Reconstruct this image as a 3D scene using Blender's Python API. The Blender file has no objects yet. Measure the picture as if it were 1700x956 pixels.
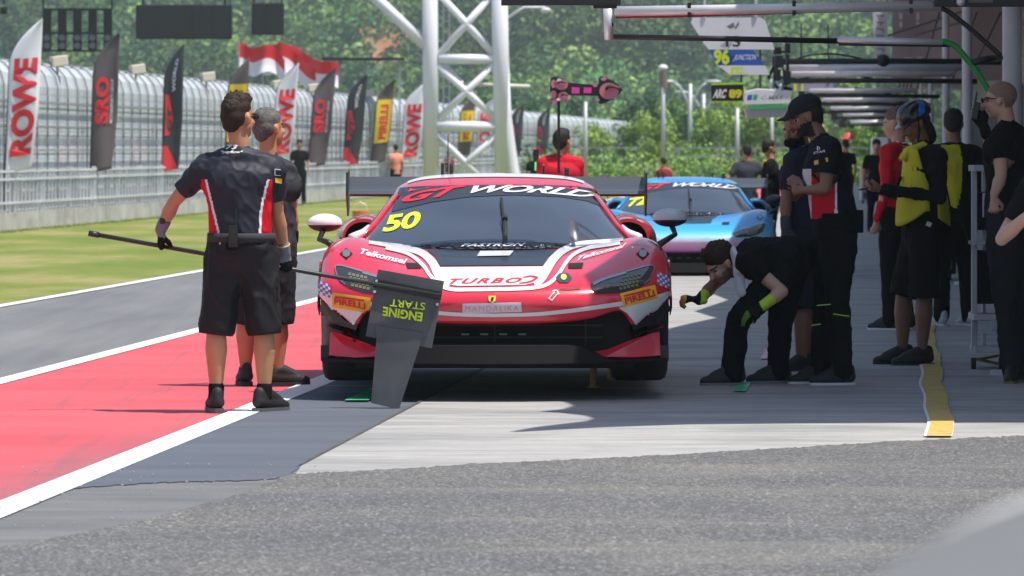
import bpy, bmesh, math, random
import numpy as np
from mathutils import Vector, Matrix
from mathutils.bvhtree import BVHTree
R = math.radians
random.seed(7); rng = np.random.default_rng(7)
SC = bpy.context.scene
COL = SC.collection

# ------------------------------------------------------------------ camera, light, exposure
F, HOR, CAMH = 8700.0, 247.0, 1.46          # focal length in photo pixels, horizon row, camera height
cam = bpy.data.cameras.new("Camera"); camo = bpy.data.objects.new("Camera", cam); COL.objects.link(camo)
camo.location = (0, 0, CAMH); camo.rotation_euler = (R(90), 0, 0)
cam.sensor_width = 36; cam.lens = F/1700*36
cam.shift_y = -(478-HOR)/1700
cam.clip_end = 6000; cam.clip_start = .5
cam.dof.use_dof = True; cam.dof.focus_distance = 30.3; cam.dof.aperture_fstop = 9.5
SC.camera = camo

SUN_EL, SUN_DX, SUN_DY = 69, .93, -.36      # sun to the right, a little behind the camera
w = bpy.data.worlds.new("World"); SC.world = w; w.use_nodes = True
nt = w.node_tree; nt.nodes.clear()
sky = nt.nodes.new('ShaderNodeTexSky'); sky.sky_type = 'NISHITA'; sky.sun_disc = False
sky.sun_elevation = R(SUN_EL); sky.sun_rotation = math.atan2(SUN_DX, SUN_DY)
sky.air_density = 1.0; sky.dust_density = 1.5; sky.ozone_density = 1.0
bg = nt.nodes.new('ShaderNodeBackground'); bg.inputs[1].default_value = .115
wo = nt.nodes.new('ShaderNodeOutputWorld')
nt.links.new(sky.outputs[0], bg.inputs[0]); nt.links.new(bg.outputs[0], wo.inputs[0])
sl = bpy.data.lights.new("Sun", 'SUN'); so = bpy.data.objects.new("Sun", sl); COL.objects.link(so)
sl.energy = 4.6; sl.angle = R(.5); sl.color = (1, .95, .88)
h_ = math.hypot(SUN_DX, SUN_DY); ce = math.cos(R(SUN_EL))
SUNV = Vector((SUN_DX/h_*ce, SUN_DY/h_*ce, math.sin(R(SUN_EL))))
so.rotation_euler = SUNV.to_track_quat('Z', 'Y').to_euler()
SC.view_settings.view_transform = 'Standard'; SC.view_settings.look = 'None'
SC.view_settings.gamma = 1; SC.view_settings.use_curve_mapping = False
SC.view_settings.exposure = .33
SC.render.engine = 'CYCLES'
SC.cycles.use_denoising = True
SC.cycles.max_bounces = 6; SC.cycles.diffuse_bounces = 3; SC.cycles.glossy_bounces = 3
SC.cycles.transparent_max_bounces = 12; SC.cycles.volume_bounces = 0
SC.cycles.caustics_reflective = False; SC.cycles.caustics_refractive = False

# ------------------------------------------------------------------ photo pixel <-> place
def at(px, py, Y): return Vector(((px-850)/F*Y, Y, CAMH+(HOR-py)/F*Y))
def gY(py): return F*CAMH/(py-HOR)
def gnd(px, py, z=0):
    Y = F*(CAMH-z)/(py-HOR); return Vector(((px-850)/F*Y, Y, z))
LANE = .074                                  # the pit lane runs a little to the right of the view axis
def lane(u, Y, z=0): return Vector((u+LANE*Y, Y, z))

# ------------------------------------------------------------------ materials
MATS = {}
def mat(name, col, rough=.6, metal=0, coat=0, spec=.5, bump=0, bscale=40, var=0, vscale=6, emis=0, alpha=1):
    if name in MATS: return MATS[name]
    m = bpy.data.materials.new(name); m.use_nodes = True
    t = m.node_tree; b = t.nodes['Principled BSDF']
    c = (*col, 1) if len(col) == 3 else col
    b.inputs['Base Color'].default_value = c
    b.inputs['Roughness'].default_value = rough; b.inputs['Metallic'].default_value = metal
    b.inputs['Coat Weight'].default_value = coat; b.inputs['Coat Roughness'].default_value = .04
    b.inputs['Specular IOR Level'].default_value = spec
    if emis: b.inputs['Emission Color'].default_value = c; b.inputs['Emission Strength'].default_value = emis
    if alpha < 1: b.inputs['Alpha'].default_value = alpha
    if bump or var: tc = t.nodes.new('ShaderNodeTexCoord')
    if var:
        n = t.nodes.new('ShaderNodeTexNoise'); n.inputs['Scale'].default_value = vscale; n.inputs['Detail'].default_value = 5
        t.links.new(tc.outputs['Object'], n.inputs['Vector'])
        r = t.nodes.new('ShaderNodeMapRange'); r.inputs[1].default_value = .25; r.inputs[2].default_value = .75
        r.inputs[3].default_value = 1-var; r.inputs[4].default_value = 1+var
        t.links.new(n.outputs['Fac'], r.inputs[0])
        x = t.nodes.new('ShaderNodeVectorMath'); x.operation = 'SCALE'; x.inputs[0].default_value = c[:3]
        t.links.new(r.outputs[0], x.inputs['Scale']); t.links.new(x.outputs[0], b.inputs['Base Color'])
    if bump:
        n = t.nodes.new('ShaderNodeTexNoise'); n.inputs['Scale'].default_value = bscale; n.inputs['Detail'].default_value = 4
        t.links.new(tc.outputs['Object'], n.inputs['Vector'])
        u = t.nodes.new('ShaderNodeBump'); u.inputs['Strength'].default_value = bump; u.inputs['Distance'].default_value = .01
        t.links.new(n.outputs['Fac'], u.inputs['Height']); t.links.new(u.outputs[0], b.inputs['Normal'])
    MATS[name] = m; return m
class NT:
    """small node-graph helper for the ground materials"""
    def __init__(s, name, rough=.8, spec=.3):
        s.m = bpy.data.materials.new(name); s.m.use_nodes = True; s.t = s.m.node_tree
        s.b = s.t.nodes['Principled BSDF']; s.b.inputs['Roughness'].default_value = rough
        s.b.inputs['Specular IOR Level'].default_value = spec
        s.g = s.t.nodes.new('ShaderNodeNewGeometry')
        MATS[name] = s.m
    def link(s, a, b): s.t.links.new(a, b)
    def vec(s, scale=(1, 1, 1), rot=0):
        n = s.t.nodes.new('ShaderNodeMapping'); n.inputs['Scale'].default_value = scale; n.inputs['Rotation'].default_value = (0, 0, rot)
        s.link(s.g.outputs['Position'], n.inputs['Vector']); return n.outputs[0]
    def noise(s, scale=1, detail=4, v=None, rough=.5):
        n = s.t.nodes.new('ShaderNodeTexNoise'); n.inputs['Scale'].default_value = scale
        n.inputs['Detail'].default_value = detail; n.inputs['Roughness'].default_value = rough
        s.link(v if v else s.g.outputs['Position'], n.inputs['Vector']); return n.outputs['Fac']
    def voro(s, scale=1, v=None, out='Color'):
        n = s.t.nodes.new('ShaderNodeTexVoronoi'); n.inputs['Scale'].default_value = scale
        s.link(v if v else s.g.outputs['Position'], n.inputs['Vector']); return n.outputs[out]
    def ramp(s, f, stops):
        n = s.t.nodes.new('ShaderNodeValToRGB'); e = n.color_ramp.elements
        while len(e) < len(stops): e.new(.5)
        for k, (p, c) in enumerate(stops):
            e[k].position = p; e[k].color = (*c, 1) if not isinstance(c, (int, float)) else (c, c, c, 1)
        s.link(f, n.inputs[0]); return n.outputs[0]
    def mix(s, f, a, b, mode='MIX'):
        n = s.t.nodes.new('ShaderNodeMix'); n.data_type = 'RGBA'; n.blend_type = mode
        for i, v in ((0, f), (6, a), (7, b)):
            if isinstance(v, (int, float)): n.inputs[i].default_value = v if i == 0 else (v, v, v, 1)
            elif isinstance(v, tuple): n.inputs[i].default_value = (*v, 1)
            else: s.link(v, n.inputs[i])
        return n.outputs[2]
    def base(s, c): s.link(c, s.b.inputs['Base Color'])
    def bump(s, f, st=.3, d=.01):
        n = s.t.nodes.new('ShaderNodeBump'); n.inputs['Strength'].default_value = st; n.inputs['Distance'].default_value = d
        s.link(f, n.inputs['Height']); s.link(n.outputs[0], s.b.inputs['Normal'])

# ------------------------------------------------------------------ objects
def tag(o, label=None, cat=None, group=None, kind=None):
    for k, v in (('label', label), ('category', cat), ('group', group), ('kind', kind)):
        if v: o[k] = v
    return o
def empty(name, loc, label, cat, group=None, rz=0):
    o = bpy.data.objects.new(name, None); COL.objects.link(o); o.location = loc; o.rotation_euler = (0, 0, rz)
    o.empty_display_size = .1
    return tag(o, label, cat, group)
def link_mesh(name, me, parent=None, mats=None, smooth=True):
    o = bpy.data.objects.new(name, me); COL.objects.link(o)
    if mats:
        for m in (mats if isinstance(mats, (list, tuple)) else [mats]): me.materials.append(m)
    if parent: o.parent = parent
    if smooth and len(me.polygons): me.polygons.foreach_set('use_smooth', [True]*len(me.polygons)); 
    me.update(); return o
class MB:
    """collects shapes, then links them as ONE mesh"""
    def __init__(s): s.v = []; s.f = []; s.mi = []
    def add(s, v, f, mi=0):
        n = len(s.v); s.v += [tuple(p) for p in v]; s.f += [tuple(i+n for i in q) for q in f]; s.mi += [mi]*len(f); return s
    def box(s, c, d, rz=0, mi=0, rx=0, ry=0):
        M = Matrix.Translation(c) @ Matrix.Rotation(rz, 4, 'Z') @ Matrix.Rotation(ry, 4, 'Y') @ Matrix.Rotation(rx, 4, 'X')
        x, y, z = (q/2 for q in d)
        b = [(-x,-y,-z),(x,-y,-z),(x,y,-z),(-x,y,-z),(-x,-y,z),(x,-y,z),(x,y,z),(-x,y,z)]
        return s.add([M @ Vector(p) for p in b], [(3,2,1,0),(4,5,6,7),(0,1,5,4),(1,2,6,5),(2,3,7,6),(3,0,4,7)], mi)
    def bar(s, a, b, w, h=None, mi=0):
        a, b = Vector(a), Vector(b); d = b-a; L = d.length
        if L < 1e-6: return s
        q = d.to_track_quat('Z', 'Y').to_matrix().to_4x4(); M = Matrix.Translation((a+b)/2) @ q
        h = h or w; x, y, z = w/2, h/2, L/2
        bb = [(-x,-y,-z),(x,-y,-z),(x,y,-z),(-x,y,-z),(-x,-y,z),(x,-y,z),(x,y,z),(-x,y,z)]
        return s.add([M @ Vector(p) for p in bb], [(3,2,1,0),(4,5,6,7),(0,1,5,4),(1,2,6,5),(2,3,7,6),(3,0,4,7)], mi)
    def tube(s, pts, r, seg=12, mi=0, cap=True):
        pts = [Vector(p) for p in pts]; n = len(pts)
        rs = r if isinstance(r, (list, tuple)) else [r]*n
        t = []
        for i in range(n):
            d = (pts[min(i+1, n-1)]-pts[max(i-1, 0)]); t.append(d.normalized() if d.length > 1e-9 else Vector((0, 0, 1)))
        ref = Vector((0, 0, 1)) if abs(t[0].z) < .9 else Vector((1, 0, 0))
        u = t[0].cross(ref).normalized(); v = []; f = []
        for i in range(n):
            u = (u-t[i]*u.dot(t[i])).normalized(); w_ = t[i].cross(u)
            for k in range(seg):
                a = 2*math.pi*k/seg; v.append(pts[i]+(u*math.cos(a)+w_*math.sin(a))*rs[i])
        for i in range(n-1):
            for k in range(seg):
                k2 = (k+1) % seg; f.append((i*seg+k, i*seg+k2, (i+1)*seg+k2, (i+1)*seg+k))
        if cap: f.append(tuple(range(seg))[::-1]); f.append(tuple((n-1)*seg+k for k in range(seg)))
        return s.add(v, f, mi)
    def prism(s, poly, d, mi=0):
        """poly: 3-D points of one flat outline; d: thickness vector"""
        n = len(poly); d = Vector(d); v = [Vector(p) for p in poly]; v += [p+d for p in v]
        f = [tuple(range(n))[::-1], tuple(range(n, 2*n))]+[(i, (i+1) % n, (i+1) % n+n, i+n) for i in range(n)]
        return s.add(v, f, mi)
    def ell(s, c, r, M=None, seg=16, rings=10, mi=0):
        c = Vector(c); v = []; f = []
        for i in range(1, rings):
            a = math.pi*i/rings
            for k in range(seg):
                b = 2*math.pi*k/seg; p = Vector((math.sin(a)*math.cos(b)*r[0], math.sin(a)*math.sin(b)*r[1], math.cos(a)*r[2]))
                v.append(c+(M @ p if M else p))
        top = c+(M @ Vector((0, 0, r[2])) if M else Vector((0, 0, r[2]))); bot = c-(M @ Vector((0, 0, r[2])) if M else Vector((0, 0, r[2])))
        v += [top, bot]; T = len(v)-2
        for k in range(seg):
            k2 = (k+1) % seg; f.append((T, k, k2)); f.append((T+1, (rings-2)*seg+k2, (rings-2)*seg+k))
            for i in range(rings-2): f.append((i*seg+k, (i+1)*seg+k, (i+1)*seg+k2, i*seg+k2))
        return s.add(v, f, mi)
    def cone(s, a, b, r0, r1, seg=14, mi=0, sq=1, side=None):
        """tapered capsule a->b; sq squashes it along one cross axis (side = the wide axis)"""
        a, b = Vector(a), Vector(b); d = (b-a); L = d.length; d = d.normalized() if L > 1e-7 else Vector((0, 0, 1))
        ref = Vector(side) if side is not None else (Vector((0, 0, 1)) if abs(d.z) < .9 else Vector((1, 0, 0)))
        u = (ref-d*ref.dot(d)); u = u.normalized() if u.length > 1e-6 else d.orthogonal().normalized(); w_ = d.cross(u)
        v = []; f = []; rows = []
        K = 5
        for i in range(1, K+1): an = math.pi/2*(1-i/K); rows.append((a-d*r0*math.sin(an)*.999, r0*math.cos(an)))
        for i in range(0, K): an = math.pi/2*(i/K); rows.append((b+d*r1*math.sin(an), r1*math.cos(an)))
        for c, r in rows:
            for k in range(seg):
                q = 2*math.pi*k/seg; v.append(c+u*math.cos(q)*r+w_*math.sin(q)*r*sq)
        v += [a-d*r0, b+d*r1]; n = len(rows); T = len(v)-2
        for k in range(seg):
            k2 = (k+1) % seg; f.append((T, k2, k)); f.append((T+1, (n-1)*seg+k, (n-1)*seg+k2))
            for i in range(n-1): f.append((i*seg+k, i*seg+k2, (i+1)*seg+k2, (i+1)*seg+k))
        return s.add(v, f, mi)
    def loft(s, rings, cap=True, mi=0, closed=True):
        n = len(rings[0]); v = [p for r in rings for p in r]; f = []
        for i in range(len(rings)-1):
            for k in range(n if closed else n-1): k2 = (k+1) % n; f.append((i*n+k, i*n+k2, (i+1)*n+k2, (i+1)*n+k))
        if cap and closed: f.append(tuple(range(n))[::-1]); f.append(tuple((len(rings)-1)*n+k for k in range(n)))
        return s.add(v, f, mi)
    def mesh(s, name='mesh'):
        me = bpy.data.meshes.new(name); me.from_pydata([tuple(p) for p in s.v], [], s.f)
        if any(s.mi): me.polygons.foreach_set('material_index', s.mi)
        me.update(); return me
    def build(s, name, m, parent=None, smooth=False, bevel=0):
        o = link_mesh(name, s.mesh(name), parent, m, smooth)
        if bevel:
            b = o.modifiers.new('bevel', 'BEVEL'); b.width = bevel; b.segments = 2; b.limit_method = 'ANGLE'; b.angle_limit = R(40)
        return o
def shade_auto(o, ang=35):
    me = o.data; bm = bmesh.new(); bm.from_mesh(me)
    for e in bm.edges:
        if len(e.link_faces) == 2 and e.calc_face_angle(0) > R(ang): e.smooth = False
    for f in bm.faces: f.smooth = True
    bm.to_mesh(me); bm.free(); return o
def baked(me, mods):
    """apply modifiers to a mesh without bpy.ops"""
    o = bpy.data.objects.new('tmp', me); COL.objects.link(o)
    for t, kw in mods:
        m = o.modifiers.new('m', t)
        for k, v in kw.items(): setattr(m, k, v)
    dg = bpy.context.evaluated_depsgraph_get(); dg.update()
    r = bpy.data.meshes.new_from_object(o.evaluated_get(dg), preserve_all_data_layers=False, depsgraph=dg)
    bpy.data.objects.remove(o); return r
def fused(mb, voxel=.01, smooth=4, factor=.5):
    """overlapping closed shapes -> one continuous skin"""
    return baked(mb.mesh(), [('REMESH', dict(mode='VOXEL', voxel_size=voxel)), ('SMOOTH', dict(factor=factor, iterations=smooth))])
def coords(me):
    a = np.empty(len(me.vertices)*3); me.vertices.foreach_get('co', a); return a.reshape(-1, 3)
def setco(me, a): me.vertices.foreach_set('co', a.astype(np.float32).ravel()); me.update()
def normals(me):
    a = np.empty(len(me.vertices)*3, dtype=np.float32); me.vertices.foreach_get('normal', a); return a.reshape(-1, 3).astype(float)
def centres(me):
    a = np.empty(len(me.polygons)*3, dtype=np.float32); me.polygons.foreach_get('center', a); return a.reshape(-1, 3).astype(float)
def wav(P, freq, seed, n=7, stretch=(1, 1, 1)):
    g = np.random.default_rng(seed); s = np.zeros(len(P)); Q = P*np.array(stretch)
    for _ in range(n):
        d = g.normal(size=3); d /= np.linalg.norm(d); s += np.sin(Q @ d*freq*g.uniform(.6, 1.6)+g.uniform(0, 6.28))
    return s/n
def spline(P, n):
    """Catmull-Rom through rows of P (k, ...) -> n samples per gap"""
    P = np.asarray(P, float); k = len(P); out = []
    Q = np.concatenate([[2*P[0]-P[1]], P, [2*P[-1]-P[-2]]])
    for i in range(k-1):
        p0, p1, p2, p3 = Q[i], Q[i+1], Q[i+2], Q[i+3]
        for t in np.linspace(0, 1, n, endpoint=False):
            out.append(.5*((2*p1)+(-p0+p2)*t+(2*p0-5*p1+4*p2-p3)*t*t+(-p0+3*p1-3*p2+p3)*t**3))
    out.append(P[-1]); return np.array(out)
def patch(G, nu=6, nv=6):
    """smooth surface grid through control grid G[i][j] = (x,y,z)"""
    G = spline(np.asarray(G, float), nu); G = spline(np.swapaxes(G, 0, 1), nv); return np.swapaxes(G, 0, 1)
def grid_add(mb, A, mirror=False, mi=0, flip=False, side=1):
    for sgn in ((1, -1) if mirror else (side,)):
        B = A*np.array([sgn, 1, 1]); a, b = B.shape[:2]; f = []
        for i in range(a-1):
            for j in range(b-1):
                q = (i*b+j, (i+1)*b+j, (i+1)*b+j+1, i*b+j+1)
                f.append(q if (sgn > 0) != flip else q[::-1])
        mb.add(B.reshape(-1, 3).tolist(), f, mi)
    return mb

# ------------------------------------------------------------------ writing
def text_mesh(s, bold=.0, shear=0, space=1.0):
    """built-in font, 1 unit high capitals starting at the origin, flat in x/y; returns verts (n,3), faces, width"""
    cu = bpy.data.curves.new('t', 'FONT'); cu.body = s; cu.size = 1; cu.offset = bold; cu.shear = shear; cu.space_character = space
    cu.resolution_u = 4; cu.fill_mode = 'FRONT'
    o = bpy.data.objects.new('t', cu); COL.objects.link(o)
    dg = bpy.context.evaluated_depsgraph_get(); dg.update()
    me = bpy.data.meshes.new_from_object(o.evaluated_get(dg)); bpy.data.objects.remove(o)
    bm = bmesh.new(); bm.from_mesh(me); bmesh.ops.triangulate(bm, faces=bm.faces[:]); bm.to_mesh(me); bm.free()
    v = coords(me); f = [tuple(p.vertices) for p in me.polygons]
    v[:, 0] -= v[:, 0].min(); h = .73; v[:, 1] /= h
    return v, f, v[:, 0].max()
def place_text(mb, s, org, ux, uy, n=None, bold=.02, shear=0, mi=0, space=1.0, off=.004, fit=True):
    """org: lower-left corner; ux: full width vector; uy: cap height vector"""
    v, f, w_ = text_mesh(s, bold, shear, space)
    org, ux, uy = Vector(org), Vector(ux), Vector(uy)
    n = Vector(n) if n is not None else ux.cross(uy).normalized()
    mb.add([org+ux*(p[0]/w_)+uy*p[1]+n*off for p in v], f, mi); return mb
# ------------------------------------------------------------------ the setting: ground
ang = -math.atan(LANE)
def sheet(name, pts, m, z):
    mb = MB(); mb.add([(p[0], p[1], z) for p in pts], [tuple(range(len(pts)))])
    o = mb.build(name, m); n = o.data.polygons[0].normal
    if n.z < 0: o.data.flip_normals()
    return tag(o, kind='structure')
g = NT('dirt grass', .95); v = g.noise(.3, 6); c1 = g.ramp(v, [(.35, (.10, .13, .045)), (.55, (.16, .17, .07)), (.7, (.26, .24, .17))]); g.base(c1)
sheet('ground', [(-2500, -60), (2500, -60), (2500, 4000), (-2500, 4000)], g.m, -.02)

g = NT('turf', .95, .1)
a = g.noise(.55, 5, g.vec((1, .35, 1)), .6); b = g.noise(60, 3); d = g.noise(6, 5)
c = g.ramp(a, [(.36, (.155, .225, .045)), (.5, (.225, .26, .065)), (.64, (.34, .31, .13))])
c = g.mix(.5, c, g.ramp(b, [(.3, .35), (.7, 1.0)]), 'MULTIPLY'); c = g.mix(.35, c, g.ramp(d, [(.3, .5), (.7, 1.25)]), 'MULTIPLY'); g.base(c)
sheet('grass_verge', [lane(-16.4, 2), lane(-8.35, 2), lane(-8.35, 420), lane(-16.4, 420)], g.m, -.008)

g = NT('race asphalt', .85, .35)
a = g.noise(.8, 6, g.vec((1.6, .25, 1), ang)); s = g.noise(90, 2); st = g.noise(1.1, 5, g.vec((7, .25, 1), ang))
c = g.ramp(a, [(.3, (.14, .145, .155)), (.7, (.195, .20, .205))]); c = g.mix(.35, c, g.ramp(s, [(.35, .6), (.65, 1.35)]), 'MULTIPLY')
c = g.mix(.18, c, g.ramp(st, [(.4, 1), (.62, .5)]), 'MULTIPLY'); g.base(c); g.bump(s, .2)
sheet('fast_lane_road', [lane(-8.5, 1), lane(-5.5, 1), lane(-5.5, 420), lane(-8.5, 420)], g.m, -.004)

g = NT('red paint', .75, .4)
a = g.noise(.7, 6, g.vec((.5, 1.4, 1), .25), .6); st = g.noise(1.4, 6, g.vec((7, .22, 1), ang-.02), .6); s = g.noise(110, 2)
c = g.ramp(a, [(.3, (.50, .065, .085)), (.7, (.59, .105, .125))])
edge = g.t.nodes.new('ShaderNodeSeparateXYZ'); g.link(g.g.outputs['Position'], edge.inputs[0])
c = g.mix(g.ramp(st, [(.54, 0), (.72, .5)]), c, (.2, .09, .1)); c = g.mix(.3, c, g.ramp(s, [(.35, .6), (.65, 1.3)]), 'MULTIPLY')
# worn rubber band alongside the white line: u = x - .074 y
mu = g.t.nodes.new('ShaderNodeMath'); mu.operation = 'MULTIPLY_ADD'; g.link(edge.outputs[1], mu.inputs[0]); mu.inputs[1].default_value = -LANE; g.link(edge.outputs[0], mu.inputs[2])
mr = g.t.nodes.new('ShaderNodeMapRange'); g.link(mu.outputs[0], mr.inputs[0]); mr.inputs[1].default_value = -4.15; mr.inputs[2].default_value = -3.65; mr.inputs[3].default_value = 0; mr.inputs[4].default_value = 1
my = g.t.nodes.new('ShaderNodeMapRange'); g.link(edge.outputs[1], my.inputs[0]); my.inputs[1].default_value = 30; my.inputs[2].default_value = 24; my.inputs[3].default_value = 0; my.inputs[4].default_value = 1
mm = g.t.nodes.new('ShaderNodeMath'); mm.operation = 'MULTIPLY'; g.link(mr.outputs[0], mm.inputs[0]); g.link(my.outputs[0], mm.inputs[1])
nz = g.ramp(g.noise(5, 6, g.vec((1, 1.5, 1)), .7), [(.3, .2), (.7, 1)])
mm2 = g.t.nodes.new('ShaderNodeMath'); mm2.operation = 'MULTIPLY'; g.link(mm.outputs[0], mm2.inputs[0]); g.link(nz, mm2.inputs[1])
c = g.mix(mm2.outputs[0], c, (.16, .13, .15)); g.base(c); g.bump(s, .15)
sheet('red_lane', [lane(-5.6, 12), lane(-3.7, 12), lane(-3.7, 300), lane(-5.6, 300)], g.m, .000)

g = NT('coarse asphalt', .9, .3)
v1 = g.voro(105); v2 = g.voro(230); a = g.noise(.9, 5); b = g.noise(3, 6, None, .65)
sv = g.t.nodes.new('ShaderNodeSeparateColor'); g.link(v1, sv.inputs[0])
sw = g.t.nodes.new('ShaderNodeSeparateColor'); g.link(v2, sw.inputs[0])
c = g.ramp(sv.outputs[0], [(.0, .035), (.35, .10), (.75, .17), (.9, .30), (1, .7)])
c = g.mix(.35, c, g.ramp(sw.outputs[1], [(0, .03), (1, .26)]))
c = g.mix(.5, c, g.ramp(b, [(.3, .60), (.7, .88)]), 'MULTIPLY'); c = g.mix(1, c, g.ramp(a, [(.35, (.86, .87, .9)), (.65, (1.06, 1.04, 1.0))]), 'MULTIPLY')
# a dusty paler streak low on the left
c = g.mix(g.ramp(g.noise(.8, 6, g.vec((.35, 1.3, 1), .2), .6), [(.55, 0), (.75, .35)]), c, (.30, .29, .24))
g.base(c); g.bump(sv.outputs[0], .6, .004)
sheet('apron_asphalt', [(-60, -20), (60, -20), (60, 40), (-60, 40)], g.m, -.014)
def ragged(pts, amp=1.0, step=5):
    out = []; rr = random.Random(4)
    for (a, b), (c_, d) in zip(pts[:-1], pts[1:]):
        n = max(1, int(abs(c_-a)/step))
        for i in range(n): t = i/n; out.append(gnd(a+(c_-a)*t+rr.uniform(-1, 1)*amp*2, b+(d-b)*t+rr.gauss(0, amp*.6)+amp*.15*math.sin((a+(c_-a)*t)*.045)))
    return out+[gnd(*pts[-1])]
sheet('foreground_asphalt', [gnd(-250, 990)]+ragged([(0, 915), (130, 893), (250, 866), (380, 832), (480, 793), (640, 785), (800, 775), (1020, 765), (1250, 752), (1480, 738), (1720, 727)])+[
       (12, 26.9), (12, 2), (-6, 2), (-6, 15)], g.m, .016)

g = NT('painted grey', .8, .3)
a = g.noise(1.2, 6, g.vec((.5, 2, 1))); s = g.noise(80, 3)
c = g.ramp(a, [(.3, (.085, .097, .122)), (.7, (.115, .128, .158))]); c = g.mix(.25, c, g.ramp(s, [(.3, .75), (.7, 1.2)]), 'MULTIPLY')
g.base(c); g.bump(s, .1)
sheet('grey_painted_strip', ragged([(145, 811), (280, 803), (440, 799), (474, 794)], .8)+[ lane(-2.74, 24.2), lane(-2.74, 300), lane(-3.7, 300), lane(-3.7, 22)], g.m, .008)
g = NT('worn grey', .85, .3)
a = g.noise(1.6, 6, g.vec((.5, 2, 1)), .6); s = g.noise(130, 3)
c = g.ramp(a, [(.3, (.11, .115, .122)), (.7, (.185, .188, .19))]); c = g.mix(.4, c, g.ramp(s, [(.3, .65), (.7, 1.3)]), 'MULTIPLY'); g.base(c)
sheet('worn_grey_strip', [lane(-3.7, 12), (1.5, 12), lane(-1, 25), lane(-2.5, 26), lane(-3.7, 26)], g.m, .004)

g = NT('pit concrete', .75, .35)
a = g.noise(1.3, 6, g.vec((.35, 3.2, 1), .06), .6); b = g.noise(2.2, 7, g.vec((1, 14, 1), .03), .7); s = g.noise(50, 3)
c = g.ramp(a, [(.3, (.30, .296, .29)), (.7, (.445, .435, .415))]); c = g.mix(.75, c, g.ramp(b, [(.38, .5), (.5, 1.0), (.62, 1.12)]), 'MULTIPLY')
c = g.mix(.2, c, g.ramp(s, [(.3, .7), (.7, 1.2)]), 'MULTIPLY')
sp = g.noise(.6, 4, g.vec((1, 2, 1))); c = g.mix(g.ramp(sp, [(.50, 0), (.72, .6)]), c, (.15, .155, .165))
g.base(c); g.bump(b, .15)
sheet('pit_box_concrete', [gnd(485, 800), gnd(640, 797), gnd(800, 787), gnd(1020, 777), gnd(1250, 764), gnd(1480, 750), gnd(1720, 739), (12, 26.5), lane(11, 420), lane(-2.74, 420), lane(-2.74, 24)], g.m, .012)

# painted lines with worn edges
g = NT('white road paint', .7, .3); a = g.noise(9, 6, None, .7); b = g.noise(1.5, 5, g.vec((2, 8, 1)))
c = g.ramp(a, [(.2, .55), (.5, .78)]); c = g.mix(g.ramp(b, [(.55, 0), (.8, .6)]), c, (.42, .42, .44)); g.base(c)
def line(name, u, w_, y0, y1, m, z=.014, wob=0):
    n = max(2, int((y1-y0)/.25)) if wob else 2; L = []; Rr = []
    for i in range(n):
        Y = y0+(y1-y0)*i/(n-1); k = wob*(math.sin(Y*2.1)+math.sin(Y*.9+1))
        L.append(lane(u-w_/2+k, Y)); Rr.append(lane(u+w_/2+k+wob*.4*math.sin(Y*5), Y))
    mb = MB(); mb.add([(p.x, p.y, z) for p in L]+[(p.x, p.y, z) for p in Rr], [(i, n+i, n+i+1, i+1) for i in range(n-1)])
    return tag(mb.build(name, m), kind='structure')
line('lane_line', -3.62, .175, 12, 400, g.m, .0105)
line('lane_line', -5.64, .15, 12, 400, g.m, .005)
line('lane_line', -8.35, .13, 8, 400, g.m, .005)
wp = g.m
g = NT('yellow paint', .7, .3); a = g.noise(4, 6, None, .7); c = g.ramp(a, [(.3, (.52, .36, .075)), (.7, (.62, .45, .12))]); c = g.mix(g.ramp(g.noise(14, 6), [(.5, 0), (.68, .65)]), c, (.30, .28, .22)); g.base(c)
sg = line('yellow_line', .21, .125, 26.25, 47, g.m, .0225, wob=.008)
line('yellow_line_edge', .203, .142, 26.3, 47, wp, .019, wob=.008)
gw = mat('faded cross line paint', (.6, .63, .66), .8, var=.2)
def cross_line(py, x0, x1, th, m, name='box_line'):
    a, b = gnd(x0, py), gnd(x1, py); z = .0185
    mb = MB(); mb.add([(a.x, a.y, z), (b.x, b.y, z), (b.x, b.y+th, z), (a.x, a.y+th, z)], [(0, 1, 2, 3)])
    return tag(mb.build(name, m), kind='structure')
gtape = mat('green tape', (.045, .5, .22), .5, var=.1); gfade = mat('faded green line', (.32, .55, .46), .8)
cross_line(574, 1000, 1560, .05, gw); cross_line(462, 900, 1500, .1, gw); cross_line(512, 1000, 1500, .05, gw)
cross_line(657, 1090, 1330, .03, gfade); cross_line(645, 528, 620, .03, gfade); cross_line(421, 1080, 1500, .12, gw); cross_line(384, 1080, 1500, .15, gw)
for q, nm in (([(1216, 655), (1238, 655), (1251, 634), (1232, 634)], 'green_tape_mark'), ([(572, 670), (612, 670), (640, 648), (618, 648)], 'green_tape_mark')):
    P = [gnd(*p) for p in q]; mb = MB(); mb.add([(p.x, p.y, .021) for p in P], [(0, 1, 2, 3)]); o = mb.build(nm, gtape); tag(o, kind='structure')
mb = MB(); mb.add([(p.x, p.y, .0205) for p in [gnd(*q) for q in ((1262, 600), (1290, 600), (1290, 584), (1272, 582))]], [(0, 1, 2, 3)])
tag(mb.build('pink_tape_mark', mat('pink tape', (.75, .42, .48), .6)), kind='structure')
g = NT('joint', .9); g.base(g.ramp(g.noise(30, 3), [(.3, .05), (.7, .14)]))
line('concrete_joint', -2.745, .022, 24, 150, g.m, .0165)
mb = MB(); 
for Y in (33.2, 38.4, 44, 50, 56.5, 64, 72): a, b = lane(-2.7, Y), lane(3, Y); mb.add([(a.x, Y, .0162), (b.x, Y, .0162), (b.x, Y+.02, .0162), (a.x, Y+.02, .0162)], [(0, 1, 2, 3)])
tag(mb.build('concrete_joint', g.m), kind='structure')
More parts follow.
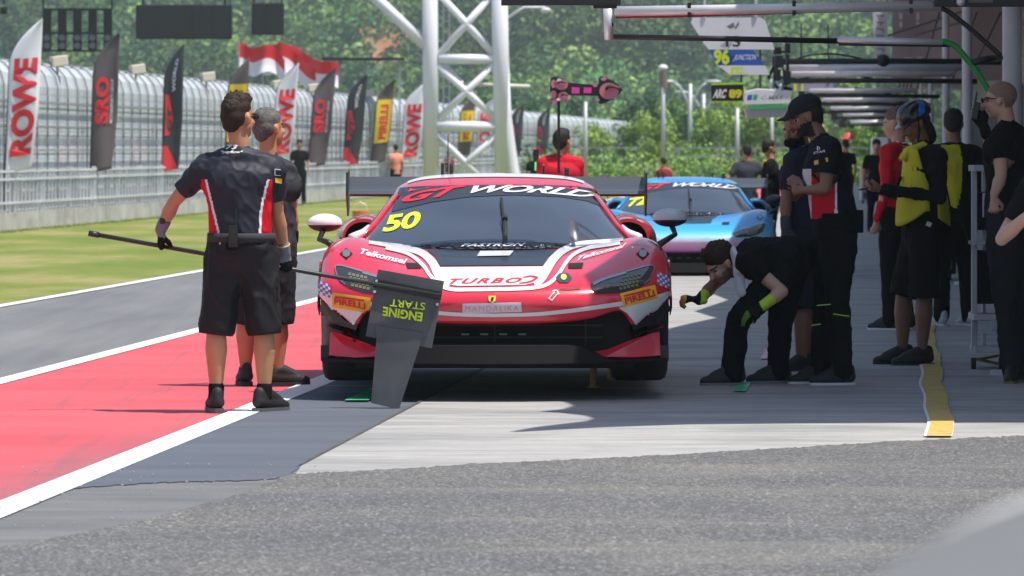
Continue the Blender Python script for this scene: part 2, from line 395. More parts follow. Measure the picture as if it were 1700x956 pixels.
# bright kerb of the grass edge and small gravel scatter
gr = MB()
for _ in range(420):
    px = random.uniform(0, 1700); py = random.uniform(770, 955); p = gnd(px, py, .016); s_ = random.uniform(.002, .006)
    gr.ell((p.x, p.y, .017), (s_*1.3, s_, s_*.6), seg=5, rings=3)
tag(gr.build('loose_grit', mat('grit', (.42, .41, .38), .9)), 'pale loose grit scattered over the foreground asphalt', 'grit', kind='stuff')
# hedge of taller grass along the wall foot
def blades(n, fn, h, w_):
    V = []; Fc = []
    for i in range(n):
        p = fn(); a = random.uniform(0, 6.28); hh = h*random.uniform(.5, 1.3); lx, ly = random.uniform(-.3, .3)*hh, random.uniform(-.3, .3)*hh
        dx, dy = math.cos(a)*w_, math.sin(a)*w_; k = len(V)
        V += [(p.x-dx, p.y-dy, 0), (p.x+dx, p.y+dy, 0), (p.x+lx, p.y+ly, hh)]; Fc.append((k, k+1, k+2))
    mb = MB(); mb.add(V, Fc); return mb
def spot():
    if random.random() < 2: return lane(-15.75+abs(random.gauss(0, .16)), random.uniform(80, 190))
    return lane(random.uniform(-15.6, -8.7), 48+100*random.random()**1.4)
tag(blades(9000, spot, .04, .008).build('grass', mat('grass blades', (.25, .32, .08), .9, var=.4, vscale=1.2)), 'short uneven grass growing on the verge by the pit wall', 'grass', kind='stuff')
# ------------------------------------------------------------------ race cars
def front_grid():
    S = [
     [0.00, (.18,.38),(.05,.365),(.012,.43),(0,.50),(.06,.573),(.25,.635),(.5,.686),(.8,.73),(1.1,.765),(1.45,.79)],
     [0.30, (.19,.38),(.06,.37),(.022,.43),(.01,.50),(.07,.573),(.25,.637),(.5,.69),(.8,.735),(1.1,.77),(1.45,.79)],
     [0.55, (.2,.405),(.08,.395),(.05,.44),(.05,.51),(.1,.575),(.25,.645),(.5,.705),(.82,.757),(1.12,.785),(1.45,.80)],
     [0.72, (.3,.45),(.17,.435),(.13,.465),(.13,.52),(.18,.585),(.34,.665),(.58,.75),(.86,.81),(1.15,.825),(1.45,.81)],
     [0.80, (.32,.365),(.22,.35),(.17,.44),(.17,.52),(.22,.59),(.38,.68),(.62,.775),(.9,.835),(1.18,.84),(1.45,.815)],
     [0.88, (.38,.41),(.29,.40),(.24,.46),(.23,.53),(.28,.6),(.42,.685),(.65,.785),(.92,.838),(1.18,.84),(1.45,.805)],
     [0.95, (.44,.45),(.36,.44),(.31,.49),(.3,.54),(.35,.605),(.47,.68),(.67,.77),(.92,.815),(1.18,.815),(1.45,.78)],
     [1.00, (.5,.50),(.43,.48),(.39,.51),(.38,.55),(.42,.60),(.53,.66),(.7,.735),(.92,.77),(1.18,.765),(1.45,.74)],
     [1.02, (.56,.51),(.5,.5),(.47,.52),(.46,.56),(.48,.59),(.58,.63),(.73,.69),(.93,.715),(1.18,.71),(1.45,.69)]]
    return patch([[(r[0], y, z) for y, z in r[1:]] for r in S], 6, 6)
CARX, CARY, LIFT = -.1, 30.0, .09
CARO = Vector((CARX, CARY, LIFT))
class Decal:
    """paint and stickers pressed onto the real surface of the car (car coordinates)"""
    def __init__(s, objs):
        v = []; f = []
        for o in objs:
            n = len(v); v += [q.co.copy() for q in o.data.vertices]; f += [tuple(i+n for i in p.vertices) for p in o.data.polygons]
        s.t = BVHTree.FromPolygons(v, f); s.o = Vector((0, 0, CAMH))-CARO
    def hit(s, px, py, off):
        d = Vector(((px-850)/F, 1, (HOR-py)/F)).normalized(); h, n, i, t = s.t.ray_cast(s.o, d)
        if h is None:
            for k in range(1, 12):
                d2 = Vector(((px+(821-px)*.006*k-850)/F, 1, (HOR-py)/F)).normalized(); h, n, i, t = s.t.ray_cast(s.o, d2)
                if h is not None: break
            else: return s.o+d*31
        if n.dot(d) > 0: n = -n
        return h+n*off
    def poly(s, pts, name, m, parent, off=.004, step=9):
        bm = bmesh.new(); vs = [bm.verts.new((x, y, 0)) for x, y in pts]; bm.faces.new(vs); bmesh.ops.triangulate(bm, faces=bm.faces[:])
        for _ in range(7):
            e = [q for q in bm.edges if q.calc_length() > step]
            if not e: break
            bmesh.ops.subdivide_edges(bm, edges=e, cuts=1); bmesh.ops.triangulate(bm, faces=bm.faces[:])
        for q in bm.verts: q.co = s.hit(q.co.x, q.co.y, off)
        me = bpy.data.meshes.new(name); bm.to_mesh(me); bm.free(); return link_mesh(name, me, parent, m)
    def strip(s, mb, path, w0, w1=None, off=.005):
        P = spline(path, 10); n = len(P); v = []; w1 = w1 or w0
        for i in range(n):
            t = P[min(i+1, n-1)]-P[max(i-1, 0)]; t /= np.linalg.norm(t); nn = np.array([-t[1], t[0]])*(w0+(w1-w0)*i/(n-1))/2
            for k in (-1, 0, 1): v.append(s.hit(*(P[i]+nn*k), off))
        return mb.add(v, [(i*3+k, i*3+k+1, i*3+k+4, i*3+k+3) for i in range(n-1) for k in (0, 1)])
    def text(s, mb, st, fn, off=.006, **kw):
        """fn maps (t across 0..1, cap height 0..1) to a photo pixel"""
        v, f, w_ = text_mesh(st, **kw)
        # cut long triangles so that they follow the surface
        bm = bmesh.new(); vs = [bm.verts.new((p[0]/w_, p[1], 0)) for p in v]
        for q in f:
            try: bm.faces.new([vs[i] for i in q])
            except ValueError: pass
        e = [q for q in bm.edges if abs(q.verts[0].co.x-q.verts[1].co.x) > .06 or abs(q.verts[0].co.y-q.verts[1].co.y) > .6]
        if e: bmesh.ops.subdivide_edges(bm, edges=e, cuts=1)
        bmesh.ops.triangulate(bm, faces=bm.faces[:]); bm.verts.index_update()
        out = [s.hit(*fn(q.co.x, q.co.y), off) for q in bm.verts]
        mb.add(out, [tuple(q.index for q in p.verts) for p in bm.faces]); bm.free(); return mb
def quadmap(o, ux, uy): return lambda t, c: (o[0]+ux[0]*t+uy[0]*c, o[1]+ux[1]*t+uy[1]*c)

M_BLK = mat('satin carbon', (.012, .012, .014), .42, coat=.2, bump=.03, bscale=300)
M_DARK = mat('flat black', (.006, .006, .007), .8)
M_TYRE = mat('tyre rubber', (.016, .016, .017), .75, bump=.15, bscale=30)
M_GLASS = mat('tinted screen', (.046, .056, .076), .07, spec=.75, coat=.6, var=.3, vscale=2.2)  # colour mottling stands in for uneven sky reflections on the glass
M_WHITE = mat('white wrap', (.82, .82, .84), .3, coat=.6)
M_YEL = mat('yellow number vinyl', (.78, .92, .02), .45)
M_RIM = mat('dark rim', (.03, .03, .032), .35, metal=.8)

def half_ring(o, i): pass
def car(label, body_mats, number, main, loc, rz, lift):
    root = empty('race_car', loc, label, 'race car', 'race cars stopped in the pit lane', rz)
    lift_e = Vector((0, 0, lift))
    P0 = []                                                     # parts get shifted by the jack lift
    mb = MB(); G = front_grid(); grid_add(mb, G, mirror=True)
    # fender sides, cut round the wheel
    edge = G[-1]; ys = [p for p in edge if p[1] > .46]
    ys = [p for i, p in enumerate(ys) if i >= next((k for k, q in enumerate(edge) if q[1] > .46), 0)*0]
    e2 = edge[6:]                                               # from the lower lip round over the crest
    cols = []
    for p in spline(e2[::4], 6):
        y = p[1]; dy = abs(y-.98); zb = .355+math.sqrt(max(.385**2-dy*dy, 0)) if dy < .385 else (.40 if y < .6 else .14)
        zb = min(zb, p[2]-.004); cols.append([(1.02+.012*math.sin(math.pi*k/5), y, p[2]+(zb-p[2])*k/5) for k in range(6)])
    grid_add(mb, np.array(cols), mirror=True, flip=True)
    # door skins, belt to sill
    D = [[(.80,1.45,.80),(.93,1.45,.79),(1.0,1.45,.70),(.99,1.45,.5),(.97,1.45,.3),(.99,1.45,.14)],
         [(.80,1.75,.815),(.9,1.75,.80),(.95,1.75,.70),(.93,1.75,.5),(.93,1.75,.3),(.99,1.75,.14)],
         [(.80,2.2,.83),(.86,2.2,.815),(.90,2.2,.70),(.88,2.2,.5),(.90,2.2,.3),(.99,2.2,.14)],
         [(.79,2.7,.84),(.86,2.7,.825),(.90,2.7,.70),(.87,2.7,.5),(.90,2.7,.3),(.99,2.7,.14)],
         [(.78,3.1,.84),(.86,3.1,.825),(.92,3.1,.70),(.92,3.1,.5),(.94,3.1,.3),(.99,3.1,.14)]]
    grid_add(mb, patch(D, 4, 4), mirror=True, flip=True)
    body = mb.build('body_shell', body_mats, root, smooth=True)
    # haunches with the open intake mouths
    mb = MB(); H = []
    for y, k, zs in ((2.55,.0,.0),(2.75,.035,.012),(3.05,.06,.02),(3.5,.075,.02),(3.95,.07,.0),(4.3,.04,-.05),(4.5,.0,-.09)):
        H.append([(.66, y, .80+zs),(.70, y, .885+zs),(.79, y, .935+zs),(.885, y, .925+zs),(.945+k*.6, y, .86+zs),(.955+k, y, .74+zs),(.94+k, y, .60),(.94+k, y, .5),(.93+k, y, .16 if not 3.25 < y < 4.0 else .5)])
    A = patch(H, 5, 4)
    Hi = A.copy(); c = np.array([.81, 0, .80]); Hi[:, :, 0] = c[0]+(Hi[:, :, 0]-c[0])*.90; Hi[:, :, 2] = c[2]+(Hi[:, :, 2]-c[2])*.84
    lip = np.stack([A[0], Hi[0]]); hs = []
    for s in (1, -1):
        mb = MB(); grid_add(mb, A, flip=True, side=s); grid_add(mb, lip, side=s); grid_add(mb, Hi[:10], side=s)
        hs.append(mb.build('rear_fender', body_mats, root, smooth=True))
        mb = MB()
        mb.add([(s*.67, 2.72, .72), (s*.96, 2.72, .72), (s*.95, 2.72, .87), (s*.88, 2.72, .915), (s*.79, 2.72, .925), (s*.7, 2.72, .885)], [(0, 1, 2, 3, 4, 5)])
        mb.box((s*.80, 2.63, .79), (.34, .14, .06)); mb.build('intake_duct', M_DARK, root)
    # cabin: screen, roof, rear deck, side windows
    W = patch([[(0,1.10,.775),(0,1.45,.905),(0,1.82,1.04),(0,2.14,1.14)],
               [(.3,1.14,.78),(.28,1.49,.91),(.26,1.85,1.04),(.24,2.155,1.137)],
               [(.6,1.30,.80),(.54,1.62,.915),(.49,1.95,1.03),(.44,2.2,1.126)],
               [(.74,1.44,.815),(.67,1.74,.915),(.60,2.03,1.015),(.555,2.26,1.098)],
               [(.80,1.54,.822),(.73,1.82,.905),(.66,2.09,1.0),(.60,2.32,1.072)]], 7, 7)
    ws = grid_add(MB(), W, mirror=True).build('windscreen', M_GLASS, root, smooth=True)
    Rf = patch([[(0,2.13,1.141),(0,2.22,1.165),(0,2.45,1.20),(0,2.8,1.213),(0,3.3,1.16),(0,3.9,1.02),(0,4.4,.90)],
                [(.24,2.145,1.138),(.25,2.24,1.162),(.25,2.45,1.196),(.25,2.8,1.208),(.24,3.3,1.155),(.23,3.9,1.015),(.3,4.4,.90)],
                [(.44,2.19,1.128),(.45,2.28,1.15),(.46,2.48,1.18),(.46,2.8,1.188),(.44,3.3,1.13),(.42,3.9,.99),(.5,4.4,.89)],
                [(.555,2.25,1.10),(.575,2.34,1.118),(.59,2.52,1.137),(.59,2.8,1.14),(.56,3.3,1.075),(.54,3.9,.95),(.62,4.4,.87)],
                [(.60,2.31,1.074),(.62,2.40,1.08),(.635,2.55,1.088),(.64,2.8,1.085),(.63,3.3,1.01),(.66,3.9,.90),(.7,4.4,.86)]], 5, 5)
    rf = grid_add(MB(), Rf, mirror=True).build('roof', body_mats, root, smooth=True)
    SW = patch([[(.825,1.56,.822),(.74,1.84,.905),(.675,2.1,1.0),(.625,2.34,1.072)],
               [(.84,1.9,.825),(.77,2.1,.905),(.70,2.3,1.0),(.637,2.5,1.083)],
               [(.83,2.5,.835),(.77,2.55,.92),(.70,2.65,1.0),(.642,2.75,1.083)],
               [(.74,3.3,.85),(.73,3.3,.89),(.70,3.3,.94),(.64,3.3,1.0)]], 4, 4)
    for s in (1, -1):
        grid_add(MB(), SW, side=s).build('side_window', M_GLASS, root, smooth=True)
        mb = MB(); mb.tube([(s*.815, 1.545, .826), (s*.737, 1.825, .909), (s*.67, 2.09, 1.004), (s*.612, 2.33, 1.08)], .016, 8)
        mb.build('screen_pillar', body_mats, root, smooth=True)
    mb = MB(); mb.box((0, 4.42, .55), (1.86, .12, .62)); mb.box((0, 3.4, .72), (1.3, 1.9, .2)); mb.build('tail_panel', M_BLK, root)
    # underneath
    mb = MB(); mb.box((0, 2.5, .17), (1.5, 4.2, .06)); mb.box((0, .95, .3), (1.3, .9, .3)); mb.box((0, 2.3, .3), (1.84, 1.5, .26)); mb.box((0, 3.9, .35), (1.3, 1.0, .4)); mb.build('floor_pan', M_DARK, root)
    mb = MB(); mb.box((0, .33, .30), (1.62, .04, .40))
    for s in (1, -1): mb.box((s*.885, .60, .42), (.22, .05, .36)); mb.box((s*.80, .46, .32), (.04, .3, .36))
    mb.build('grille_back', M_DARK, root)
    mb = MB()
    for k in range(-7, 8, 7): mb.box((k*.075, .29, .31), (.006, .02, .16))
    for z in (.28, .35): mb.box((0, .285, z), (1.25, .02, .006))
    for x in (-.17, -.06, .05, .16): mb.box((x, .24, .30), (.045, .03, .008), mi=1)
    mb.build('grille_mesh', [M_BLK, mat('dull metal', (.2, .2, .22), .4, .8)], root)
    # bumper corners: the black outer guard and the red lower duct
    for s in (1, -1):
        mb = MB(); g_ = np.array([[(s*.90, .40, .13), (s*.885, .39, .3), (s*.90, .34, .46)], [(s*.97, .46, .13), (s*.965, .46, .3), (s*.965, .42, .475)], [(s*1.005, .56, .13), (s*1.012, .57, .3), (s*1.015, .55, .51)]])
        grid_add(mb, patch(g_, 4, 4), flip=(s < 0)); mb.box((s*.985, .46, .185), (.05, .10, .09))
        mb.prism([(s*.79, .20, .355), (s*.86, .24, .375), (s*1.005, .40, .49), (s*1.02, .44, .43), (s*.93, .32, .36), (s*.80, .21, .325)], (0, .03, 0))
        mb.build('corner_guard', M_BLK, root, smooth=False)
        mb = MB(); mb.add([(s*.55, .22, .195), (s*.66, .25, .215), (s*.78, .29, .262), (s*.90, .34, .30), (s*.955, .38, .31), (s*.96, .34, .175), (s*.80, .24, .165), (s*.64, .21, .172)], [tuple(range(8)) if s > 0 else tuple(range(8))[::-1]])
        mb.add([(s*.78, .22, .275), (s*.93, .30, .33), (s*.98, .36, .335), (s*.98, .5, .35), (s*.78, .5, .29)], [(0, 1, 2, 3, 4)])
        mb.build('lower_duct', body_mats if main else M_BLK, root)
    mb = MB(); fy = lambda x: -.05+.36*abs(x)**2.2; n = 25; xs = [-1.0+2.0*i/(n-1) for i in range(n)]; top = []; bot = []
    zt = lambda x: .155+.09*max(0, min(1, (.66-abs(x))/.18))
    v = []
    for x in xs: y = fy(x); v += [(x, y+.025, zt(x)), (x, y, .148 if abs(x) > .6 else .142), (x, y+.015, .136), (x, y+.25, .136), (x, y+.25, zt(x)+.006 if abs(x) < .6 else .16)]
    mb.add(v, [(i*5+k, i*5+5+k, i*5+5+(k+1) % 5, i*5+(k+1) % 5) for i in range(n-1) for k in range(5)]+[(0, 1, 2, 3, 4), tuple((n-1)*5+k for k in (4, 3, 2, 1, 0))])
    shade_auto(mb.build('front_splitter', mat('raw carbon', (.013, .012, .013), .8, spec=.2, bump=.05, bscale=200), root))
    # wheels
    for s in (1, -1):
        for y in (.98, 3.62):
            mb = MB(); rings = []; prof = [(.23, .0), (.235, .01), (.30, -.008), (.335, .004), (.352, .03), (.355, .10), (.355, .22), (.352, .29), (.335, .316), (.3, .325), (.23, .31)]
            for r, d in prof: rings.append([(s*(1.008-d), y+r*math.cos(a), .355+r*math.sin(a)) for a in [2*math.pi*k/40 for k in range(40)]])
            mb.loft(rings if s < 0 else rings[::-1], cap=False); wh = mb.build('wheel', M_TYRE, root, smooth=True)
            mb = MB()
            for k in range(10):
                a = 2*math.pi*k/10; mb.bar((s*.96, y, .355), (s*.985, y+.225*math.cos(a), .355+.225*math.sin(a)), .03, .045)
            mb.tube([(s*.9, y, .355), (s*.985, y, .355)], .05, 16); rr = [[(s*(1.0-d), y+.235*math.cos(a), .355+.235*math.sin(a)) for a in [2*math.pi*k/32 for k in range(32)]] for d in (0, .28)]
            mb.loft(rr, cap=False); mb.box((s*.80, y, .355), (.02, .3, .3)); mb.build('rim', M_RIM, wh)
    # mirrors
    for s, mx, mz, mm_ in ((-1, -1.02, .925, M_WHITE), (1, 1.045, .955, mat('shaded white wrap', (.5, .53, .58), .35, coat=.5))):  # right pod is the same white, painted greyer for the shade there
        st = MB(); st.tube([(s*.96, 1.2, .79), (s*1.0, 1.22, .815), (mx+s*.03, 1.28, mz-.095), (mx+s*.01, 1.33, mz-.045)], [.022, .019, .016, .018], 10); so_ = st.build('mirror_stalk', M_BLK, root, smooth=True)
        mb = MB(); mb.ell((mx, 1.37, mz), (.105, .07, .058), seg=24, rings=16); me = mb.mesh(); a = coords(me)
        a[:, 2] = np.where(a[:, 2] < mz, mz+(a[:, 2]-mz)*.9, a[:, 2]); setco(me, a)
        o = link_mesh('mirror', me, root, [mm_ if main else M_BLK, M_BLK]); cz = centres(me)[:, 2]; o.data.polygons.foreach_set('material_index', (cz < mz-.012).astype(int)); o.data.update()
        mb = MB(); mb.ell((mx, 1.425, mz), (.09, .02, .045)); mb.build('mirror_glass', mat('mirror glass', (.6, .62, .65), .05, 1), o, smooth=True)
    # rear wing with end plates, swan necks
    mb = MB(); prof = [(0, 0), (.03, .018), (.12, .03), (.22, .045), (.30, .085), (.31, .09), (.30, .075), (.22, .022), (.12, .004), (.03, -.012)]
    for z0, y0, k, x1 in ((1.075, 4.14, 1, .965),):
        rings = [[(x, y0+a*k, z0+b*k*1.25) for a, b in prof] for x in (-x1, -.5, 0, .5, x1)]; mb.loft(rings)
    wg = mb.build('rear_wing', mat('wing carbon', (.05, .058, .07), .35, coat=.4), root)
    for s in (1, -1):
        mb = MB(); mb.prism([(s*.968, 4.05, 1.07), (s*.968, 4.08, 1.215), (s*.968, 4.5, 1.235), (s*.968, 4.5, .98), (s*.968, 4.30, .93)], (s*.012, 0, 0)); mb.build('end_plate', M_BLK, wg)
        mb = MB(); mb.prism([(s*.30, 4.2, 1.22), (s*.30, 4.3, 1.18), (s*.30, 4.36, .85), (s*.30, 4.46, .85), (s*.30, 4.42, 1.25), (s*.30, 4.3, 1.27), (s*.3, 4.14, 1.26)], (.012, 0, 0)); mb.build('swan_neck', M_BLK, wg)
    # aerials on the roof
    for x, z, r in ((-.30, 1.46, .003), (-.335, 1.275, .011), (-.28, 1.27, .013), (.44, 1.245, .017)):
        mb = MB(); mb.tube([(x, 2.75, 1.14), (x, 2.77, z)], [r, r*.9], 8)
        if r > .01: mb.ell((x, 2.77, z), (r*1.1, r*1.1, r*.6), seg=8, rings=6)
        mb.build('aerial', M_BLK, root)
    mb = MB(); mb.tube([(.055, 1.17, .80), (.06, 1.3, .866), (.055, 1.5, .945)], .014, 8); mb.tube([(.055, 1.48, .945), (.045, 1.62, .99), (.035, 1.85, 1.07)], .0085, 8); mb.tube([(.056, 1.46, .945), (.055, 1.52, .962)], .019, 8)
    mb.build('wiper', mat('wiper black', (.02, .02, .022), .5), root)
    # -------- stickers
    D = Decal([body, ws, rf]+hs)
    MX = lambda pts: [(1642-x, y) for x, y in pts]
    D.poly([(731, 442), (907, 441), (911, 426), (928, 415), (880, 414.5), (760, 414.5), (708, 415), (722, 426)], 'bonnet_vent_panel', mat('gloss black', (.008, .009, .011), .30, coat=.25), root, .004)
    banner = mat('screen banner', (.030, .038, .052), .35)
    D.poly([(664, 312), (700, 309.5), (760, 308), (840, 307), (920, 308), (960, 310), (988, 314), (1004, 345), (975, 334), (930, 327), (850, 324), (780, 327), (715, 336), (650, 352)], 'screen_banner', banner, ws, .003)
    def arc(x0, x1, base, h, sl=0):
        xs_, ys_ = zip(*base)
        def fn(t, c):
            x = x0+(x1-x0)*t+sl*c*h; y = float(np.interp(x, xs_, ys_)); return (x, y-h*c)
        return fn
    base = [(660, 338), (700, 332), (740, 326), (780, 321.5), (850, 320), (900, 321.5), (950, 326), (1000, 333)]
    mb = MB(); D.text(mb, 'GT', arc(664, 764, base, 14, .9), off=.008, bold=.035, shear=.35, space=.95); mb.build('banner_emblem', mat('red vinyl', (.75, .02, .04), .4), ws)
    mb = MB(); D.text(mb, 'WORLD', arc(781, 984, base, 11.5, .5), off=.008, bold=.03, shear=.4, space=.95); mb.build('banner_lettering', M_WHITE, ws)
    mb = MB(); D.text(mb, number, quadmap((635, 385), (58, -8), (10, -27)), off=.005, bold=.03, shear=.0, space=.95); mb.build('race_number', M_YEL, ws)
    D.poly([(690, 413), (698, 407), (745, 403), (821, 401.5), (900, 402.5), (945, 405), (948, 411), (900, 412.5), (821, 413.5), (745, 413.5)], 'screen_base_band', mat('gloss black', (.008, .009, .011), .30, coat=.25), ws, .003)
    HL = [(980, 472), (1000, 462), (1040, 450), (1082, 440), (1086, 448), (1078, 468), (1062, 478), (1035, 486), (992, 488), (984, 482)]
    glass_l = mat('lamp lens', (.03, .035, .04), .08, coat=1); led = mat('lamp cells', (.17, .17, .085), .35); chrome = mat('lamp chrome', (.45, .48, .52), .2, .7)
    for q in (HL, MX(HL)):
        sgn = 1 if q is HL else -1; hx = (lambda x: x) if sgn > 0 else (lambda x: 1642-x)
        hl = D.poly(q, 'headlight', glass_l, root, .005, 7)
        mb = MB()
        for i in range(5):
            for j in range(4):
                x = 1030+i*6.5+j*1.6; y = 480-j*6-i*1.4
                c = [D.hit(hx(x+a), y+b, .008) for a, b in ((-2.4, -2), (2.4, -2.3), (2.4, 2), (-2.4, 2.3))]; mb.add(c, [(0, 1, 2, 3)])
        mb.build('lamp_cell', led, hl)
        mb = MB(); D.strip(mb, [(hx(x), y) for x, y in ((984, 473), (1004, 464), (1040, 453.5))], 5, 4, .008); D.strip(mb, [(hx(x), y) for x, y in ((1040, 452), (1082, 442), (1079, 462), (1068, 473))], 2.2, 1.4, .008); mb.build('lamp_trim', chrome, hl)
    for hx in ((lambda x: x), (lambda x: 1642-x)):
        mb = MB()
        for q in ([(944, 438), (969, 437), (966, 446), (943, 446)],): mb.add([D.hit(hx(a), b, .005) for a, b in q], [(0, 1, 2, 3)])
        mb.build('bonnet_slot', M_DARK, root)
    pin = mat('bonnet pin', (.4, .4, .42), .35, .8)
    for hx in ((lambda x: x), (lambda x: 1642-x)):
        p = [(hx(1067+11*math.cos(a)), 422+10*math.sin(a)) for a in [k*math.pi/2 for k in range(4)]]; o = D.poly(p, 'bonnet_pin', M_DARK, root, .004)
        p = [(hx(1067+6.5*math.cos(a)), 422+6.5*math.sin(a)) for a in [k*math.pi/4 for k in range(8)]]; D.poly(p, 'pin_cap', pin, o, .008)
    if main:
        mb = MB()
        D.strip(mb, [(1035, 398), (1010, 401.5), (965, 406), (938, 415), (920, 430), (908, 447), (897, 462), (885, 468)], 5, 20)
        mb.build('white_stripe', M_WHITE, root); mb = MB()
        D.strip(mb, [(612, 403), (640, 407), (672, 412), (700, 421), (717, 436), (726, 452), (735, 465), (748, 470)], 5, 20)
        mb.build('white_stripe', M_WHITE, root)
        mb = MB()
        D.strip(mb, [(1030, 404), (1005, 408), (975, 413), (953, 423), (939, 438), (928, 455), (912, 471), (890, 478), (850, 480.5), (821, 481), (780, 481.5), (750, 481), (730, 474), (714, 458), (701, 440), (677, 422), (640, 412)], 6, 6)
        mb.build('white_stripe', M_WHITE, root)
        D.poly([(731, 444.5), (906, 443), (900, 460), (888, 470), (870, 474), (760, 475.5), (744, 473), (735, 462)], 'white_bonnet_band', M_WHITE, root, .0045)
        mb = MB(); half = [(821, 523), (880, 521.5), (930, 517.5), (975, 512), (1020, 505.5), (1040, 503), (1075, 497), (1095, 492), (1114, 486)]
        D.strip(mb, half, 6, 8, .004); D.strip(mb, MX(half), 6, 8, .004); mb.build('white_lip_line', M_WHITE, root)
        Wg = [(1026, 510), (1060, 503), (1090, 496), (1110, 491), (1098, 503), (1087, 518), (1072, 534), (1056, 544), (1051, 532), (1041, 519)]
        for q in (Wg, MX(Wg)): D.poly(q, 'white_corner_blade', M_WHITE, root, .005, 8)
        redv = mat('red vinyl', (.75, .02, .04), .4)
        mb = MB(); D.text(mb, 'TURBO', quadmap((744, 472.5), (120, -2), (4, -8.5)), off=.007, bold=.03, shear=.3, space=1.25)
        D.strip(mb, [(862, 472), (880, 469), (890, 464)], 2, 3.5, .007); D.strip(mb, [(868, 462), (882, 460), (893, 463)], 1.5, 4, .007); mb.build('bonnet_lettering', redv, root)
        mb = MB(); D.text(mb, 'Telkomsel', quadmap((597, 422), (78, 18), (2, -9)), off=.006, bold=.03, shear=.3); mb.build('sponsor_lettering', M_WHITE, root); mb = MB(); D.text(mb, 'Telkomsel', quadmap((957, 434), (80, -22.5), (4, -7.5)), off=.006, bold=.03, shear=.3)
        mb.build('sponsor_lettering', M_WHITE, root)
        mb = MB(); D.text(mb, 'FASTRON', quadmap((765, 411), (106, -1), (3, -5)), off=.009, bold=.03, shear=.3, space=1.1); mb.add([D.hit(x, y, .008) for x, y in ((792, 427), (846, 426), (853, 418), (797, 418.5))], [(0, 1, 2, 3)]); mb.build('vent_lettering', M_WHITE, root)
        pl = D.poly([(768, 504), (865, 502), (866, 517), (768, 519)], 'name_plate', mat('pale plate', (.80, .68, .74), .4), root, .008)
        mb = MB(); D.text(mb, 'MANDALIKA', quadmap((772, 516), (89, -1), (.5, -9)), off=.012, bold=-.004, space=1.2); mb.build('plate_lettering', mat('pink lettering', (.75, .3, .42), .5), pl)
        D.poly([(811, 492), (823, 492), (823, 499), (817, 504), (811, 499)], 'shield_badge', mat('badge yellow', (.85, .68, .12), .4), root, .008)
        mb = MB(); mb.add([D.hit(x, y, .012) for x, y in ((815, 500), (818.5, 500), (820, 495), (817, 494), (815.5, 496))], [(0, 1, 2, 3, 4)]); mb.build('badge_mark', M_DARK, root)
        orange = mat('tyre sponsor yellow', (.95, .52, .02), .45)
        for (a, b, c, d) in (((1028, 488), (1086, 474), (1091, 494), (1035, 510)), ((553, 486), (617, 495), (612, 519), (553, 509))):
            st = D.poly([a, b, c, d], 'tyre_sponsor_sticker', orange, root, .008, 8)
            mb = MB(); o = (d[0]+(a[0]-d[0])*.2+4, d[1]+(a[1]-d[1])*.2-1); ux = ((c[0]-d[0])*.86, (c[1]-d[1])*.86); uy = ((a[0]-d[0])*.42, (a[1]-d[1])*.42)
            D.text(mb, 'PIRELLI', quadmap(o, ux, uy), off=.012, bold=.035)
            e = (a[0]+(b[0]-a[0])*.08-(a[0]-d[0])*.25, a[1]+(b[1]-a[1])*.08-(a[1]-d[1])*.25); D.strip(mb, [e, (e[0]+(b[0]-a[0])*.75, e[1]+(b[1]-a[1])*.75)], 3, 3, .012)
            mb.build('sticker_lettering', redv, st)
        chq = mat('purple chequer', (.20, .12, .5), .5)
        for x0, y0 in ((1090, 452), (529, 466)):
            mb = MB()
            for i in range(5):
                for j in range(5):
                    x = x0+i*4.2; y = y0+j*4.2+i*1.6; q = [D.hit(x+a, y+b, .006) for a, b in ((0, 0), (3.8, 1.4), (3.8, 5), (0, 3.8))]
                    mb.add(q, [(0, 1, 2, 3)], (i+j) % 2)
            mb.build('chequer_sticker', [chq, M_WHITE], root)
        hexm = D.poly([(936+14*math.cos(k*math.pi/3), 462.5+9*math.sin(k*math.pi/3)) for k in range(6)], 'lamp_sensor', mat('sensor grey', (.05, .07, .08), .3), root, .006)
        D.poly([(936+5*math.cos(k*math.pi/4), 462+5*math.sin(k*math.pi/4)) for k in range(8)], 'sensor_light', mat('sensor yellow', (.9, .85, .15), .4), hexm, .01)
        mb = MB(); D.strip(mb, [(930, 480), (948, 480), (963, 478)], 3, 4.5, .004); mb.build('tow_slot', mat('dark red', (.25, .01, .015), .5), root)
        mb = MB(); D.strip(mb, [(911, 496), (916, 490), (921, 485)], 1.5, 1.5, .006); D.strip(mb, [(916, 499), (921, 493), (926, 488)], 1.5, 1.5, .006); D.strip(mb, [(917, 484), (924, 483), (928, 489)], 2, 2, .006); D.strip(mb, [(910, 495), (917, 499)], 1.5, 1.5, .006); mb.build('tow_arrow', M_WHITE, root)
        Q = Rf[:14, 9:22].copy(); Q[:, :, 2] += .004; rs = MB(); grid_add(rs, Q, mirror=True); rs.build('white_roof_stripe', M_WHITE, root)
        # A pillar white flashes and fender gills
        for s in (1, -1):
            mb = MB(); mb.tube([(s*.86, 1.50, .835), (s*.80, 1.66, .865), (s*.77, 1.78, .90)], [.03, .022, .012], 8); mb.build('pillar_fairing', M_WHITE, root, smooth=True)
    for o in root.children:
        o.location = lift_e if main or o.name.startswith('wheel') else Vector((0, 0, -.085))
    return root, body, D

redp = mat('racing red paint', (.76, .024, .055), .26, coat=.9)
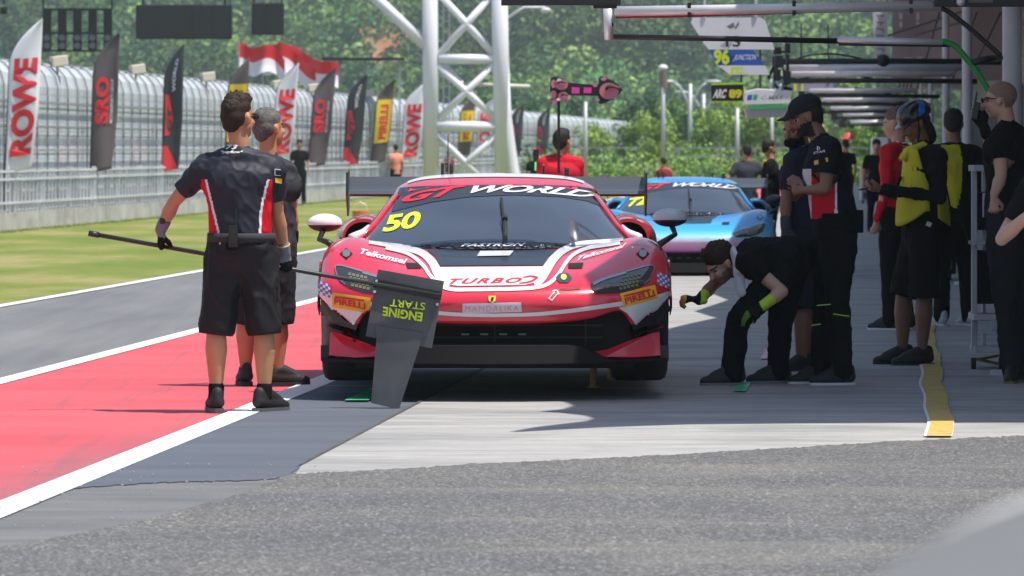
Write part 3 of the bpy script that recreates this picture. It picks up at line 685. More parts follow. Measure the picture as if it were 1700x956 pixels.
# multicolour wrap for the second car: colour follows height and length of the body, as printed
g = NT('sunset wrap', .3, .5); tc = g.t.nodes.new('ShaderNodeTexCoord'); sx = g.t.nodes.new('ShaderNodeSeparateXYZ'); g.link(tc.outputs['Object'], sx.inputs[0])
c = g.ramp(sx.outputs[2], [(.38, (.40, .08, .42)), (.43, (.70, .22, .46)), (.475, (.72, .45, .62)), (.54, (.28, .62, .82)), (.62, (.03, .46, .80)), (.75, (.012, .29, .74)), (.95, (.012, .27, .68))])
c = g.mix(g.ramp(g.noise(2.5, 3, tc.outputs['Object']), [(.56, 0), (.66, .7)]), c, (.03, .55, .72)); g.base(c); g.b.inputs['Coat Weight'].default_value = .8
wrap = g.m
red_car, rb, DD = car('bright red race car with white stripes and yellow number 50, raised on jacks', redp, '50', True, (CARX, CARY, 0), 0, LIFT)
blue_car, _, _ = car('blue and pink race car number 72 waiting further back behind the red race car', wrap, '72', False, (1.96, 59.6, 0), R(-2.4), .0)
mb = MB()
for x, y in ((.59, 1.5), (.72, 2.7), (-.59, 1.5), (-.72, 2.7)):
    mb = MB(); mb.tube([(x, y, .0245), (x, y, .30)], .021, 14); mb.tube([(x, y, .0242), (x, y, .034)], .035, 14); o = mb.build('air_jack', mat('brass jack leg', (.30, .22, .10), .4, .5), red_car, smooth=False); shade_auto(o)
# ------------------------------------------------------------------ far setting: hills, woods, trees
def hz(X, Y):
    t = max(0, (Y-640)); h = .155*t if t < 500 else 77+.05*(t-500)
    h *= 1+.18*math.sin(X*.011+1)+.1*math.sin(X*.03+Y*.01)
    return min(h, 140)
mb = MB(); A = np.array([[(X, Y, hz(X, Y)+1.2*math.sin(X*.09)*math.sin(Y*.07)*(Y > 660)) for Y in np.arange(630, 2400, 22)] for X in np.arange(-900, 901, 22)]); grid_add(mb, A, flip=False)
g = NT('hill soil', .95, .1); a = g.noise(.05, 6); c = g.ramp(a, [(.4, (.045, .075, .025)), (.6, (.075, .10, .04))]); g.base(c)
o = mb.build('hill', g.m, smooth=True); tag(o, kind='structure')
if o.data.polygons[0].normal.z < 0: o.data.flip_normals()
# leaf clump quads spread through crowns; every crown carries its own green
def leaf_mat(name):
    m = bpy.data.materials.new(name); m.use_nodes = True; t = m.node_tree; b = t.nodes['Principled BSDF']; b.inputs['Roughness'].default_value = .6
    b.inputs['Specular IOR Level'].default_value = .25
    at_ = t.nodes.new('ShaderNodeAttribute'); at_.attribute_name = 'tone'; t.links.new(at_.outputs['Color'], b.inputs['Base Color'])
    return m
LEAF = leaf_mat('leaves')
def crowns(specs, n_leaf, size, seed=1):
    """specs: list of (x, y, z, rx, ry, rz, colour). Returns one mesh of leaf clumps"""
    gg = np.random.default_rng(seed); V = []; C = []
    for (x, y, z, rx, ry, rz, col) in specs:
        k = gg.integers(5, 9); cen = gg.normal(size=(k, 3))*.42; cr = gg.uniform(.38, .62, k)
        idx = gg.integers(0, k, n_leaf); d = gg.normal(size=(n_leaf, 3)); d /= np.linalg.norm(d, axis=1)[:, None]
        r = cr[idx]*gg.uniform(.72, 1.05, n_leaf); P = cen[idx]+d*r[:, None]; P *= np.array([rx, ry, rz]); P += np.array([x, y, z])
        nrm = d*.7+gg.normal(size=(n_leaf, 3))*.55+np.array([0, 0, .35]); nrm /= np.linalg.norm(nrm, axis=1)[:, None]
        a = np.cross(nrm, gg.normal(size=(n_leaf, 3))); a /= np.linalg.norm(a, axis=1)[:, None]; b = np.cross(nrm, a)
        sz = size*gg.uniform(.55, 1.3, n_leaf)[:, None]*(rx/2.5)**.5; a *= sz; b *= sz*gg.uniform(.5, .9, n_leaf)[:, None]
        V.append(np.stack([P-a-b*.3, P-b, P+a+b*.2, P+b], 1).reshape(-1, 3))
        tv = gg.uniform(.7, 1.35, n_leaf)*(.8+.4*gg.uniform(0, 1, k)[idx]); C.append(np.repeat(np.array(col)[None, :]*tv[:, None], 4, 0))
    V = np.concatenate(V); C = np.concatenate(C); n = len(V)//4
    me = bpy.data.meshes.new('crown'); me.vertices.add(len(V)); me.vertices.foreach_set('co', V.astype(np.float32).ravel())
    me.loops.add(n*4); me.loops.foreach_set('vertex_index', np.arange(n*4, dtype=np.int32)); me.polygons.add(n)
    me.polygons.foreach_set('loop_start', np.arange(0, n*4, 4, dtype=np.int32)); me.update(calc_edges=True)
    at_ = me.color_attributes.new('tone', 'FLOAT_COLOR', 'POINT'); at_.data.foreach_set('color', np.concatenate([C, np.ones((len(C), 1))], 1).astype(np.float32).ravel())
    me.validate(); return me
greens = [(.050, .135, .028), (.085, .185, .034), (.038, .100, .030), (.125, .215, .036), (.07, .15, .045), (.17, .25, .050)]
sp = []; gg = random.Random(3)
YC = next(Y for Y in np.arange(660, 900, 1.0) if hz((640-850)/F*Y, Y)+2.5 > CAMH+(HOR-78)/F*Y); XC = (640-850)/F*YC
for i in range(2100):
    Y = 645+170*gg.random(); X = gg.uniform(-.115*Y, .125*Y)
    # a bare orange cutting low on the slope stays clear
    q = at(640, 85, Y); 
    if YC-24 < Y < YC+9 and abs(X-XC+.04*(Y-YC)) < 2.2+1.2*math.sin(Y*.4): continue
    r = gg.uniform(1.6, 3.7)*(1.35 if gg.random() < .08 else 1); c = gg.choice(greens); k = gg.uniform(.55, 1.25)*(1+.5*math.sin(X*.07+1)*math.sin(Y*.06+X*.02)+.2*math.sin(X*.21))
    sp.append((X, Y, hz(X, Y)+r*.9, r, r, r*gg.uniform(.8, 1.25), tuple(v*k for v in c)))
fo = link_mesh('hillside_forest', crowns(sp, 330, .34, 5), None, LEAF, False)
tag(fo, 'dense green forest covering the hillside behind the circuit', 'forest', kind='stuff')
g = NT('orange soil', .95, .1); g.base(g.ramp(g.noise(.3, 6), [(.3, (.28, .12, .05)), (.7, (.42, .22, .12))]))
mb = MB(); A = np.array([[(X, Y, hz(X, Y)+.3+3.6*min(1, max(0, (Y-YC+6)/9))+.5*math.sin(X*1.7+Y)) for Y in np.linspace(YC-24, YC+10, 14)] for X in np.linspace(XC-3.6, XC+3.6, 9)]); grid_add(mb, A)
tag(mb.build('soil_cutting', g.m, smooth=True), kind='structure')

bark = mat('bark', (.12, .09, .065), .9, bump=.4, bscale=12)
def tree(X, Y, h, r, label, col, seed, n=900, size=.14, group='trees standing at the far end of the pit lane', zb=.3):
    rt = empty('tree', (X, Y, 0), label, 'tree', group); gr_ = random.Random(seed)
    mb = MB(); mb.tube([(0, 0, -.05), (.05, 0, h*.35), (-.04, .03, h*.7)], [.11*h/5, .08*h/5, .03*h/5], 8)
    for k in range(5):
        a = gr_.uniform(0, 6.28); mb.tube([(0, 0, h*(.28+.07*k)), (math.cos(a)*r*.6, math.sin(a)*r*.6, h*(.5+.08*k))], [.04*h/5, .012*h/5], 6)
    mb.build('trunk', bark, rt)
    sp = []
    for k in range(5): a = gr_.uniform(0, 6.28); d = gr_.uniform(.1, .55)*r; q = r*gr_.uniform(.5, .75); sp.append((math.cos(a)*d, math.sin(a)*d, h*(zb+.12)+(h*(.88-zb))*(k+.3)/5, q, q, q*.8, col))
    link_mesh('crown', crowns(sp, n//5, size, seed), rt, LEAF, False); return rt
TR = [(20, 172, 330, 'broad dark green tree behind the fence at the far left', 0), (255, 175, 330, 'rounded green tree behind the second and third feather flags', 1),
      (520, 150, 300, 'bright green tree behind the red and white flags', 5), (610, 190, 280, 'low green tree by the roofed timing stand', 3), (345, 160, 320, 'green tree between the black feather flag and the brown one', 1),
      (700, 178, 300, 'light green tree behind the left leg of the white gantry', 5), (780, 165, 320, 'tall mid green tree seen through the white lattice', 1),
      (870, 175, 310, 'dark green tree just right of the white gantry', 0), (905, 196, 270, 'pale shrub-like tree left of the man with the arrow board', 5),
      (995, 210, 250, 'yellow green bush beside the plain grey pole', 5), (1036, 200, 240, 'bright lime bush right of the grey pole', 3), (1062, 165, 330, 'tall dark tree left of the round-topped lamp post', 2),
      (1085, 196, 230, 'lime green bush right at the foot of the round-topped lamp post', 5), (1125, 172, 300, 'mid green tree in front of the double-armed lamps', 1), (1165, 188, 260, 'olive bush between the curved lamp posts', 3),
      (1205, 165, 290, 'bushy green tree under the black and yellow board', 5), (1240, 190, 240, 'olive green bush under the white cabinet board', 3), (1275, 160, 300, 'dense green tree behind the bearded man in the cap', 1),
      (1330, 170, 280, 'pale green tree seen below the overhead booms', 5), (1400, 150, 330, 'bright green tree beyond the row of booms', 5), (1440, 205, 240, 'light green bush beside the far garages', 3), (950, 178, 320, 'dark tree behind the arrow board', 2)]
for i, (px, py, Y, lab, ci) in enumerate(TR):
    p = at(px, py, Y); h = max(p.z, 1.6); k = 1.35 if ci == 5 else 1.0
    tree(p.x, Y, h, h*.42, lab, tuple(v*k*(1.0 if Y > 290 else 1.25) for v in greens[ci]), 20+i, n=2600, size=.08*Y/300*2.0)
sp = []
for i in range(330):
    Y = gg.uniform(205, 330); X = at(gg.uniform(880, 1500), 240, Y).x; r = gg.uniform(.5, 1.15); c = gg.choice([greens[3], greens[5], greens[5], greens[1]])
    sp.append((X, Y, r*.5, r, r, r*.7, tuple(v*1.35 for v in c)))
for i in range(260):
    Y = gg.uniform(210, 420); X = at(gg.uniform(-60, 900), 240, Y).x; r = gg.uniform(.7, 1.6); c = gg.choice(greens)
    sp.append((X, Y, r*.6, r, r, r*.9, c))
tag(link_mesh('scrub', crowns(sp, 280, .15, 9), None, LEAF, False), 'low light green scrub at the foot of the hill', 'scrub', kind='stuff')

# ------------------------------------------------------------------ pit wall with catch fence
FU = -16.0
steel = mat('galvanised steel', (.42, .45, .49), .5, .5, var=.15, vscale=3); wpaint = mat('white painted steel', (.62, .64, .68), .5, var=.2, vscale=.6)
FY0, FY1 = 84, 330
g = NT('wall concrete', .85, .3); c = g.ramp(g.noise(1.5, 6), [(.3, (.38, .37, .36)), (.7, (.55, .54, .53))]); c = g.mix(g.ramp(g.noise(.9, 5, g.vec((1, 1, 5))), [(.5, 0), (.8, .5)]), c, (.22, .22, .21)); g.base(c)
def lanebox(mb, u, Y0, Y1, z0, z1, w_, mi=0):
    a, b = lane(u-w_/2, Y0), lane(u+w_/2, Y0); c_, d = lane(u+w_/2, Y1), lane(u-w_/2, Y1)
    return mb.add([(p.x, p.y, z0) for p in (a, b, c_, d)]+[(p.x, p.y, z1) for p in (a, b, c_, d)], [(3, 2, 1, 0), (4, 5, 6, 7), (0, 1, 5, 4), (1, 2, 6, 5), (2, 3, 7, 6), (3, 0, 4, 7)], mi)
fr = empty('pit_wall_fence', lane(FU, FY0), 'long pale concrete pit wall topped by white railings and a curved steel catch fence', 'fence')
Lp = lambda u, Y, z: lane(u, Y, z)-lane(FU, FY0)
def fb(fn, name, m, parent=fr, **k):
    mb = MB(); fn(mb); o = mb.build(name, m, parent, **k); o.location = -Vector(lane(FU, FY0)); return o
def _w(mb):
    Y = FY0
    while Y < FY1: lanebox(mb, FU, Y, Y+3.97, 0, .33, .5); lanebox(mb, FU, Y, Y+3.97, .332, .36, .42); Y += 4
fb(_w, 'concrete_base', g.m)
def _rail(mb):
    Y = FY0
    while Y < FY1:
        if Y < 200 or int(Y/ .45) % 2 == 0: mb.bar(lane(FU+.24, Y, .30), lane(FU+.24, Y, 1.07), .030)
        Y += .42 if Y < 150 else .6
    for z in (.50, .92, 1.06): mb.bar(lane(FU+.25, FY0, z), lane(FU+.25, FY1, z), .04)
    Y = FY0
    while Y < FY1: mb.bar(lane(FU+.22, Y, .3), lane(FU+.22, Y, 1.12), .09, .06); Y += 3.1
fb(_rail, 'white_railing', wpaint)
Yp = FY0
while Yp < FY1:
    def _bars(mb, Y=Yp): mb.tube([lane(FU, Y, .5), lane(FU, Y, 2.62), lane(FU-.06, Y, 2.85), lane(FU-.20, Y, 3.02), lane(FU-.34, Y, 3.09)], .021, 6)
    fb(_bars, 'fence_post', mat('fence post steel', (.30, .32, .35), .6, var=.2, vscale=3)); Yp += 1.2 if Yp < 160 else (3 if Yp < 220 else 4.5)
def _hor(mb):
    for z, u in ((1.88, 0), (2.33, 0), (3.09, -.34), (1.43, 0)): mb.bar(lane(FU+u+.05, FY0, z), lane(FU+u+.05, FY1, z), .03)
    Y = FY0
    for k in range(0, 12): z = .6+k*.17; mb.bar(lane(FU+.045, FY0, z), lane(FU+.045, FY1, z), .012)
fb(_hor, 'fence_wire', mat('fence wire', (.33, .35, .38), .5, .3))
# debris mesh: woven wire modelled as a partly open sheet
m = bpy.data.materials.new('woven mesh'); m.use_nodes = True; t = m.node_tree; b = t.nodes['Principled BSDF']; b.inputs['Base Color'].default_value = (.60, .65, .70, 1); b.inputs['Roughness'].default_value = .6
tc = t.nodes.new('ShaderNodeNewGeometry'); n1 = t.nodes.new('ShaderNodeTexNoise'); mp = t.nodes.new('ShaderNodeMapping'); mp.inputs['Scale'].default_value = (1, 1.6, .25)
t.links.new(tc.outputs['Position'], mp.inputs[0]); t.links.new(mp.outputs[0], n1.inputs['Vector']); n1.inputs['Scale'].default_value = 1.5; n1.inputs['Detail'].default_value = 5
r_ = t.nodes.new('ShaderNodeMapRange'); r_.inputs[1].default_value = .3; r_.inputs[2].default_value = .7; r_.inputs[3].default_value = .6; r_.inputs[4].default_value = .98
t.links.new(n1.outputs['Fac'], r_.inputs[0]); t.links.new(r_.outputs[0], b.inputs['Alpha']); MESHM = m
def _mesh(mb):
    prof = [(0, .98), (0, 2.62), (-.06, 2.85), (-.20, 3.02), (-.34, 3.09)]; A = []
    for Y in np.arange(FY0, FY1+1, 6): A.append([tuple(lane(FU-.05+u, Y, z)) for u, z in prof])
    grid_add(mb, np.array(A))
fb(_mesh, 'debris_mesh', MESHM)
# cream loudspeaker boxes on poles above the fence
cream = mat('cream box', (.66, .60, .48), .6)
LAB = ['cream loudspeaker box on the fence between the first two feather flags', 'cream loudspeaker box on the fence right of the second feather flag', 'cream loudspeaker box on the fence right of the third feather flag', 'small cream loudspeaker box behind the two men on the left', 'farther cream loudspeaker box near the second white feather flag', 'cream loudspeaker box beside the small grey timing stand']
for i, px in enumerate((98, 228, 345, 462, 520, 612)):
    Y = F*(-FU+.1)/(1494-px); p = lane(FU-.1, Y, 3.02)
    r = empty('loudspeaker', p, LAB[i], 'loudspeaker', 'loudspeakers along the pit fence')
    mb = MB(); mb.box((0, 0, .12), (.30, .3, .2), rz=.3, ry=-.12); mb.build('speaker_box', cream, r, bevel=.02)
    mb = MB(); mb.tube([(-.03, 0, -.5), (-.03, 0, .03)], .025, 8); mb.box((.02, -.06, .03), (.16, .05, .05)); mb.build('bracket', steel, r)

# ------------------------------------------------------------------ far barrier and stand beyond the main straight
st_ = empty('far_barrier', lane(-30, 120), 'long pale grey barrier with posts beyond the main straight, seen through the fence', 'barrier')
mb = MB(); o0 = Vector(lane(-30, 120))
A = []
for Y in np.arange(90, 460, 8): A.append([tuple(lane(-30, Y, z)-o0) for z in (0, 1.2, 2.4)])
mb2 = MB(); grid_add(mb2, np.array(A)); mb2.build('panel', mat('pale barrier', (.50, .53, .57), .7, var=.3, vscale=.4), st_)
mb = MB()
for k, Y in enumerate(np.arange(90, 460, 4)):
    mb.bar(lane(-29.9, Y, 0)-o0, lane(-29.9, Y, 3.2)-o0, .09)
for z in (.5, 2.4, 3.2): mb.bar(lane(-29.9, 90, z)-o0, lane(-29.9, 460, z)-o0, .07)
mb.build('post_and_rail', steel, st_)
mb = MB()
for k, Y in enumerate(np.arange(96, 400, 9)):
    p = lane(-29.8, Y, .95)-o0; q = lane(-29.8, Y+4.5, .95)-o0; mb.add([p, q, q+Vector((0, 0, .7)), p+Vector((0, 0, .7))], [(0, 1, 2, 3)])
mb.build('pink_board', mat('pink advertising', (.75, .42, .45), .6), st_)
main_st = NT('straight asphalt', .85); main_st.base(main_st.ramp(main_st.noise(.8, 5), [(.3, .09), (.7, .14)]))
sheet('main_straight', [lane(-29.5, 40), lane(-16.4, 40), lane(-16.4, 460), lane(-29.5, 460)], main_st.m, -.004)
end = MB(); 
eb = empty('end_barrier', (9, 232, 0), 'low white and grey barrier crossing the far end of the pit road', 'barrier')
for k in range(26): end.box((-20+k*1.9, (k % 3)*.3, .4), (1.84, .35, .8))
end.build('block', mat('whitewashed blocks', (.52, .53, .52), .8, var=.25, vscale=.5), eb)
mb = MB()
for k in range(30): mb.bar((-22+k*1.7, .5, 0), (-22+k*1.7, .5, 1.5), .05)
mb.bar((-22, .5, 1.5), (28, .5, 1.5), .05); mb.bar((-22, .5, 1.1), (28, .5, 1.1), .04); mb.build('railing', steel, eb)

# ------------------------------------------------------------------ feather flags
def flag(px, top, bot, wpx, kind, label, lean=.0):
    Y = F*15.58/(1494-px); s = F/Y; p = lane(-15.58, Y); H = CAMH+(HOR-top)/s; zb = CAMH+(HOR-bot)/s
    r = empty('feather_flag', (p.x, p.y, 0), label, 'flag', 'feather flags along the pit wall')
    W_ = wpx/s; L = H-zb
    def S(t, c):                                                 # t up the flag, c across (0 pole side)
        q1 = 0 if t < .70 else ((t-.70)/.30)**1.9; wd = W_*(1.001-q1)*(.84+.16*min(1, t/.4))
        q_ = 0 if t < .70 else ((t-.70)/.30)**1.9; x0 = -W_/2+lean*(t-.5)*L+W_*q_
        wv = .035*math.sin(t*7+px)*c+.03*math.sin(c*5+t*3+px*.3)
        dz = -.07*L*c*(1-t)*(.5+.5*math.sin(px))*0+(.03*L*c*(1-t))
        return Vector((x0+wd*c, wv-.05, zb+t*L+dz))
    A = np.array([[tuple(S(t, c)) for t in np.linspace(0, 1, 40)] for c in np.linspace(0, 1, 9)]); mb = MB(); grid_add(mb, A)
    cols = {'rowe': (.78, .79, .84), 'sro': (.125, .098, .108), 'gt': (.035, .037, .045), 'pir': (.12, .095, .095)}
    fm = mat('flag '+kind, cols[kind], .7); cl = mb.build('cloth', fm, r, smooth=True)
    sm = cl.modifiers.new('s', 'SOLIDIFY'); sm.thickness = .004
    mb = MB(); pole = [S(t, -.01)+Vector((0, .01, 0)) for t in np.linspace(0, 1, 18)]; mb.tube([(pole[0].x, -.04, 0)]+pole, [.018]+[.016-.009*k/17 for k in range(18)], 8); mb.build('pole', M_BLK, r, smooth=True)
    red = mat('flag red', (.72, .03, .045), .6); yel = mat('flag yellow', (.88, .62, .02), .6); wh = mat('flag white', (.78, .78, .8), .6)
    def area(t0, t1, c0, c1, m_, name, tri=None):
        B = np.array([[tuple(S(t0+(t1-t0)*i/10, (c0+(c1-c0)*j/4)*(1 if not tri else tri(i/10)))+Vector((0, -.012, 0))) for i in range(11)] for j in range(5)]); q = MB(); grid_add(q, B); return q.build(name, m_, cl)
    def wr(st, t0, t1, c0, c1, m_, name, **k):                   # reading up the flag
        v, f, w_ = text_mesh(st, **k); q = MB(); q.add([S(t0+(t1-t0)*a[0]/w_, c1+(c0-c1)*a[1])+Vector((0, -.02, 0)) for a in v], f); q.build(name, m_, cl)
    if kind == 'rowe': wr('ROWE', .10, .74, .14, .86, red, 'flag_lettering', bold=.05)
    if kind == 'sro':
        wr('SRO', .34, .68, .12, .62, red, 'flag_lettering', bold=.05); wr('MOTORSPORTS GROUP', .34, .66, .70, .82, wh, 'flag_small_lettering', bold=.01)
    if kind == 'gt':
        area(0, .2, 0, .95, red, 'red_corner', lambda u: 1-u*.75); area(.28, .60, .12, .5, red, 'red_panel', lambda u: 1-abs(u-.4)*.8); wr('GT', .31, .52, .2, .42, fm, 'flag_lettering', bold=.05, shear=.3); wr('WORLD', .62, .88, .42, .60, wh, 'flag_small_lettering', bold=.02)
    if kind == 'pir':
        area(.24, .76, .06, .94, yel, 'yellow_panel'); wr('PIRELLI', .28, .70, .3, .75, red, 'flag_lettering', bold=.04)
    return r
flag(40, 30, 288, 52, 'rowe', 'tall white feather flag reading ROWE in red, leftmost of all', .04)
flag(175, 53, 287, 42, 'sro', 'large brown feather flag reading SRO in red, near the left', .03)
flag(288, 72, 286, 32, 'gt', 'black feather flag with red panels, left of the man holding the pole', .02)
flag(394, 96, 280, 34, 'pir', 'brown and yellow feather flag directly behind the head of the man holding the pole', .04)
flag(474, 104, 275, 34, 'rowe', 'white feather flag reading ROWE just right of the grey-haired man', .07)
flag(535, 112, 278, 34, 'sro', 'brown feather flag reading SRO left of the roofed timing stand', .08)
flag(590, 122, 276, 30, 'gt', 'black and red feather flag above the left end of the rear wing', .07)
flag(636, 132, 272, 28, 'pir', 'brown feather flag with a yellow PIRELLI panel left of the white gantry', .08)
flag(686, 137, 276, 32, 'rowe', 'white feather flag reading ROWE directly left of the gantry leg', .06)
flag(775, 160, 260, 24, 'pir', 'yellow panelled feather flag seen through the gantry lattice', .06)
flag(806, 162, 258, 26, 'rowe', 'small white feather flag behind the right leg of the gantry', .06)
flag(858, 172, 258, 20, 'gt', 'small dark feather flag first to the right of the gantry', .05)
flag(902, 178, 258, 20, 'gt', 'small black and red feather flag beside the man in the red shirt', .05)
# red and white national flags
for i, (px, y0, y1, Y, lab) in enumerate(((396, 70, 200, 170, 'red and white national flag, left one of the three together'), (436, 75, 200, 172, 'red and white national flag, middle one of the three together'), (466, 78, 200, 174, 'red and white national flag, right one of the three together'))):
    p = at(px, y0, Y); H = p.z; r = empty('national_flag', (p.x, Y, 0), lab, 'flag', 'red and white national flags')
    mb = MB(); mb.tube([(0, 0, 0), (0, 0, H+.1)], .03, 8); mb.build('pole', steel, r)
    def W2(c, t, i=i): return (c*(1.5+.25*i), .22*math.sin(c*9+i*2)+.06*math.sin(t*4), H-.98*(1-t)*(1-.18*c)-(.55+.1*i)*c*c-.17*math.sin(c*6.5+i*2.1)*min(1, c*3))
    for t0, t1, m_, nm in ((.5, 1, mat('national red', (.85, .03, .04), .6), 'red_band'), (0, .5, mat('national white', (.88, .88, .9), .6), 'white_band')):
        A = np.array([[W2(c, t) for t in np.linspace(t0, t1, 6)] for c in np.linspace(0, 1, 24)]); q = MB(); grid_add(q, A); q.build(nm, m_, r, smooth=True)

# timing stand: grey box on legs with a flat roof
p = at(585, 160, 165); r = empty('timing_stand', (p.x, 165, 0), 'small grey timing stand with a flat dark roof behind the fence', 'booth')
mb = MB(); mb.box((0, 0, 3.1-.4), (.9, .9, 1.2)); mb.build('cabin', mat('cabin grey', (.33, .35, .36), .6), r)
mb = MB(); mb.box((.35, 0, 4.28), (2.6, 1.6, .08)); mb.build('flat_roof', M_BLK, r)
mb = MB()
for x, y in ((-.4, -.4), (.4, -.4), (-.4, .4), (.4, .4), (1.5, -.5)): mb.bar((x, y, 0), (x, y, 4.25), .06)
mb.build('frame', steel, r)

# ------------------------------------------------------------------ white lattice gantry with start lights and boards
GY = 158.0; s = F/GY; gx = lambda px: (px-850)/F*GY; gz = lambda py: CAMH+(HOR-py)/F*GY
gw_ = mat('white tube paint', (.80, .80, .85), .4, coat=.1)
gr0 = empty('start_gantry', (gx(772), GY, 0), 'white tubular lattice gantry tower whose beam crosses high over the track', 'gantry')
ox = gx(772); T = lambda px, py, dy=0: Vector((gx(px)-ox, dy, gz(py)))
Z0 = 0; ZT = gz(-45)
def col(px0, px1, dy, rr, name='leg'):
    mb = MB(); a = T(px0, 0, dy); b = T(px1, 0, dy); a.z = ZT+1.9; b.z = 0; mb.tube([a, b], rr, 20); mb.build(name, gw_, gr0, smooth=True)
LL, RR_ = 715, 834
col(713, 716, 0, .235); col(826, 836, 0, .25); col(713, 716, 2.3, .2); col(826, 836, 2.3, .2)
mb = MB(); mb.tube([T(836, 95), T(838, 190), T(850, 285), T(862, 330), Vector((T(890, 0).x, 0, 0))], [.16, .2, .22, .22, .22], 18); mb.build('splayed_leg', gw_, gr0, smooth=True)
for (x0, y0, x1, y1, rr) in ((728, 98, 822, 98, .15), (722, 210, 826, 210, .16), (720, 325, 830, 325, .16), (728, 92, 815, -6, .11), (733, -6, 822, 92, .11), (722, 204, 820, 106, .11), (726, 108, 826, 200, .11), (722, 218, 800, 300, .11), (828, 218, 745, 300, .11), (745, 300, 722, 322, .11), (800, 300, 828, 322, .11), (812, -6, 728, -100, .11), (735, -6, 822, -100, .11)):
    mb = MB(); mb.tube([T(x0, y0), T(x1, y1)], rr, 14); mb.build('brace', gw_, gr0, smooth=True)
for (x0, y0, x1, y1) in ((728, 98, 822, 98), (722, 210, 826, 210), (728, 98, 828, 205)):
    mb = MB(); mb.tube([T(x0, y0, 2.3), T(x1, y1, 2.3)], .09, 10); mb.build('rear_brace', gw_, gr0, smooth=True)
mb = MB(); mb.tube([T(706, 75), T(640, 12), T(560, -60)], .17, 16); mb.build('knee_brace', gw_, gr0, smooth=True)
mb = MB()
for dx in (735, 745): mb.bar(T(dx, -40, 1.6)*1, Vector((T(dx, 0).x, 1.6, 0)), .04)
for k in range(22): z = .4+k*.33; a = T(735, 0, 1.6); b = T(745, 0, 1.6); a.z = b.z = z; mb.bar(a, b, .025)
mb.build('ladder', wpaint, gr0)
xl = gx(-420)-ox
for dz, dy in ((0, 0), (1.7, 0), (0, 2.3), (1.7, 2.3)):
    mb = MB(); mb.tube([(xl, dy, ZT+dz), (gx(840)-ox, dy, ZT+dz)], .16, 14); mb.build('beam_chord', gw_, gr0, smooth=True)
k = 0; x = xl
while x < gx(830)-ox-1:
    mb = MB(); mb.tube([(x, 0, ZT+(1.7 if k % 2 else 0)), (x+1.8, 0, ZT+(0 if k % 2 else 1.7))], .07, 8); mb.build('beam_web', gw_, gr0, smooth=True); x += 1.8; k += 1
for xx in (xl+.2, xl+2.3):
    mb = MB(); mb.tube([(xx, 0, 0), (xx, 0, ZT+1.8)], .24, 14); mb.build('leg', gw_, gr0, smooth=True)
mb = MB(); mb.box((gx(760)-ox, 1.15, ZT+.45) , (2.8, 2.6, .06)); mb.build('platform', steel, gr0)
mb = MB(); a = T(842, 30); b = T(870, 12); mb.tube([a, b, T(905, 12)], .04, 8); mb.ell(T(906, 17), (.16, .1, .09)); mb.build('lamp_arm', wpaint, gr0, smooth=True)
mb = MB(); mb.tube([T(765, 139, .5), T(880, 143, .5)], .055, 8); mb.build('cross_arm', mat('cream tube', (.72, .70, .60), .5), gr0, smooth=True)
# boards hung under the beam
def hang(px0, px1, py0, py1, name, label, cat):
    r = empty(name, (gx((px0+px1)/2), GY-.1, gz(py1)), label, cat); w2 = (gx(px1)-gx(px0))/2; h = gz(py0)-gz(py1); return r, w2, h
r, w2, h = hang(72, 186, 14, 86, 'start_lights', 'black start light panel with columns of round lamps hanging at top left', 'traffic light')
mb = MB()
for k in range(5):
    x = -w2+.12+k*(2*w2-.24)/4; mb.box((x, 0, h*.5), (.26, .12, h*.98))
mb.box((0, .02, h-.03), (2*w2, .08, .07)); mb.box((0, .02, h*.43), (2*w2, .07, .06)); mb.box((0, .02, .03), (2*w2, .07, .05)); mb.build('lamp_housing', M_DARK, r)
for k in range(5):
    x = -w2+.12+k*(2*w2-.24)/4
    for z in (.14, .32): mb = MB(); mb.tube([(x, -.06, h*z), (x, -.09, h*z)], .10, 14); mb.build('lamp', mat('unlit lamp', (.11, .11, .13), .25), r)
mb = MB(); [mb.bar((x, .05, h), (x, .05, ZT-gz(86)+.1), .05) for x in (-w2, w2)]; mb.build('hanger', M_DARK, r)
for (a, b, c_, d, lab) in ((226, 386, 8, 65, 'wide black rectangular display board hanging from the gantry'), (418, 472, 5, 58, 'small square black display board hanging from the gantry')):
    r, w2, h = hang(a, b, c_, d, 'display_board', lab, 'display board'); mb = MB(); mb.box((0, 0, h/2), (2*w2, .18, h)); mb.build('screen', mat('dead screen', (.018, .02, .024), .4), r, bevel=.02)
    mb = MB(); mb.box((0, -.1, h/2), (2*w2-.12, .02, h-.12)); 
    for k in range(1, 5 if w2 > 1 else 2): mb.box((-w2+2*w2*k/(5 if w2 > 1 else 2), -.115, h/2), (.03, .02, h-.12))
    mb.build('screen_frame', M_BLK, r)
    mb = MB(); [mb.bar((x, .0, h), (x, .0, ZT-gz(d)+.1), .06) for x in (-w2*.85, w2*.85)]; mb.build('hanger', M_DARK, r)
r, w2, h = hang(2, 12, 8, 32, 'track_camera', 'small black camera hanging from the beam in the top left corner', 'camera'); mb = MB(); mb.box((0, 0, h*.6), (.2, .3, .22)); mb.tube([(0, -.3, h*.55), (0, -.1, h*.58)], .08, 12); mb.build('camera_body', M_DARK, r); mb = MB(); mb.bar((0, 0, h), (0, 0, ZT-gz(32)), .05); mb.build('hanger', M_DARK, r)

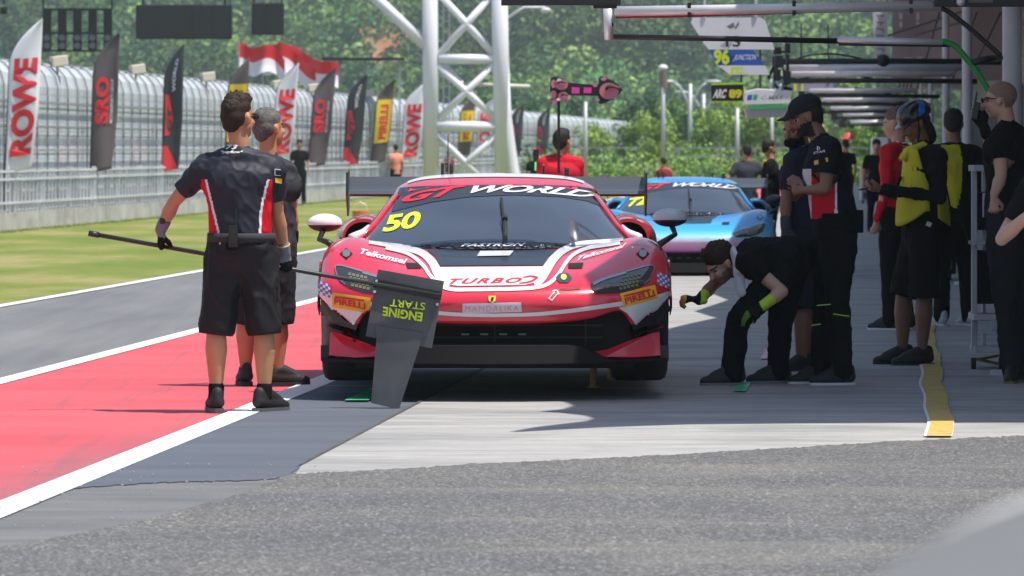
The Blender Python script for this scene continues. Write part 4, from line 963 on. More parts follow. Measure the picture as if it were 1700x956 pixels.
# ------------------------------------------------------------------ poles and lamps in the distance
def pole(px, pyt, Y, label, kind):
    p = at(px, pyt, Y); r = empty('lamp_post' if kind else 'pole', (p.x, Y, 0), label, 'lamp post' if kind else 'pole', 'lamp posts behind the pit lane' if kind else None); z = p.z
    mb = MB(); k = F/Y; w_ = 4/k
    mb.tube([(0, 0, 0), (0, 0, z-.2)], [w_*1.1, w_*.8], 10); mb.build('mast', mat('post grey', (.45, .47, .48), .5, .3), r, smooth=True)
    if kind == 'round': mb = MB(); mb.ell((0, 0, z-.1), (8/k, 8/k, 5/k)); mb.build('lamp_head', mat('lamp white', (.8, .8, .8), .4), r, smooth=True); mb = MB(); mb.tube([(0, 0, z-.9), (0, 0, z-.25)], [7/k, 7.5/k], 10); mb.build('lamp_collar', mat('lamp brown', (.2, .15, .14), .6), r)
    if kind == 'arms':
        for sg in (-1, 1):
            L = 30/k; mb = MB(); mb.tube([(0, 0, z-2.1), (sg*L*.2, 0, z-1.0), (sg*L*.6, 0, z-.35), (sg*L, 0, z-.1)], 2.4/k, 8); mb.ell((sg*(L+.25), 0, z-.1), (.42, .14, .09)); mb.build('lamp_arm', mat('post grey', (.45, .47, .48), .5, .3), r, smooth=True)
pole(972, 160, 200, 'plain pale grey pole below the pink arrow board', None)
pole(1101, 108, 210, 'tall lamp post with a white round top and brown collar', 'round')
pole(1146, 132, 260, 'curved double-armed street lamp, left one of the pair', 'arms')
pole(1168, 150, 300, 'curved double-armed street lamp, right and farther one of the pair', 'arms')
pole(1224, 172, 230, 'pale pole directly under the black and yellow board', None)
pole(1281, 168, 240, 'pale pole behind the white cabinet board', None)

# air between here and the hill
hz_ = MB(); hz_.box((0, 600, 60), (1900, 1500, 124.0)); ho = hz_.build('haze', None); ho.data.materials.clear()
m = bpy.data.materials.new('haze'); m.use_nodes = True; t = m.node_tree; t.nodes.clear(); v = t.nodes.new('ShaderNodeVolumePrincipled'); v.inputs['Color'].default_value = (.78, .95, .93, 1); v.inputs['Density'].default_value = .00030; v.inputs['Anisotropy'].default_value = .2
oo = t.nodes.new('ShaderNodeOutputMaterial'); t.links.new(v.outputs[0], oo.inputs['Volume']); ho.data.materials.append(m); tag(ho, kind='stuff')
ho['label'] = 'thin pale haze filling the air towards the hill'; ho['category'] = 'haze'
# ------------------------------------------------------------------ people
SK = {'tan': (.52, .25, .13), 'fair': (.56, .33, .23), 'brown': (.25, .125, .075), 'light': (.60, .36, .26)}
def skin(k):
    n = 'skin '+k
    if n in MATS: return MATS[n]
    m = mat(n, SK[k], .5, var=.08, vscale=9, bump=.06, bscale=120); b = m.node_tree.nodes['Principled BSDF']; b.inputs['Subsurface Weight'].default_value = .12; b.inputs['Subsurface Radius'].default_value = (.02, .008, .004); return m
def cloth(name, col, var=.1, rough=.85): return mat(name, col, rough, spec=.10, bump=.12, bscale=400, var=var, vscale=3)
LIPS = mat('lips', (.38, .14, .11), .5); EYE = mat('eye', (.5, .48, .46), .3); IRIS = mat('iris', (.02, .012, .01), .2); BROW = mat('brow hair', (.018, .013, .01), .9)
def frame(yaw, pitch=0, roll=0):
    """head frame: columns right, forward, up; yaw 0 looks away from the camera (+y), 180 looks at it, 90 to photo left"""
    return Matrix.Rotation(R(yaw), 3, 'Z') @ Matrix.Rotation(R(pitch), 3, 'X') @ Matrix.Rotation(R(roll), 3, 'Y')
def head_shapes(mb, c, M, k=1.0, beard=False):
    e = lambda p, r: mb.ell(c+M @ (Vector(p)*k), [q*k for q in r], M, 20, 14)
    e((0, -.012, .030), (.076, .097, .088)); e((0, .028, -.035), (.058, .062, .078)); e((0, .058, -.088), (.030, .030, .026))
    e((0, .085, .018), (.048, .014, .012)); e((.028, .072, -.028), (.024, .022, .022)); e((-.028, .072, -.028), (.024, .022, .022))
    mb.cone(c+M @ Vector((0, .092, .006)*1)*k, c+M @ Vector((0, .112, -.034))*k, .008*k, .0145*k, 10); e((0, .094, -.036), (.018, .012, .009))
    e((0, .086, -.064), (.024, .010, .006)); e((0, .083, -.074), (.021, .010, .007)); e((0, .0, -.075), (.05, .055, .03))
    for s in (1, -1): e((s*.078, -.004, -.008), (.010, .020, .033)); e((s*.083, -.014, .004), (.008, .012, .020))
    if beard: pass
def hand_shapes(mb, w_, d, n, side, k=1.0, curl=.6, r=1.0, spread=.35):
    """w_ wrist, d direction of the hand, n palm normal (the side the fingers close to)"""
    w_, d, n = Vector(w_), Vector(d).normalized(), Vector(n).normalized(); n = (n-d*n.dot(d)).normalized(); s = d.cross(n)*side
    P = w_+d*.048*k
    mb.cone(w_+d*.012*k, w_+d*.075*k, .024*k*r, .032*k*r, 12, sq=.48, side=s); mb.cone(w_-d*.02*k, w_+d*.02*k, .025*k*r, .025*k*r, 12, sq=.75, side=s)
    for i, (o, L) in enumerate(((.030, .070), (.0105, .078), (-.0095, .073), (-.0285, .058))):
        b = w_+d*(.088-abs(i-1.3)*.004)*k+s*o*k; dd = (d+s*o*spread*6*.3).normalized(); a = curl*1.25; q = b; rr = .0092*k*r
        for j, f in enumerate((.44, .32, .27)):
            dv = dd*math.cos(a)+n*math.sin(a); e = q+dv*L*f*k; mb.cone(q, e, rr, rr*.9, 8); q = e; rr *= .9; a += curl*1.15
    b = w_+d*.030*k+s*.026*k+n*.004; t1 = b+(s*.62+d*.62+n*.42)*.042*k; t2 = t1+(d*.75+s*.25*(1-curl)+n*.60)*.034*k; mb.cone(b, t1, .0135*k*r, .0115*k*r, 8); mb.cone(t1, t2, .0112*k*r, .0088*k*r, 8)
def folds(me, amp, seed, f=44, stretch=(1, 1, .42)):
    P = coords(me); N = normals(me); d = wav(P, f, seed, 9, stretch); d2 = wav(P, f*2.6, seed+1, 7, stretch)
    ridge = np.maximum(0, 1-np.abs(d)*3.2)**1.5; d3 = wav(P, f*1.3, seed+2, 5, (stretch[0]*1.2, stretch[1]*1.2, .8)); r2_ = np.maximum(0, 1-np.abs(d3)*3.0)**1.5; setco(me, P+N*((ridge*.95+r2_*.6+d2*.35-.45)*amp)[:, None])
def person(label, X, Y, J, body, parts, z0=0, vox=.0085, group=None, kk=1.0, seed=1):
    """J: joints in metres from the feet point. body: skin key, face frame etc. parts: clothing dictionary"""
    root = empty('person', (X, Y, z0), label, 'person', group)
    V = {k: Vector(v) for k, v in J.items()}
    M = frame(*body.get('head', (0,))); c = V['head']; side_v = (V['shR']-V['shL']).normalized() if (V['shR']-V['shL']).length > .01 else Vector((1, 0, 0))
    fat = body.get('fat', 1.0); k = kk
    mb = MB(); head_shapes(mb, c, M, k)
    up = (V['neck']-V['pel']).normalized(); ch = V['pel'].lerp(V['neck'], .68); wa = V['pel'].lerp(V['neck'], .30)
    mb.cone(V['neck'], c+M @ Vector((0, -.018, -.05))*k, .056*k, .054*k, 14)
    fwd = up.cross(side_v).normalized()
    def barrel(mb, e, hem):
        L = (V['neck']-V['pel']).length; rows = []
        for t, a, b in ((-hem/L, .150, .122), (0, .152, .122), (.18, .148, .116), (.36, .150, .112), (.55, .160, .116), (.72, .172, .114), (.82, .160, .098)):
            c0 = V['pel']+up*L*t; rows.append([c0+side_v*(a+e)*k*fat*math.cos(q)+fwd*(b+e)*k*fat*math.sin(q) for q in [2*math.pi*i/28 for i in range(28)]])
        R_ = spline(np.array([[tuple(p) for p in r] for r in rows]), 4); n0 = len(mb.f); mb.loft([list(map(tuple, r)) for r in R_]); return mb
    def torso(mb, e=0, hip=True):
        if e: 
            barrel(mb, e, .22); m_ = V['neck']-up*.05; mb.cone(ch-side_v*.085*k*fat, ch+side_v*.085*k*fat, (.108+e)*k*fat, (.108+e)*k*fat, 18); mb.cone(wa, ch, (.112+e)*k*fat, (.128+e)*k*fat, 20, sq=.86, side=side_v)
            for q in 'LR': mb.cone(m_, V['sh'+q], (.062+e)*k, (.054+e)*k, 14); mb.cone(ch, V['sh'+q]*.8+ch*.2, (.09+e)*k, (.058+e)*k, 14)
            return
        mb.cone(ch-side_v*.085*k*fat, ch+side_v*.085*k*fat, (.105+e)*k*fat, (.105+e)*k*fat, 18); mb.cone(wa-side_v*(.06+e*.4)*k*fat, wa+side_v*(.06+e*.4)*k*fat, (.095+e)*k*fat, (.095+e)*k*fat, 18)
        mb.cone(wa, ch, (.112+e)*k*fat, (.125+e)*k*fat, 20, sq=.86, side=side_v)
        m_ = V['neck']-up*.05
        mb.cone(m_, V['shL'], (.062+e)*k, (.056+e)*k, 14); mb.cone(m_, V['shR'], (.062+e)*k, (.056+e)*k, 14)
        mb.cone(ch, V['shL']*.8+ch*.2, (.09+e)*k, (.06+e)*k, 14); mb.cone(ch, V['shR']*.8+ch*.2, (.09+e)*k, (.06+e)*k, 14)
        if hip: mb.cone(V['pel']-side_v*.045*k*fat, V['pel']+side_v*.045*k*fat, (.105+e)*k*fat, (.105+e)*k*fat, 18); mb.cone(V['pel'], wa, (.12+e)*k*fat, (.108+e)*k*fat, 18, sq=.85, side=side_v)
    torso(mb)
    for s in 'LR':
        if 'el'+s in V:
            a, b, w_ = V['sh'+s], V['el'+s], V['wr'+s]
            mb.cone(a, a.lerp(b, .45), .052*k, .048*k); mb.cone(a.lerp(b, .4), b, .047*k, .037*k); mb.cone(b, b.lerp(w_, .35), .036*k, .041*k); mb.cone(b.lerp(w_, .3), w_, .041*k, .025*k)
            h = body.get('hand'+s, {}); d = Vector(h.get('d', (w_-b))); hand_shapes(mb, w_, d, h.get('n', (0, 1, 0)), h.get('side', 1 if s == 'L' else -1), k, h.get('curl', .45))
        a, b, w_ = V['hip'+s], V['kn'+s], V['an'+s]
        mb.cone(a, a.lerp(b, .5), .088*k*fat, .076*k*fat); mb.cone(a.lerp(b, .45), b, .077*k*fat, .054*k); mb.cone(b, b.lerp(w_, .32), .054*k, .062*k); mb.cone(b.lerp(w_, .28), w_, .062*k, .032*k)
        bk = body.get('calf', Vector((0, -.02, 0)))
        mb.cone(b.lerp(w_, .18)+Vector(bk), b.lerp(w_, .45)+Vector(bk), .042*k, .036*k)
        mb.cone(w_, w_+Vector(body.get('toe'+s, (0, .12, -.05))), .034*k, .026*k)
    me = fused(mb, vox, 3, .45)
    # face colours
    o = link_mesh('body', me, root, [skin(body.get('skin', 'tan')), LIPS, EYE, IRIS, BROW, mat('short beard', (.24, .14, .10), .8)])
    C = centres(me); Mi = np.array(M.inverted()); Q = (C-np.array(c)) @ Mi.T/k; mi = np.zeros(len(C), int)
    fr = Q[:, 1] > .045
    el = lambda x, z, a, b: ((Q[:, 0]-x)/a)**2+((Q[:, 2]-z)/b)**2 < 1
    mi[fr & el(0, -.068, .025, .0095)] = 1
    for s in (1, -1): mi[fr & el(s*.033, .0, .014, .0065)] = 2; mi[fr & el(s*.033, .0, .0065, .0065)] = 3; mi[fr & el(s*.034, .0205, .021, .0055)] = 4
    if body.get('beard'):
        bd = (Q[:, 2] < -.030) & (Q[:, 2] > -.125) & (Q[:, 1] > -.012) & ~((Q[:, 1] > .06) & (Q[:, 2] > -.052)) & ~el(0, -.068, .022, .008); mi[bd] = 5 if body['beard'] == 2 else 4
    if body.get('scalp'): mi[(Q[:, 2] > .012+np.maximum(Q[:, 1], 0)*.75) & (Q[:, 2] < .2) & (Q[:, 1] < .075) & (np.abs(Q[:, 0]) < .12)] = 5; mi[(Q[:, 2] > -.05) & (Q[:, 2] <= .03) & (Q[:, 1] < -.035) & (Q[:, 1] > -.15) & (np.abs(Q[:, 0]) < .11)] = 5
    me.polygons.foreach_set('material_index', mi); me.update()
    # hair
    hr = parts.get('hair')
    if hr:
        mb = MB(); hv = hr.get('vol', 1.0)
        e = lambda p, r: mb.ell(c+M @ (Vector(p)*k), [q*k for q in r], M, 22, 16)
        e((0, -.020, .050), (.081*hv, .096*hv, .082*hv)); e((0, -.045, .012), (.079*hv, .070*hv, .075*hv)); e((0, -.066, -.035), (.055, .036, .042))
        if hr.get('top'): e((0, -.012, .098), (.062, .072, .045)); e((.01, .04, .10), (.05, .035, .035))
        if hr.get('long'): e((0, -.06, -.08), (.07, .05, .10))
        me = fused(mb, .006 if vox < .012 else .014, 2); P = coords(me); N = normals(me); sp_ = hr.get('spike', .004)
        Pl = (P-np.array(c)) @ Mi.T
        n1 = wav(P, 190, seed, 9)+wav(P, 420, seed+4, 9)*.6; tp = np.clip((Pl[:, 2]-.02)*12, .25, 1); setco(me, P+N*(np.abs(n1)*sp_*1.3*tp)[:, None]+np.array([0, 0, 1])*(np.maximum(n1, 0)*sp_*2.2*(Pl[:, 2] > .07))[:, None])
        link_mesh('hair', me, root, mat('hair '+hr['col'], {'dark': (.020, .014, .010), 'brown': (.030, .017, .011), 'grey': (.12, .115, .11), 'stubble': (.17, .11, .085)}[hr['col']], .65, spec=.3, var=.55, vscale=45, bump=.6, bscale=140))
    # shirt
    sh = parts.get('shirt')
    if sh:
        mb = MB(); e = sh.get('ease', .018); torso(mb, e, True); hem = V['pel']-up*sh.get('hem', .10)
        mb.cone(V['neck']-up*.03, V['neck']+up*.005, .070*k, .060*k, 14)
        for s in 'LR':
            if 'el'+s not in V: continue
            a, b, w_ = V['sh'+s], V['el'+s], V['wr'+s]; L = sh.get('sleeve', .62)
            if sh.get('long'): mb.cone(a, b, .066*k, .050*k); mb.cone(b, w_, .050*k, .036*k)
            else: mb.cone(a, a.lerp(b, L), .068*k, .064*k)
        me = fused(mb, max(vox, .009), 14, .55)
        # cut a clean hem and cuffs
        folds(me, sh.get('fold', .0075)*.95, seed, sh.get('ff', 40)); sm = sh.get('mats'); o = link_mesh('shirt', me, root, sm)
        bm = bmesh.new(); bm.from_mesh(me)
        cut = V['pel']-up*sh.get('hem', .10); r_ = bmesh.ops.bisect_plane(bm, geom=bm.verts[:]+bm.edges[:]+bm.faces[:], plane_co=cut, plane_no=-up, clear_outer=True)
        if not sh.get('long'):
            for s in 'LR':
                if 'el'+s in V:
                    a, b = V['sh'+s], V['el'+s]; d = (b-a).normalized(); q = a.lerp(b, sh.get('sleeve', .62))
                    near = [f for f in bm.faces if (f.calc_center_median()-q).length < .17 and (f.calc_center_median()-a).length > .05 and abs((f.calc_center_median()-q)-d*((f.calc_center_median()-q).dot(d))) < .12] if False else [f for f in bm.faces if (f.calc_center_median()-q).length < .095]
                    gm = list({v for f in near for v in f.verts})+list({e_ for f in near for e_ in f.edges})+near
                    bmesh.ops.bisect_plane(bm, geom=gm, plane_co=q+d*.03, plane_no=d, clear_outer=True)
        bm.to_mesh(me); bm.free()
        if sh.get('fn'):
            me.polygons.foreach_set('material_index', sh['fn'](centres(me), V).astype(int))
        me.update(); SH = o
    # legwear
    lw = parts.get('legs')
    if lw:
        mb = MB(); e = lw.get('ease', .022)
        mb.cone(V['pel']-side_v*.046*k*fat, V['pel']+side_v*.046*k*fat, (.110+e)*k*fat, (.110+e)*k*fat, 18)

        tops = V['pel']+up*.03; mb.cone(V['pel']-up*.05, tops, (.12+e)*k*fat, (.118+e)*k*fat, 18, sq=.86, side=side_v)
        for s in 'LR':
            a, b, w_ = V['hip'+s], V['kn'+s], V['an'+s]
            if lw['kind'] == 'shorts':
                q = a.lerp(b, lw.get('len', 1.0)) if lw.get('len', 1.0) <= 1 else b.lerp(w_, lw['len']-1); wd = lw.get('w', .098)
                mb.cone(a, a.lerp(q, .5), (.095+e*.7)*k*fat, (wd*.6+.045)*k); mb.cone(a.lerp(q, .5), q, (wd*.6+.045)*k, (wd)*k)
            else:
                mb.cone(a, a.lerp(b, .5), (.098+e*.6)*k*fat, (.086+e*.5)*k*fat); mb.cone(a.lerp(b, .5), b, (.086+e*.5)*k*fat, .073*k); mb.cone(b, w_, .073*k, .066*k)
        me = fused(mb, max(vox, .010), 4); folds(me, lw.get('fold', .007)*1.1, seed+7, 36); link_mesh('trousers' if lw['kind'] != 'shorts' else 'shorts', me, root, lw['mat'])
        if lw['kind'] == 'shorts':
            bm = bmesh.new(); bm.from_mesh(me); mid = (V['hipL']+V['hipR'])/2
            for s in 'LR':
                a, b, w_ = V['hip'+s], V['kn'+s], V['an'+s]; L = lw.get('len', 1.0); q = a.lerp(b, L) if L <= 1 else b.lerp(w_, L-1); d = (b-a).normalized()
                near = [f for f in bm.faces if (f.calc_center_median()-q).length < .16 and (f.calc_center_median()-q).length < (f.calc_center_median()-(V['kn'+('R' if s == 'L' else 'L')]+q-b)).length]
                gm = list({v for f in near for v in f.verts})+list({e_ for f in near for e_ in f.edges})+near
                bmesh.ops.bisect_plane(bm, geom=gm, plane_co=q+d*.035, plane_no=d, clear_outer=True)
            bm.to_mesh(me); bm.free(); me.update()
    # shoes with pale soles, socks
    so_ = parts.get('shoes', {})
    for s in 'LR':
        a = V['an'+s]; t = Vector(body.get('toe'+s, (0, .12, -.05))); t.z = 0; t.normalize(); ps = Vector((-t.y, t.x, 0)); g0 = Vector((a.x, a.y, 0)) if not body.get('lift'+s) else Vector((a.x, a.y, body['lift'+s]))
        mb = MB(); z = g0.z+.042; heel = g0-t*.045; ball = g0+t*.125; toe = g0+t*.185
        at2 = lambda q, zz: Vector((q.x, q.y, zz))
        mb.cone(at2(heel, z+.018), at2(ball, z+.002), .042*k, .046*k, 14, sq=.88, side=ps); mb.cone(at2(ball, z+.002), at2(toe-t*.012, z-.004), .046*k, .036*k, 14, sq=.80, side=ps)
        mb.cone(at2(heel, z+.02), at2(g0, z+.055), .038*k, .041*k, 14); mb.cone(at2(g0+t*.02, z+.058), at2(ball-t*.01, z+.020), .042*k, .036*k, 12); mb.cone(at2(heel-t*.004, z+.03), at2(heel, z+.07), .036*k, .034*k, 12); mb.cone(at2(g0, z+.03), a+Vector((0, 0, -.008)), .040*k, .037*k, 12)
        me = fused(mb, .008 if vox < .012 else .014, 3); P = coords(me); P[:, 2] = np.maximum(P[:, 2], g0.z+.012); setco(me, P)
        sh_o = link_mesh('shoe', me, root, so_.get('mat', M_BLK))
        mb = MB(); ring = []
        for L_, W_ in ((-.084, .018), (-.070, .034), (-.03, .038), (.04, .039), (.12, .045), (.17, .040), (.198, .026), (.207, .010)): ring.append((L_, W_))
        ol = [g0+t*l*k+ps*w2*k for l, w2 in ring]+[g0+t*l*k-ps*w2*k for l, w2 in ring[::-1]]
        mb.prism([Vector((p.x, p.y, g0.z+.001)) for p in ol], (0, 0, .026)); mb.build('sole', so_.get('sole', M_BLK), sh_o)
        if so_.get('lace'):
            mb = MB()
            for q_ in range(4): cc = g0+t*(.035+.028*q_); zz = z+.078-.012*q_; mb.bar(Vector((cc.x, cc.y, zz))-ps*.024, Vector((cc.x, cc.y, zz-.001))+ps*.024, .006)
            mb.build('laces', so_['lace'], sh_o)
        if so_.get('sock'):
            mb = MB(); b = V['kn'+s]; mb.cone(a-(b-a)*.05, a.lerp(b, .12), .043*k, .045*k); link_mesh('sock', fused(mb, .009, 2), root, so_['sock'])
    for s in 'LR':
        gl = parts.get('glove'+s)
        if gl and 'el'+s in V:
            mb = MB(); b, w_ = V['el'+s], V['wr'+s]; h = body.get('hand'+s, {}); d = Vector(h.get('d', (w_-b))); hand_shapes(mb, w_, d, h.get('n', (0, 1, 0)), h.get('side', 1 if s == 'L' else -1), k*1.04, h.get('curl', .45), 1.25)
            mb.cone(w_+(b-w_).normalized()*gl.get('cuff', .05), w_, .037*k, .033*k); me = fused(mb, .006, 1)
            o = link_mesh('glove', me, root, gl['mats']); 
            if len(gl['mats']) > 1:
                cc = centres(me)-np.array(w_); dn = np.array(d.normalized()); q = cc @ dn; idx = np.zeros(len(cc), int); idx[q < gl.get('split', .02)] = 1
                if len(gl['mats']) > 2: idx[q > .085] = 2
                me.polygons.foreach_set('material_index', idx); me.update()
    return root, V, c, M
def px_joints(X, Y, d):
    """joint positions measured in the photograph at the person's distance -> metres from the feet point"""
    return {k: tuple(at(v[0], v[1], Y+(v[2] if len(v) > 2 else 0))-Vector((X, Y, 0))) for k, v in d.items()}
def on_head(root, c, M, k=1.0):
    return lambda p: c+M @ (Vector(p)*k)

BLKC = cloth('black cloth', (.008, .008, .010)); NAVY = mat('blue black shirt', (.019, .022, .034), .58, spec=.3, bump=.1, bscale=500); REDC = cloth('red shirt panel', (.62, .012, .028), rough=.6); WHC = cloth('white piping', (.75, .75, .76)); DKG = cloth('charcoal shorts', (.028, .028, .032)); SHOE = mat('black trainer', (.011, .011, .012), .65, bump=.3, bscale=90, var=.5, vscale=30); SOLE = mat('grey sole', (.10, .10, .105), .6); WSOLE = mat('white sole', (.68, .68, .70), .6); LACE = mat('dark laces', (.05, .05, .055), .8)
GREYG = cloth('grey glove', (.22, .21, .25)); BLKG = cloth('black glove', (.01, .01, .012))

# ---- 1: man with the pole, seen from behind
Y1 = 29.0; X1 = (402-850)/F*Y1
J = px_joints(X1, Y1, dict(head=(396, 196), neck=(398, 249), pel=(400, 412), shL=(338, 281), shR=(453, 283), elL=(289, 334, .10), wrL=(267, 381, .17), elR=(460, 350, .08), wrR=(473, 419, .17),
    hipL=(374, 432), hipR=(428, 432), knL=(359, 548), knR=(439, 548), anL=(359, 655), anR=(439, 655)))
def p1fn(C, V):
    px = 850+(C[:, 0]+X1)/(Y1+C[:, 1])*F; py = HOR-(C[:, 2]-CAMH)/(Y1+C[:, 1])*F; mi = np.zeros(len(C), int); tors = (py > 298)
    t = np.clip((py-300)/90, 0, 1); lx = 335+t*22; rx = 448-13*np.sin(np.clip((py-300)/70, 0, 1)*1.5)
    a = tors & (px > 334) & (px < 400); b = tors & (px < 452) & (px > 400)
    mi[a & (px < lx+9)] = 2; mi[b & (px > rx-5)] = 2; mi[a & (px < lx+5)] = 1; mi[b & (px > rx-1)] = 1
    mi[(py > 404) & (mi == 0) & (px > 350) & (px < 436)] = 0
    return mi
r1, V, c, M = person('man in black and red shirt and cargo shorts, back to camera, gripping the long pole', X1, Y1, J,
    dict(head=(-38, 3), skin='tan', handL=dict(d=(.0, .25, -1), n=(.9, .3, 0), curl=1.0, side=1), handR=dict(d=(.12, .3, -1), n=(-.5, .8, 0), curl=.9, side=-1), toeL=(-.02, .1, -.05), toeR=(.07, .1, -.05), fat=1.0),
    dict(hair=dict(col='brown', vol=.965, top=1, spike=.008), shirt=dict(mats=[NAVY, REDC, WHC], fn=p1fn, hem=.02, sleeve=.58, fold=.009, ff=38, ease=.026), legs=dict(kind='shorts', mat=mat('black twill', (.012, .012, .014), .7, spec=.3, bump=.1, bscale=500), len=.97, w=.098, ease=.034, fold=.010),
         shoes=dict(mat=SHOE, sole=SOLE, lace=LACE, sock=BLKG), gloveL=dict(mats=[BLKG, GREYG], split=.035, cuff=.05), gloveR=dict(mats=[BLKG, GREYG], split=.05, cuff=.04)), vox=.0078, seed=11)
W1 = Vector((X1, Y1, 0)); loc = lambda p: Vector(p)-W1
mb = MB(); ring = []
for t, rx_, rz in ((0, .192, .0), (1, .190, .0)):
    ring.append([V['pel']+Vector((.003+rx_*math.cos(a), .166*math.sin(a), .035+.05*t)) for a in [2*math.pi*k/32 for k in range(32)]])
mb.loft(ring, cap=False); o = mb.build('belt', mat('webbing belt', (.03, .028, .032), .8), r1, smooth=True); s_ = o.modifiers.new('s', 'SOLIDIFY'); s_.thickness = .012
mb = MB(); q = loc(at(387, 392, Y1-.185)); mb.box(q, (.05, .035, .12)); mb.box(q+Vector((.002, -.02, .0)), (.038, .01, .07)); mb.tube([q+Vector((.015, 0, .05)), q+Vector((.017, 0, .15))], [.006, .004], 8); mb.build('belt_radio', M_BLK, r1, bevel=.006)
mb = MB(); q = loc(at(385, 410, Y1-.175)); mb.box(q, (.07, .03, .04)); mb.build('belt_pouch', BLKC, r1, bevel=.008)
def back_bvh(root, nm='shirt'):
    v = []; f = []
    for o in root.children:
        if o.name.startswith(nm): v = [q.co.copy() for q in o.data.vertices]; f = [tuple(p.vertices) for p in o.data.polygons]
    return BVHTree.FromPolygons(v, f)
def stick(root, W, bv, mb, v, f, off=.008):
    o = Vector((0, 0, CAMH))-W; out = []
    for p in v:
        d = Vector(((p[0]-850)/F, 1, (HOR-p[1])/F)).normalized(); h, n, i, t = bv.ray_cast(o, d)
        out.append(h-d*off if h is not None else o+d*W.y)
    mb.add(out, f); return mb
def stick_text(root, W, bv, mb, st, o, ux, uy, **k):
    v, f, w_ = text_mesh(st, **k); return stick(root, W, bv, mb, [(o[0]+ux[0]*p[0]/w_+uy[0]*p[1], o[1]+ux[1]*p[0]/w_+uy[1]*p[1]) for p in v], f)
bv = back_bvh(r1); mb = MB(); stick_text(r1, W1, bv, mb, '73', (374, 247), (19, 0), (2, -7), bold=.04, shear=.2); stick_text(r1, W1, bv, mb, '*payflow*', (366, 254), (37, 0), (1, -4.5), bold=.02, shear=.2); mb.build('shirt_lettering', WHC, r1)
mb = MB(); stick(r1, W1, bv, mb, [(457, 295), (468, 297), (468, 305), (457, 303)], [(0, 1, 2, 3)], .010); mb.build('sleeve_patch', mat('yellow patch', (.85, .5, .03), .5), r1)
mb = MB()
for q in ([(456, 280), (466, 281), (466, 282.2), (456, 281.2)], [(456, 290), (466, 291), (466, 292), (456, 291)], [(456, 280), (457, 280), (457, 291), (456, 291)]): stick(r1, W1, bv, mb, q, [(0, 1, 2, 3)], .010)
mb.build('sleeve_emblem', WHC, r1)
# sunglasses arm
mb = MB(); h = on_head(r1, c, M)
mb.tube([h((.082, -.02, .008)), h((.083, .06, .012)), h((.06, .10, .008))], .004, 6); mb.tube([h((-.082, -.02, .008)), h((-.083, .06, .012)), h((-.06, .10, .008))], .004, 6)
for s in (1, -1): mb.ell(h((s*.034, .106, .004)), (.028, .006, .018), M, 12, 8)
mb.bar(h((-.06, .105, .012)), h((.06, .105, .012)), .006); mb.build('sunglasses', M_BLK, r1, smooth=True)
mb = MB(); w_ = V['wrR']; dv = (V['elR']-V['wrR']).normalized(); u_ = dv.orthogonal().normalized(); v2 = dv.cross(u_)
mb.tube([w_+dv*.045+(u_*math.cos(a)+v2*math.sin(a))*.034 for a in [2*math.pi*k/16 for k in range(17)]], .004, 6); mb.build('wristband', mat('yellow band', (.85, .55, .1), .5), r1)
w_ = V['wrL']; dv = (V['elL']-V['wrL']).normalized(); u_ = dv.orthogonal().normalized(); v2 = dv.cross(u_); mb = MB()
mb.loft([[w_+dv*(.045+z)+(u_*math.cos(a)+v2*math.sin(a))*.033 for a in [2*math.pi*k/20 for k in range(20)]] for z in (0, .026)]); mb.box(w_+dv*.058+Vector((-.01, -.034, 0)), (.03, .012, .03)); mb.build('watch', M_BLK, r1)
mb = MB(); q = loc(at(455, 488, Y1)); mb.box(q+Vector((.012, -.02, 0)), (.02, .07, .10)); mb.build('cargo_pocket', BLKC, r1, bevel=.008)
mb = MB(); q = loc(at(455, 483, Y1-.065)); mb.box(q, (.016, .006, .012)); mb.build('pocket_tag', REDC, r1)

# ---- 2: grey-haired man behind him
Y2 = 32.2; X2 = (440-850)/F*Y2
J = px_joints(X2, Y2, dict(head=(447, 213), neck=(446, 262), pel=(448, 410), shL=(405, 284, .05), shR=(474, 284, -.03), elL=(400, 345, .1), wrL=(415, 395, .28), elR=(484, 350, .02), wrR=(487, 398, .10),
    hipL=(430, 425, .03), hipR=(464, 425, -.03), knL=(408, 530, .08), knR=(463, 530), anL=(408, 618, .1), anR=(461, 616)))
r2, V, c, M = person('grey-haired man in dark shirt and charcoal shorts standing behind the pole holder', X2, Y2, J,
    dict(head=(-48, 5), skin='tan', handL=dict(d=(.3, .5, -.8), curl=.5), handR=dict(d=(.05, .1, -1), n=(-1, 0, 0), curl=.6, side=-1), toeL=(-.02, .1, -.05), toeR=(.14, .05, -.05), fat=.98),
    dict(hair=dict(col='grey', vol=1.0, spike=.004), shirt=dict(mats=[cloth('slate shirt', (.045, .048, .058))], hem=.06, sleeve=.6, fold=.009), legs=dict(kind='shorts', mat=DKG, len=.97, w=.10), shoes=dict(mat=SHOE, sole=mat('black sole', (.02, .02, .02), .7), lace=LACE), gloveR=dict(mats=[BLKG]), gloveL=dict(mats=[BLKG])), seed=5)

